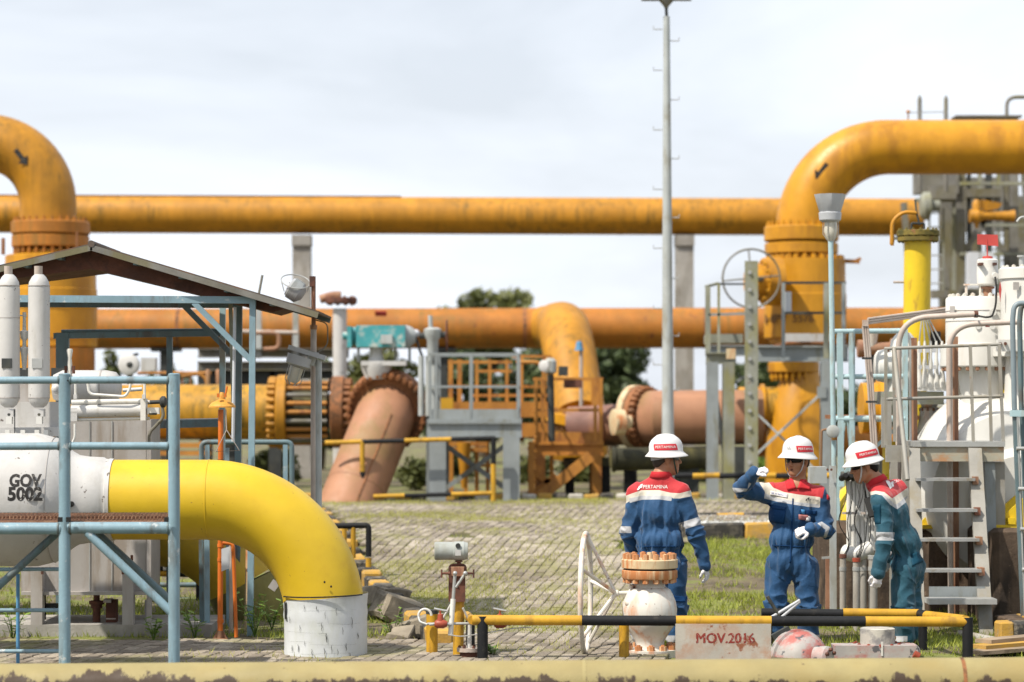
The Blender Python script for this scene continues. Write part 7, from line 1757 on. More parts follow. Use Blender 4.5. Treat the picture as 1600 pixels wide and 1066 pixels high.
# ================================================================== PEOPLE
def smin(a, b, k):
    h = np.clip(.5 + .5 * (b - a) / k, 0, 1); return b * (1 - h) + a * h - k * h * (1 - h)
def field_mesh(prims, h, pad=.05):
    """one continuous surface over a set of blended limbs: (kind, ...) -> verts, quads"""
    lo = np.array([9e9] * 3); hi = -lo
    for p in prims:
        if p[0] == 'cone':
            for c, r in ((p[1], p[3]), (p[2], p[4])): lo = np.minimum(lo, np.array(c) - r); hi = np.maximum(hi, np.array(c) + r)
        elif p[0] == 'ell':
            m = max(p[2]); lo = np.minimum(lo, np.array(p[1]) - m); hi = np.maximum(hi, np.array(p[1]) + m)
    lo -= pad; hi += pad
    n = np.ceil((hi - lo) / h).astype(int) + 1
    ax = [lo[i] + h * np.arange(n[i]) for i in range(3)]
    Fd = np.full(tuple(n), .3, np.float32)
    for p in prims:
        kind = p[0]
        if kind in ('cone', 'scone'):
            c0, c1, r0, r1, k = np.array(p[1]), np.array(p[2]), p[3], p[4], p[5]; rm = max(r0, r1)
            bl, bh = np.minimum(c0, c1) - rm, np.maximum(c0, c1) + rm
        else:
            c0, rad, R, k = np.array(p[1]), np.array(p[2]), p[3], p[4]; rm = max(rad); bl, bh = c0 - rm, c0 + rm
        i0 = np.maximum(0, np.floor((bl - .07 - lo) / h)).astype(int); i1 = np.minimum(n, np.ceil((bh + .07 - lo) / h).astype(int) + 1)
        if np.any(i1 <= i0): continue
        X, Y, Z = np.meshgrid(ax[0][i0[0]:i1[0]], ax[1][i0[1]:i1[1]], ax[2][i0[2]:i1[2]], indexing='ij')
        if kind in ('cone', 'scone'):
            d = c1 - c0; L2 = max(1e-9, d @ d)
            t = np.clip(((X - c0[0]) * d[0] + (Y - c0[1]) * d[1] + (Z - c0[2]) * d[2]) / L2, 0, 1)
            q = np.sqrt((X - c0[0] - t * d[0]) ** 2 + (Y - c0[1] - t * d[1]) ** 2 + (Z - c0[2] - t * d[2]) ** 2) - (r0 + (r1 - r0) * t)
        else:
            D = np.stack([X - c0[0], Y - c0[1], Z - c0[2]], -1)
            if R is not None: D = D @ np.array(R)     # columns of R are the local axes
            e = D / rad; ln = np.sqrt((e ** 2).sum(-1)) + 1e-9
            g = np.sqrt(((e / rad) ** 2).sum(-1)) + 1e-9
            q = (ln - 1) * ln / g
        s = np.s_[i0[0]:i1[0], i0[1]:i1[1], i0[2]:i1[2]]
        if kind in ('sell', 'scone'): Fd[s] = -smin(-Fd[s], q, k)
        else: Fd[s] = smin(Fd[s], q, k)
    # surface nets
    ins = Fd < 0
    a, b, c = Fd.shape
    cs = np.zeros((a - 1, b - 1, c - 1), np.int8); acc = np.zeros(cs.shape + (3,), np.float32); cnt = np.zeros(cs.shape, np.float32)
    cor = [(i, j, k) for i in (0, 1) for j in (0, 1) for k in (0, 1)]
    def sub(o): return np.s_[o[0]:a - 1 + o[0], o[1]:b - 1 + o[1], o[2]:c - 1 + o[2]]
    for o in cor: cs += ins[sub(o)]
    act = (cs > 0) & (cs < 8)
    for o in cor:
        for x in range(3):
            if o[x] == 0:
                o2 = list(o); o2[x] = 1
                f0 = Fd[sub(o)]; f1 = Fd[sub(o2)]; m = act & ((f0 < 0) != (f1 < 0))
                t = np.where(m, f0 / np.where(m, f0 - f1, 1), 0)
                for y in range(3): acc[..., y] += np.where(m, o[y] + (t if y == x else 0), 0)
                cnt += m
    idx = -np.ones(cs.shape, int); I = np.argwhere(act); idx[act] = np.arange(len(I))
    V = (I + acc[act] / cnt[act][:, None]) * h + lo
    Q = []
    for x in range(3):
        u, v = (x + 1) % 3, (x + 2) % 3
        sl0 = [slice(None)] * 3; sl1 = [slice(None)] * 3; sl0[x] = slice(0, -1); sl1[x] = slice(1, None)
        A = ins[tuple(sl0)]; B = ins[tuple(sl1)]; E = np.argwhere(A != B); fl = A[tuple(E.T)]
        ok = (E[:, u] > 0) & (E[:, v] > 0) & (E[:, u] < Fd.shape[u] - 1) & (E[:, v] < Fd.shape[v] - 1); E = E[ok]; fl = fl[ok]
        def cid(du, dv):
            C = E.copy(); C[:, u] -= du; C[:, v] -= dv; return idx[tuple(C.T)]
        q = np.stack([cid(0, 0), cid(1, 0), cid(1, 1), cid(0, 1)], 1)
        q[~fl] = q[~fl][:, ::-1]; Q.append(q)
    Q = np.concatenate(Q); Q = Q[(Q >= 0).all(1)]
    return V, Q
def smooth_mesh(V, Q, it=3, lam=.5):
    E = np.concatenate([Q[:, [0, 1]], Q[:, [1, 2]], Q[:, [2, 3]], Q[:, [3, 0]]]); n = len(V)
    for _ in range(it):
        s = np.zeros_like(V); c = np.zeros(n)
        np.add.at(s, E[:, 0], V[E[:, 1]]); np.add.at(s, E[:, 1], V[E[:, 0]]); np.add.at(c, E[:, 0], 1); np.add.at(c, E[:, 1], 1)
        V = V + lam * (s / np.maximum(c, 1)[:, None] - V)
    return V
def np_mesh(name, V, Q, mt, parent, smooth=True):
    me = bpy.data.meshes.new(name); me.from_pydata(V.tolist(), [], Q.tolist())
    if smooth: me.polygons.foreach_set('use_smooth', [True] * len(me.polygons))
    me.materials.append(mt)
    o = bpy.data.objects.new(name, me); COL.objects.link(o); o.parent = parent; ORG[o] = ORG[parent]; return o
def vnormals(V, Q):
    d1 = V[Q[:, 2]] - V[Q[:, 0]]; d2 = V[Q[:, 3]] - V[Q[:, 1]]; fn = np.cross(d1, d2); n = np.zeros_like(V)
    for i in range(4): np.add.at(n, Q[:, i], fn)
    return n / (np.linalg.norm(n, axis=1)[:, None] + 1e-12)
def sdpoly(px, py, poly):
    """signed distance (positive inside) to a polygon"""
    d = np.full(px.shape, 1e9); ins = np.zeros(px.shape, bool); n = len(poly)
    for i in range(n):
        (x0, y0), (x1, y1) = poly[i], poly[(i + 1) % n]
        ex, ey = x1 - x0, y1 - y0; wx, wy = px - x0, py - y0
        t = np.clip((wx * ex + wy * ey) / (ex * ex + ey * ey + 1e-9), 0, 1)
        d = np.minimum(d, (wx - ex * t) ** 2 + (wy - ey * t) ** 2)
        cnd = ((y0 > py) != (y1 > py)) & (px < (x1 - x0) * (py - y0) / (y1 - y0 + 1e-12) + x0); ins ^= cnd
    return np.where(ins, 1, -1) * np.sqrt(d)

m_skin = mat('brown_skin', (.42, .20, .115), .5, var=.06, bump=.05)
m_skin.node_tree.nodes['Principled BSDF'].inputs['Subsurface Weight'].default_value = .12
m_skin.node_tree.nodes['Principled BSDF'].inputs['Subsurface Radius'].default_value = (.012, .005, .003)
m_hair = mat('black_hair', (.012, .010, .009), .6, var=.2, bump=.4)
m_hgrey = mat('short_greying_hair', (.055, .045, .04), .7, var=.25, bump=.4)
m_lip = mat('dark_lips', (.22, .075, .06), .5, bump=0)
m_teeth = mat('white_teeth', (.75, .72, .66), .3, bump=0)
m_helm = mat('white_helmet_shell', (.66, .66, .665), .28, var=.02, bump=0)
m_hred = mat('red_helmet_band', (.58, .02, .035), .4, var=.03, bump=0)
m_prt = mat('white_print', (.82, .80, .78), .5, var=.03, bump=0)
m_dprt = mat('dark_print', (.05, .05, .06), .5, var=.03, bump=0)
m_bprt = mat('blue_print', (.05, .08, .35), .5, var=.03, bump=0)
m_glove = mat('white_knit_glove', (.76, .75, .78), .8, var=.05, bump=.3)
m_gls = mat('dark_safety_lens', (.015, .014, .014), .12, var=.1, bump=0)
m_clens = mat('smoky_clear_lens', (.13, .15, .15), .1, var=.1, bump=0)
m_strap = mat('dark_green_strap', (.03, .065, .055), .6, bump=0)
m_strapl = mat('pale_grey_strap', (.50, .50, .52), .6, bump=0)
m_boot = mat('brown_leather_boot', (.07, .035, .022), .5, var=.2)
def suit_mat(name, base, teal=False):
    m = bpy.data.materials.new(name); m.use_nodes = True
    nt = m.node_tree; N = nt.nodes; L = nt.links; bs = N['Principled BSDF']; bs.inputs['Roughness'].default_value = .78
    bs.inputs['Sheen Weight'].default_value = .15
    def att(n):
        a = N.new('ShaderNodeAttribute'); a.attribute_name = n; return a.outputs['Fac']
    def step(f, a=-.25, b=.25):
        r = N.new('ShaderNodeMapRange'); r.inputs['From Min'].default_value = a; r.inputs['From Max'].default_value = b; L.new(f, r.inputs['Value']); return r.outputs[0]
    tc = N.new('ShaderNodeTexCoord')
    nz = N.new('ShaderNodeTexNoise'); nz.inputs['Scale'].default_value = 7; nz.inputs['Detail'].default_value = 6; L.new(tc.outputs['Object'], nz.inputs['Vector'])
    def mix(f, a, b):
        x = N.new('ShaderNodeMix'); x.data_type = 'RGBA'
        if isinstance(f, float): x.inputs[0].default_value = f
        else: L.new(f, x.inputs[0])
        for i, c in ((6, a), (7, b)):
            if isinstance(c, tuple): x.inputs[i].default_value = c + (1,)
            else: L.new(c, x.inputs[i])
        return x.outputs[2]
    b0 = mix(nz.outputs['Fac'], tuple(v * .72 for v in base), tuple(v * 1.25 for v in base))
    r0 = mix(nz.outputs['Fac'], (.31, .010, .015), (.44, .017, .025))
    c = mix(step(att('yoke')), b0, r0); c = mix(step(att('band')), c, (.50, .47, .40)); c = mix(step(att('tape')), c, (.36, .37, .39))
    L.new(c, bs.inputs['Base Color'])
    n2 = N.new('ShaderNodeTexNoise'); n2.inputs['Scale'].default_value = 28; n2.inputs['Detail'].default_value = 5; n2.inputs['Distortion'].default_value = .8; L.new(tc.outputs['Object'], n2.inputs['Vector'])
    bp = N.new('ShaderNodeBump'); bp.inputs['Strength'].default_value = .35; bp.inputs['Distance'].default_value = .012; L.new(n2.outputs['Fac'], bp.inputs['Height']); L.new(bp.outputs[0], bs.inputs['Normal'])
    return m
m_suit = suit_mat('blue_coverall_cloth', (.002, .046, .130)); m_suit2 = suit_mat('teal_blue_coverall_cloth', (.003, .056, .090))

def rotm(f, u):
    f = Vector(f).normalized(); u = Vector(u); u = (u - f * u.dot(f)).normalized(); r = f.cross(u)
    return r, f, u
def hand_prims(wrist, dirv, palm_n, curl, side, k=.008, sc=1.0):
    """palm, four unequal curled fingers and a thumb leaving the side of the palm"""
    d = Vector(dirv).normalized(); n = Vector(palm_n); n = (n - d * n.dot(d)).normalized(); s = d.cross(n) * side
    w = Vector(wrist); P_ = []
    R = np.array([list(s), list(d), list(n)]).T
    c = w + d * .05 * sc
    P_.append(('ell', c, (.043 * sc, .052 * sc, .020 * sc), R, .01)); P_.append(('cone', w - d * .03, w + d * .02, .030 * sc, .029 * sc, .015))
    if curl > 1.2: P_.append(('ell', w + d * .078 + n * .024, (.040 * sc, .028 * sc, .024 * sc), R, .008))
    for i, (o, ln) in enumerate(((-.031, .070), (-.011, .080), (.011, .076), (.031, .062))):
        a = w + d * .088 * sc + s * o * sc; ang = 0; p = a; dd = d
        for j, f in enumerate((.45, .32, .23)):
            ang = curl * (j + .55) * (1 + .06 * i); dd = d * math.cos(ang) + n * math.sin(ang)
            q = p + dd * ln * f * sc; P_.append(('cone', p, q, (.0115 - .001 * j) * sc, (.0108 - .001 * j) * sc, .004)); p = q
    t0 = w + d * .03 * sc - s * .030 * sc; t1 = t0 + (d * .6 - s * .65 + n * .35) * .036 * sc; t2 = t1 + (d * .8 - s * .05 + n * .65) * .032 * sc; t3 = t2 + (d * .7 + s * .4 + n * .5) * .024 * sc
    P_ += [('cone', t0, t1, .015 * sc, .013 * sc, .008), ('cone', t1, t2, .013 * sc, .0115 * sc, .004), ('cone', t2, t3, .0115 * sc, .0095 * sc, .004)]
    return P_
def helmet(t, hc, f, u, patch_az, patch_w, text, strapm, tsize=.036, logo=None, zoff=.028):
    """white full brim helmet round the head centre hc"""
    r, f, u = rotm(f, u); base = Vector(hc) + u * zoff
    prof = [(-.012, 1.335), (-.010, 1.345), (-.004, 1.33), (.010, 1.18), (.022, 1.06), (.034, 1.0), (.07, .985), (.10, .93), (.125, .83), (.145, .68), (.160, .48), (.168, .26), (.171, .0)]
    n = 64; V = []; Fc = []
    def pos(t_, k, an, off=0.0):
        ridge = 1.0
        if .03 < t_:
            for ra in (0, math.pi): ridge += .030 * math.exp(-((math.atan2(math.sin(an - ra), math.cos(an - ra))) / .16) ** 2) * min(1, (t_ - .03) / .05)
            ridge += .016 * math.cos(an * 2 - math.pi) * min(1, (t_ - .03) / .08) * -1 * .3
        rx, ry = .128, .142
        k_ = k * ridge + off / .135
        if k > 1.0: kx, ky = rx + (k_ - 1) * .105, ry + (k_ - 1) * (.125 if math.cos(an) > 0 else .095)
        else: kx, ky = rx * k_, ry * k_
        dz = -.010 * abs(math.sin(an)) ** 2 * max(0, k - 1) / .33
        return base + r * kx * math.sin(an) + f * ky * math.cos(an) + u * (t_ + dz + (.006 * (ridge - 1) / .03 if k < .6 else 0))
    for t_, k in prof:
        for j in range(n): V.append(pos(t_, max(k, .001), 2 * math.pi * j / n))
    m_ = len(prof)
    for i in range(m_ - 1):
        for j in range(n): Fc.append((i * n + j, i * n + (j + 1) % n, (i + 1) * n + (j + 1) % n, (i + 1) * n + j))
    nV = len(V)   # inner liner
    for t_, k in ((-.012, 1.32), (.0, 1.0), (.05, .96), (.12, .8), (.155, .4), (.162, .0)):
        for j in range(n): V.append(pos(t_, max(k, .001), 2 * math.pi * j / n, -.004))
    for i in range(5):
        for j in range(n): Fc.append((nV + i * n + j, nV + (i + 1) * n + j, nV + (i + 1) * n + (j + 1) % n, nV + i * n + (j + 1) % n))
    for j in range(n): Fc.append((j, nV + j, nV + (j + 1) % n, (j + 1) % n))
    m = MB(); m.add(V, Fc); h = m.build('helmet', m_helm, t, sharp=50)
    # red band on the shell
    def shell(az, t_, off):
        ts = [p[0] for p in prof[4:]]; ks = [p[1] for p in prof[4:]]
        return pos(t_, float(np.interp(t_, ts, ks)), az, off)
    a0, a1 = math.radians(patch_az - patch_w), math.radians(patch_az + patch_w)
    t0, t1 = .040, .092; V = []; Fc = []; nn_ = 24
    for i in range(nn_ + 1):
        g = i / nn_
        for j in range(4):
            tt = t0 + (t1 - t0) * j / 3; sk = .10 * (j / 3 - .5)
            V.append(shell(a0 + (a1 - a0) * g + sk * (1 if i == nn_ else 1 if i == 0 else 0), tt, .0022))
    for i in range(nn_):
        for j in range(3): Fc.append((i * 4 + j, (i + 1) * 4 + j, (i + 1) * 4 + j + 1, i * 4 + j + 1))
    m = MB(); m.add(V, Fc); m.build('helmet_band', m_hred, h, sharp=0)
    tm = text_mesh(text, tsize, 0, 1.02, .01)
    sgn = -1
    mid = (a0 + a1) / 2
    m = MB(); m.add([shell(mid + sgn * uu / .135, (t0 + t1) / 2 + vv, .0040) for uu, vv in tm[0]], tm[1])
    me = bpy.data.meshes.new('lettering'); me.from_pydata([v - ORG[t] for v in m.v], [], m.f); me.materials.append(m_prt)
    o = bpy.data.objects.new('lettering', me); COL.objects.link(o); o.parent = h; ORG[o] = ORG[t]
    # emblem on the front of the shell
    m = MB()
    for q0, q1, q2 in (((-.02, .062), (.0, .095), (-.008, .06)), ((.002, .07), (.02, .085), (.008, .055))): m.add([shell(uu / .14, vv, .003) for uu, vv in (q0, q1, q2)], [(0, 1, 2)])
    m.build('front_emblem', m_lensdark, h, sharp=0)
    return h
m_lensdark = mat('grey_emblem_print', (.32, .33, .36), .5, bump=0)
def head_prims(hc, f, u, neckb, mouth=False):
    r, f, u = rotm(f, u); hc = Vector(hc); q_ = 1.10
    def L_(a, b, c): return hc + (r * a + f * b + u * c) * q_
    R = np.array([list(r), list(f), list(u)]).T * 1.0
    p = [('ell', L_(0, -.012, .035), (.076, .094, .092), R, .02), ('ell', L_(0, .030, -.050), (.060, .066, .078), R, .03), ('ell', L_(0, .058, -.095), (.030, .030, .024), R, .025),
         ('cone', L_(-.040, .074, .022), L_(.040, .074, .022), .017, .017, .018), ('cone', L_(0, .092, .008), L_(0, .109, -.030), .009, .0135, .012),
         ('cone', L_(-.013, .096, -.034), L_(.013, .096, -.034), .010, .010, .008),
         ('ell', L_(-.040, .056, -.030), (.024, .026, .026), R, .02), ('ell', L_(.040, .056, -.030), (.024, .026, .026), R, .02),
         ('ell', L_(-.077, -.004, -.008), (.010, .020, .032), R, .008), ('ell', L_(.077, -.004, -.008), (.010, .020, .032), R, .008),
         ('cone', L_(-.055, .0, -.06), L_(-.02, .055, -.095), .022, .02, .03), ('cone', L_(.055, .0, -.06), L_(.02, .055, -.095), .022, .02, .03),
         ('cone', L_(-.016, .088, -.060), L_(.016, .088, -.060), .0085, .0085, .008), ('cone', L_(-.014, .086, -.076), L_(.014, .086, -.076), .0085, .0085, .008),
         ('cone', L_(0, -.020, -.05), neckb, .058, .066, .03)]
    for s in (-1, 1): p.append(('sell', L_(s * .031, .090, .004), (.017, .014, .011), R, .01))
    if mouth: p.append(('sell', L_(0, .098, -.068), (.016, .022, .0085 if mouth is True else .006), R, .004))
    return p
def person(cfg):
    d = cfg['d']; s = 5000.0 / d; cx, yg = cfg['cx'], HY + HC * s
    org = Vector(((cx - 800) / s, d * K, 0.0))
    t = thing('person', cfg['label'], 'person', org)
    def J(x, y, dy=0.0): return Vector(((x - 800) / s, d * K + dy, (yg - y) / s))
    hc = J(*cfg['head']); f, u = cfg['face'], cfg['up']; r, f, u = rotm(f, u)
    j = {k: J(*v) for k, v in cfg['j'].items()}
    # body: head, neck, trunk under the clothes as one surface
    bp = head_prims(hc, f, u, j['neck'], cfg.get('mouth'))
    bp += [('cone', j['neck'], j['chest'], .060, .075, .05), ('cone', j['chest'], j['waist'], .075, .06, .05), ('cone', j['lsh'], j['rsh'], .05, .05, .04)]
    bp = [tuple(tuple(x * 1.10 for x in e) if (b[0] in ('ell', 'sell') and k == 2) else e for k, e in enumerate(b)) for b in bp]
    V, Q = field_mesh(bp, .0055); V = smooth_mesh(V, Q, 1, .4)
    body = np_mesh('body', V - np.array(org), Q, m_skin, t)
    # hair
    def HL(a, b, c): return hc + (r * a + f * b + u * c) * 1.10
    R = np.array([list(r), list(f), list(u)]).T
    hp = [('ell', HL(0, -.020, .034), (.080, .094, .094), R, .01), ('ell', HL(0, -.055, -.02), (.066, .050, .06), R, .02), ('sell', HL(0, .10, -.03), (.12, .10, .13), R, .01), ('sell', HL(0, .02, -.075), (.12, .09, .062), R, .01)]
    hp = [(b[0], b[1], tuple(x * 1.10 for x in b[2]), b[3], b[4]) for b in hp]
    V, Q = field_mesh(hp, .008); np_mesh('hair', V - np.array(org), Q, cfg['hair'], t)
    # mouth
    m = MB(); m.sphere(HL(0, .083, -.068), (.016, .006, .006), 12, 8, Matrix((r, f, u)).transposed()); m.build('mouth', m_teeth if cfg.get('smile') else m_lip, t)
    # glasses
    V = []; n = 20
    for i in range(n + 1):
        a = math.radians(-98 + 196 * i / n); k = 1.0
        x = math.sin(a) * .077; y = .018 + math.cos(a) * .084
        hgt = .018 if abs(a) < 1.1 else .005
        nose = .008 * math.exp(-(a / .12) ** 2)
        V += [HL(x, y, .006 + hgt * .75), HL(x, y + .001, .006 - hgt * 1.05 + nose)]
    Fc = [(2 * i, 2 * i + 1, 2 * i + 3, 2 * i + 2) for i in range(n)]
    m = MB(); m.add(V, Fc); g = m.build('safety_glasses', cfg['lens'], t)
    mod = g.modifiers.new('thick', 'SOLIDIFY'); mod.thickness = .003
    m = MB(); m.tube([V[2 * i] for i in range(3, n - 2)], .0022, 5); m.build('brow_bar', m_rub, g)
    hl = helmet(t, hc, cfg.get('hface', f), cfg.get('hup', u), cfg['patch'][0], cfg['patch'][1], 'PERTAMINA', None, cfg['patch'][2], zoff=cfg.get('hz', .032))
    for sd in (-1, 1):
        pts = [HL(sd * .086, .040, .035), HL(sd * .080, .048, -.03), HL(sd * .066, .060, -.075), HL(sd * .034, .072, -.112), HL(0, .072, -.119)]
        m = MB(); pp = []
        for i in range(len(pts) - 1): m.bar(pts[i], pts[i + 1], .012, .003, r * sd)
        m.build('chin_strap', cfg['strap'], hl)
    m = MB()
    V = []; n = 16
    for i in range(n + 1):
        a = math.radians(90 + 180 * i / n); x = math.sin(a) * .088; y = -.012 + math.cos(a) * .104
        V += [HL(x, y, .028), HL(x, y, .006 - .018 * math.sin(math.pi * i / n))]
    m.add(V, [(2 * i, 2 * i + 1, 2 * i + 3, 2 * i + 2) for i in range(n)]); m.build('headband', cfg.get('hband', m_strapl), hl)
    # coverall
    yaw = cfg['yaw']; tilt = Matrix.Rotation(yaw, 3, 'Z') @ Matrix.Rotation(cfg.get('lean', 0), 3, 'Y') @ Matrix.Rotation(cfg.get('roll', 0), 3, 'X'); TR = np.array(tilt)
    w_ = cfg.get('w', 1.0)
    nk = j['neck'] - Vector((0, 0, .022))
    sp = [('ell', j['chest'], (.205 * w_, .135 * w_, .20), TR, .05), ('ell', j['waist'], (.192 * w_, .132 * w_, .15), TR, .05), ('ell', j['pelvis'], (.188 * w_, .136 * w_, .135), TR, .05),
          ('cone', j['lsh'], j['rsh'], .078, .078, .05), ('cone', nk, j['lsh'], .064, .076, .04), ('cone', nk, j['rsh'], .064, .076, .04), ('cone', nk, j['chest'], .072, .10, .05)]
    bones = [('torso', j['neck'], j['pelvis'])]
    for a in ('l', 'r'):
        sp += [('cone', j[a + 'sh'], j[a + 'el'], .082, .067, .03), ('cone', j[a + 'el'], j[a + 'wr'], .066, .052, .015)]
        bones += [('uarm' + a, j[a + 'sh'], j[a + 'el']), ('farm' + a, j[a + 'el'], j[a + 'wr'])]
        sp += [('cone', j[a + 'hip'], j[a + 'kn'], .106, .092, .05), ('cone', j[a + 'kn'], j[a + 'an'], .090, .088, .03)]
        bones += [('thigh' + a, j[a + 'hip'], j[a + 'kn']), ('shin' + a, j[a + 'kn'], j[a + 'an'])]
    V, Q = field_mesh(sp, .0070); V = smooth_mesh(V, Q, 2, .5); N_ = vnormals(V, Q)
    D = np.stack([(lambda c0, dd: np.linalg.norm(V - c0 - np.clip(((V - c0) @ dd) / (dd @ dd), 0, 1)[:, None] * dd, axis=1))(np.array(b), np.array(c) - np.array(b)) - (.10 if nm == 'torso' else .0) for nm, b, c in bones], 1)
    near = D.argmin(1); disp = np.zeros(len(V)); pleat = cfg.get('pleat', .009)
    T_ = [(Vector(b), (Vector(c) - Vector(b))) for _, b, c in bones]
    def rg(v):
        return .55 - 1.9 * abs(noise.noise(v))
    for i in range(len(V)):
        nm = bones[near[i]][0]; b, dv = T_[near[i]]; ln = dv.length; un = dv / ln; v = Vector(V[i]); q = v - b; tt = q.dot(un); perp = q - un * tt; tn = tt / ln
        if nm == 'torso':
            wv = noise.noise(perp * 26 + un * tt * 3.2 + Vector((cfg['cx'], 0, 0))) ; wv2 = noise.noise(v * 9 + Vector((3, 7, cfg['cx'])))
            fade = min(1, max(.12, (tn - .12) / .35)); cin = math.exp(-((tn - .80) / .09) ** 2)
            wr = rg(perp * 13 + un * tt * 2.4 + Vector((1, cfg['cx'], 4))); wx = rg(v * 7.5 + Vector((cfg['cx'], 1, 8)))
            disp[i] = pleat * .6 * wv * fade + pleat * .75 * wr * fade + .008 * wx * fade + .006 * wv2 - .004 * cin + .010 * cin * noise.noise(perp * 55)
        elif 'arm' in nm:
            bend_ = math.exp(-((tn - 1) / .30) ** 2) if nm[0] == 'u' else math.exp(-(tn / .30) ** 2)
            disp[i] = (.010 + .016 * bend_) * rg(perp * 8 + un * tt * 11 + Vector((cfg['cx'], 2, 0))) + .007 * rg(v * 9 + Vector((5, cfg['cx'], 0)))
            if nm[0] == 'f' and tn > .94: disp[i] += .004
        else:
            kn = math.exp(-((tn - 1) / .35) ** 2) if nm[0] == 't' else math.exp(-(tn / .4) ** 2) + .8 * math.exp(-((tn - 1) / .25) ** 2)
            disp[i] = (.009 + .018 * kn) * rg(perp * 8 + un * tt * 9 + Vector((cfg['cx'], 5, 0))) + .018 * rg(perp * 10 + un * tt * 2.5) - .004
    V = V + N_ * disp[:, None]
    px = 800 + V[:, 0] / V[:, 1] * K * 5000; py = HY - (V[:, 2] - HC) / V[:, 1] * K * 5000
    suit = np_mesh('coverall', V - np.array(org), Q, cfg['suit'], t)
    def attr(nm, polys):
        val = np.full(len(V), -50.0)
        for p in polys: val = np.maximum(val, sdpoly(px, py, p))
        a = suit.data.attributes.new(nm, 'FLOAT', 'POINT'); a.data.foreach_set('value', val.astype(np.float32))
    attr('yoke', cfg['yoke']); attr('band', cfg['band']); attr('tape', cfg['tape'])
    bvh = BVHTree.FromPolygons([tuple(v) for v in V], [tuple(q) for q in Q])
    camp = Vector((0, 0, HC))
    def on(x, y, off=.004):
        tgt = J(x, y); hit = bvh.ray_cast(camp, (tgt - camp).normalized())
        if hit[0] is None: return None
        return hit[0] + (camp - hit[0]).normalized() * off
    def patch(nm, quad, mt, off=.005, n=8, mm=6, th=.004):
        (x0, y0), (x1, y1), (x2, y2), (x3, y3) = quad; V_ = []
        for i in range(n + 1):
            for k in range(mm + 1):
                a, b = i / n, k / mm
                x = (x0 * (1 - a) + x1 * a) * (1 - b) + (x3 * (1 - a) + x2 * a) * b; y = (y0 * (1 - a) + y1 * a) * (1 - b) + (y3 * (1 - a) + y2 * a) * b
                V_.append(on(x, y, off))
        good = [v for v in V_ if v is not None]
        if not good: return
        V_ = [v if v is not None else min(good, key=lambda g: 0) for v in V_]
        m = MB(); m.add(V_, [(i * (mm + 1) + k, (i + 1) * (mm + 1) + k, (i + 1) * (mm + 1) + k + 1, i * (mm + 1) + k + 1) for i in range(n) for k in range(mm)])
        o = m.build(nm, mt, suit); md = o.modifiers.new('thick', 'SOLIDIFY'); md.thickness = th; md.offset = 0; return o
    def printed(text, x, y, size_px, mt, ang=0.0, sx=1.0, bold=.06, off=.005):
        tm = text_mesh(text, size_px, 0, sx, size_px * .5); ca, sa = math.cos(ang), math.sin(ang); V_ = []
        for uu, vv in tm[0]:
            V_.append(on(x + uu * ca - vv * sa * -1 * -1, y - (vv * ca + uu * sa), off))
        bad = {i for i, v in enumerate(V_) if v is None}
        V_ = [v or Vector() for v in V_]
        m = MB(); m.add(V_, [q for q in tm[1] if not bad & set(q)])
        if m.f: m.build('lettering', mt, suit, sharp=0)
    def mark(tris, mt, off=.005, nm='emblem'):
        m = MB()
        for tr in tris:
            p = [on(x, y, off) for x, y in tr]
            if all(p): m.add(p, [tuple(range(len(p)))])
        m.build(nm, mt, suit, sharp=0)
    cfg['deco'](patch, printed, mark, on, J, suit)
    # collar: a turned-down ring round the neck
    nb = j['neck']; col = cfg['collar']; V_ = []; n = 24
    for i in range(n + 1):
        g = i / n; a = math.radians(col['gap'] + (360 - 2 * col['gap']) * g); cr, cf, cu = col['axes']
        dirv = cf * math.cos(a) + cr * math.sin(a)
        c = nb + cu * col.get('dz', .0)
        V_ += [c + dirv * .066 + cu * .028, c + dirv * .080 + cu * .034, c + dirv * .100 - cu * (.014 + .030 * math.exp(-((g - 0) / .10) ** 2) + .030 * math.exp(-((g - 1) / .10) ** 2))]
    m = MB(); m.add(V_, [(i * 3 + k, (i + 1) * 3 + k, (i + 1) * 3 + k + 1, i * 3 + k + 1) for i in range(n) for k in (0, 1)])
    o = m.build('collar', m_suitred, suit); md = o.modifiers.new('thick', 'SOLIDIFY'); md.thickness = .006
    # gloves and boots
    for a in ('l', 'r'):
        h = cfg['hands'][a]; hp = hand_prims(j[a + 'wr'], h['dir'], h['palm'], h['curl'], h['side'], sc=1.02)
        V, Q = field_mesh(hp, .0042, .03); V = smooth_mesh(V, Q, 1, .3); np_mesh('glove', V - np.array(org), Q, m_glove, t)
        fd = Vector(cfg['feet'][a]).normalized(); an = j[a + 'an']; g0 = Vector((an.x, an.y, .045))
        fp = [('cone', Vector((an.x, an.y, .16)), g0 + Vector((0, 0, .01)), .052, .055, .02), ('cone', g0 - fd * .05, g0 + fd * .13 - Vector((0, 0, .005)), .045, .042, .03), ('cone', g0 + fd * .10, g0 + fd * .165 - Vector((0, 0, .01)), .042, .034, .02)]
        V, Q = field_mesh(fp, .012); V[:, 2] = np.maximum(V[:, 2], .002); np_mesh('boot', V - np.array(org), Q, m_boot, t)
    return t, J, on
m_suitred = mat('red_collar_cloth', (.53, .02, .03), .78, var=.1, bump=.2)

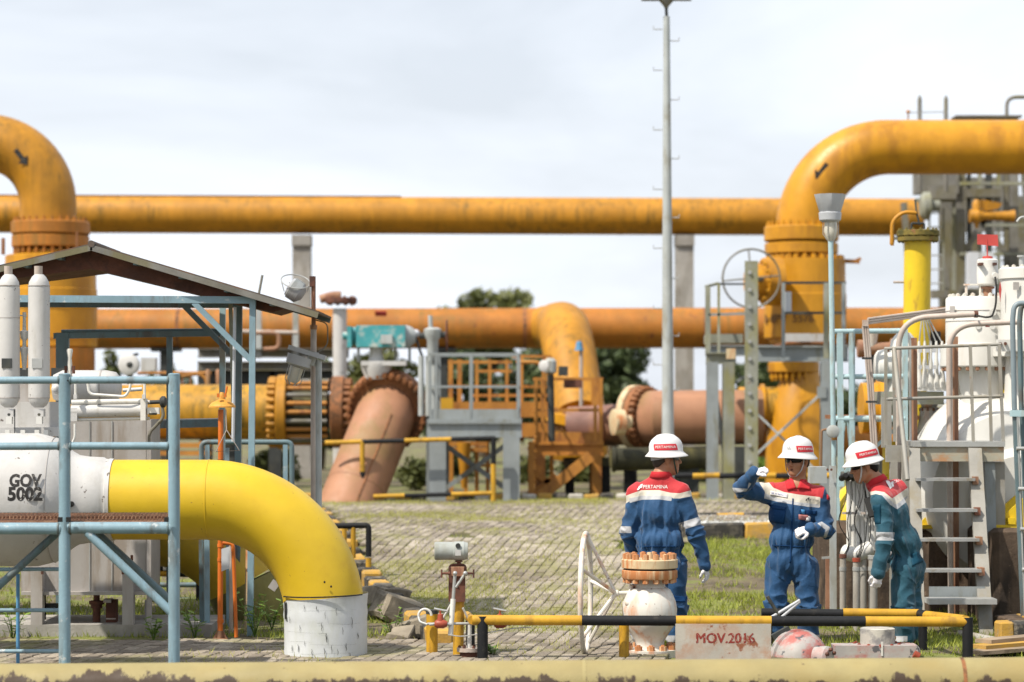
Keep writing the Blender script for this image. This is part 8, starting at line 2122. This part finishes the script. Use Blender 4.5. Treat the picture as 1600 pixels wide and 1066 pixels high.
# --- the man seen from behind
def deco1(patch, printed, mark, on, J, suit):
    printed('PERTAMINA', 1024, 761, 8.0, m_prt, .0, .90, .25)
    mark([[(995, 766), (999, 759), (1002, 761), (998, 766)], [(1000, 758), (1004, 756), (1003, 763)]], m_prt, .008)
    patch('pocket_flap', [(1050, 931), (1077, 933), (1077, 941), (1050, 940)], m_suit_d, .006, th=.006)
    patch('waist_seam', [(992, 853), (1068, 853), (1068, 855), (992, 855)], m_suit_d, .003, 16, 1, th=.004)
m_suit_d = mat('blue_flap_cloth', (.003, .038, .125), .78, var=.12, bump=.2); m_suit2_d = mat('teal_flap_cloth', (.004, .050, .088), .78, var=.12, bump=.2)
ax1 = rotm((.45, .9, 0), (0, 0, 1))
person(dict(d=26.6, cx=1030, label='man in blue and red coverall and white helmet with his back turned, smiling sideways', head=(1041, 717, .02), face=(1, .12, .02), up=(-.04, 0, 1),
    mouth='smile', smile=True, hair=m_hgrey, lens=m_clens, patch=(101, 43, .032), strap=m_strap, hup=(-.07, 0, 1), hband=m_fer,
    yaw=-.35, w=1.06, suit=m_suit, pleat=.040,
    j=dict(neck=(1033, 744, .0), chest=(1030, 798, .01), waist=(1030, 845, .0), pelvis=(1031, 880, 0), lsh=(997, 772, .05), rsh=(1062, 771, -.06), lel=(984, 832, .10), lwr=(992, 876, .24),
           rel=(1086, 832, -.07), rwr=(1101, 882, -.03), lhip=(1010, 888, .03), rhip=(1052, 888, -.04), lkn=(1006, 945, .05), rkn=(1056, 945, -.03), lan=(1003, 992, .06), ran=(1056, 994, -.02)),
    yoke=[[(940, 700), (1120, 700), (1082, 764), (1081, 767), (1062, 772), (1047, 771), (1030, 767), (1003, 767), (985, 773), (940, 785)]],
    band=[[(975, 776), (985, 772), (1003, 766), (1030, 766), (1047, 770), (1062, 771), (1081, 766), (1090, 772), (1083, 775), (1062, 779), (1051, 779), (1050, 777), (1030, 775), (1003, 775.5), (984, 783), (976, 788)]],
    tape=[[(983, 779), (1003, 774.5), (1030, 774.5), (1050, 776), (1049, 783), (1030, 780.5), (1003, 781), (984, 786)], [(1060, 818), (1100, 805), (1103, 817), (1063, 829)], [(968, 822), (986, 823), (987, 833), (968, 833)], [(970, 992), (1100, 994), (1100, 1004), (970, 1003)]],
    collar=dict(gap=24, axes=(ax1[0], ax1[1], ax1[2]), dz=.004), deco=deco1,
    hands=dict(l=dict(dir=(.1, .9, -.3), palm=(.3, 0, -1), curl=.6, side=1), r=dict(dir=(.22, .12, -1), palm=(-.8, .4, -.2), curl=.55, side=1)),
    feet=dict(l=(.1, 1, 0), r=(.3, 1, 0))))
# --- the pointing man
def deco2(patch, printed, mark, on, J, suit):
    patch('neck_opening', [(1237, 746), (1253, 746), (1247, 763), (1244, 763)], m_skin, .004, 6, 8, .002)
    patch('lapel', [(1225, 746), (1238, 747), (1244, 763), (1230, 766)], m_suitred, .013, 6, 6, .008); patch('lapel', [(1252, 747), (1265, 748), (1266, 765), (1246, 763)], m_suitred, .013, 6, 6, .008)
    patch('name_patch', [(1204, 767), (1231, 772), (1230, 778), (1203, 773)], m_prt, .006, th=.004)
    printed('HR. M. RIDHO T.', 1217, 772.6, 3.6, m_bprt, -.19, .95, .08, .011)
    printed('PERTAMINA', 1271, 781.5, 3.6, m_dprt, -.11, .9, .08, .006)
    mark([[(1258, 782), (1262, 778), (1261, 783)], [(1262, 778), (1265, 777), (1263, 783)]], m_dprt, .006)
    patch('pocket_flap', [(1199, 787), (1229, 793), (1227, 797), (1202, 794)], m_suit_d, .007, th=.006)
    patch('pocket', [(1200, 794), (1228, 797), (1225, 819), (1203, 816)], m_suit_d, .003, th=.004)
    patch('pocket_flap', [(1249, 796), (1276, 798), (1275, 804), (1250, 803)], m_suit_d, .007, th=.006)
    patch('id_card', [(1248, 804), (1262, 805), (1266, 814), (1248, 812)], m_badge, .016, 3, 3, .003); patch('id_card_white', [(1262, 806), (1267, 808), (1266, 815), (1258, 814)], m_prt, .014, 3, 3, .003)
    patch('badge_clip', [(1252, 796), (1258, 797), (1257, 804), (1253, 803)], m_badgeb, .016, 2, 2, .004)
    patch('pen', [(1202, 819), (1209, 820), (1209, 823), (1202, 822.5)], m_by, .008, 2, 2, .005)
    patch('zip_placket', [(1238, 779), (1240, 779), (1236, 880), (1233.5, 880)], m_suit_d, .004, 1, 24, .003)
    patch('waist_seam', [(1202, 851), (1275, 855), (1275, 857), (1202, 853)], m_suit_d, .003, 16, 1, .004)
    patch('sleeve_patch', [(1292, 772), (1296, 776), (1296, 783), (1292, 780)], m_suitred, .004, 2, 2, .003)
m_badge = mat('faded_red_card', (.50, .20, .18), .4, var=.1, bump=0); m_badgeb = mat('blue_clip', (.06, .25, .50), .4, bump=0)
ax2 = rotm((-.25, -.95, 0), (0, 0, 1))
person(dict(d=27.0, cx=1240, label='man in blue and red coverall raising a gloved fist, facing forward with dark glasses', head=(1246, 719, -.02), face=(-.62, -.78, -.06), up=(0, 0, 1),
    mouth=True, hair=m_hair, lens=m_gls, patch=(-68, 38, .028), strap=m_strapl, hup=(.03, 0, 1), hface=(-.62, -.78, 0),
    yaw=.12, w=.96, suit=m_suit, pleat=.024,
    j=dict(neck=(1245, 756, .0), chest=(1239, 800, 0), waist=(1237, 845, .0), pelvis=(1238, 876, 0), rsh=(1204, 772, .02), lsh=(1278, 776, -.02), rel=(1157, 764, -.08), rwr=(1174, 738, -.24),
           lel=(1290, 828, -.05), lwr=(1261, 825, -.22), rhip=(1217, 886, .02), lhip=(1259, 888, -.02), rkn=(1213, 940, -.0), lkn=(1262, 945, -.03), ran=(1209, 994, .05), lan=(1264, 996, .0)),
    yoke=[[(1186, 700), (1310, 700), (1289, 760), (1285, 779), (1262, 776), (1248, 774), (1225, 770), (1208, 763), (1199, 752), (1193, 744)]],
    band=[[(1194, 744), (1200, 752), (1208, 762), (1225, 769), (1248, 773), (1282, 777), (1281, 793), (1262, 792), (1248, 789), (1214, 783), (1196, 778), (1195, 768), (1188, 757), (1183, 747)]],
    tape=[[(1195, 771), (1214, 778), (1248, 785), (1280, 788.5), (1280, 793.5), (1248, 790), (1214, 784), (1194, 779)], [(1142, 762), (1168, 764), (1170, 754), (1174, 756), (1166, 768), (1150, 770), (1140, 764)], [(1277, 818), (1284, 815), (1297, 824), (1291, 841), (1286, 842), (1290, 828)], [(1180, 992), (1310, 992), (1310, 1001), (1180, 1001)]],
    collar=dict(gap=30, axes=(ax2[0], ax2[1], ax2[2]), dz=.004), deco=deco2,
    hands=dict(r=dict(dir=(.75, -.35, .32), palm=(.2, .3, -1), curl=1.6, side=1), l=dict(dir=(-.95, -.25, -.18), palm=(-.2, .6, -.8), curl=.95, side=-1)),
    feet=dict(l=(.2, -1, 0), r=(-.35, -1, 0))))
# --- the stooping man
def deco3(patch, printed, mark, on, J, suit):
    printed('PERTAMINA', 1402, 751.5, 6.4, m_prt, .42, .75, .2)
    mark([[(1384, 752), (1390, 752), (1394, 762), (1391, 764)], [(1383, 751), (1388, 751), (1391, 755)], [(1392, 755), (1395, 752), (1397, 760), (1394, 761)]], m_prt)
    patch('pocket_flap', [(1424, 866), (1446, 858), (1448, 876), (1425, 885)], m_suit2_d, .006, th=.006)
    patch('pocket_flap', [(1382, 946), (1412, 950), (1410, 956), (1382, 953)], m_suit2_d, .006, th=.006)
    patch('hip_pocket', [(1399, 868), (1402, 869), (1398, 890), (1395, 896)], m_suit2_d, .005, 2, 6, .008)
    patch('sleeve_pocket', [(1364, 790), (1376, 788), (1376, 818), (1364, 820)], m_suit2_d, .004, 4, 6, .004)
ax3 = rotm((-.86, .05, -.35), (-.28, 0, 1))
p3 = person(dict(d=26.8, cx=1400, label='man in teal blue and red coverall stooping to look down, white glove hanging', head=(1350, 728, -.02), face=(-.96, -.10, -.20), up=(-.20, 0, 1),
    mouth=None, hair=m_hair, lens=m_gls, patch=(-102, 44, .028), strap=m_strapl, hup=(-.26, 0, 1), hz=.034,
    yaw=1.0, lean=-.0, roll=-.32, w=.90, suit=m_suit2, pleat=.022,
    j=dict(neck=(1369, 752, .0), chest=(1396, 802, .02), waist=(1413, 846, .02), pelvis=(1420, 884, .02), lsh=(1374, 782, -.13), rsh=(1406, 768, .17), lel=(1378, 838, -.19), lwr=(1367, 892, -.20),
           rel=(1398, 830, .20), rwr=(1391, 872, .13), lhip=(1411, 892, -.05), rhip=(1425, 890, .10), lkn=(1409, 945, -.08), rkn=(1424, 948, .08), lan=(1412, 995, -.05), ran=(1428, 997, .12)),
    yoke=[[(1340, 700), (1400, 700), (1440, 760), (1421, 762), (1395, 780), (1383, 771), (1371, 768), (1352, 772)]],
    band=[[(1420, 761), (1428, 773), (1402, 795), (1392, 789), (1378, 774), (1368, 772), (1352, 776), (1352, 770), (1368, 767), (1382, 769), (1394, 779)]],
    tape=[[(1425, 768.5), (1429, 774), (1402, 796), (1391, 789), (1378, 774), (1380, 772), (1400, 789)], [(1350, 831), (1398, 832), (1396, 845), (1350, 844)], [(1380, 994), (1418, 994), (1418, 1003), (1380, 1003)]],
    collar=dict(gap=20, axes=(ax3[0], ax3[1], ax3[2]), dz=.004), deco=deco3,
    hands=dict(l=dict(dir=(-.12, -.05, -1), palm=(-.3, .9, 0), curl=1.0, side=1), r=dict(dir=(-.3, .1, -1), palm=(-.3, .9, 0), curl=.8, side=-1)),
    feet=dict(l=(-1, .2, 0), r=(-1, .3, 0))))
def radio():
    d = 26.8; s = 5000 / d; J = p3[1]
    t = thing('radio', 'black handheld radio hanging on the chest of the stooping man', 'radio', J(1353, 790, -.2))
    MB().bar(J(1352, 778, -.10), J(1359, 806, -.16), .05, .035, UY).build('body', m_rub, t)
    MB().tube([J(1345, 752, -.12), J(1348, 766, -.14), J(1351, 780, -.10)], .008, 8).build('antenna', m_rub, t)
    MB().tube(bend([J(1356, 806, -.14), J(1357, 830, -.14), J(1355, 846, -.12)], .05), .004, 6).build('cord', m_rub, t)
radio()
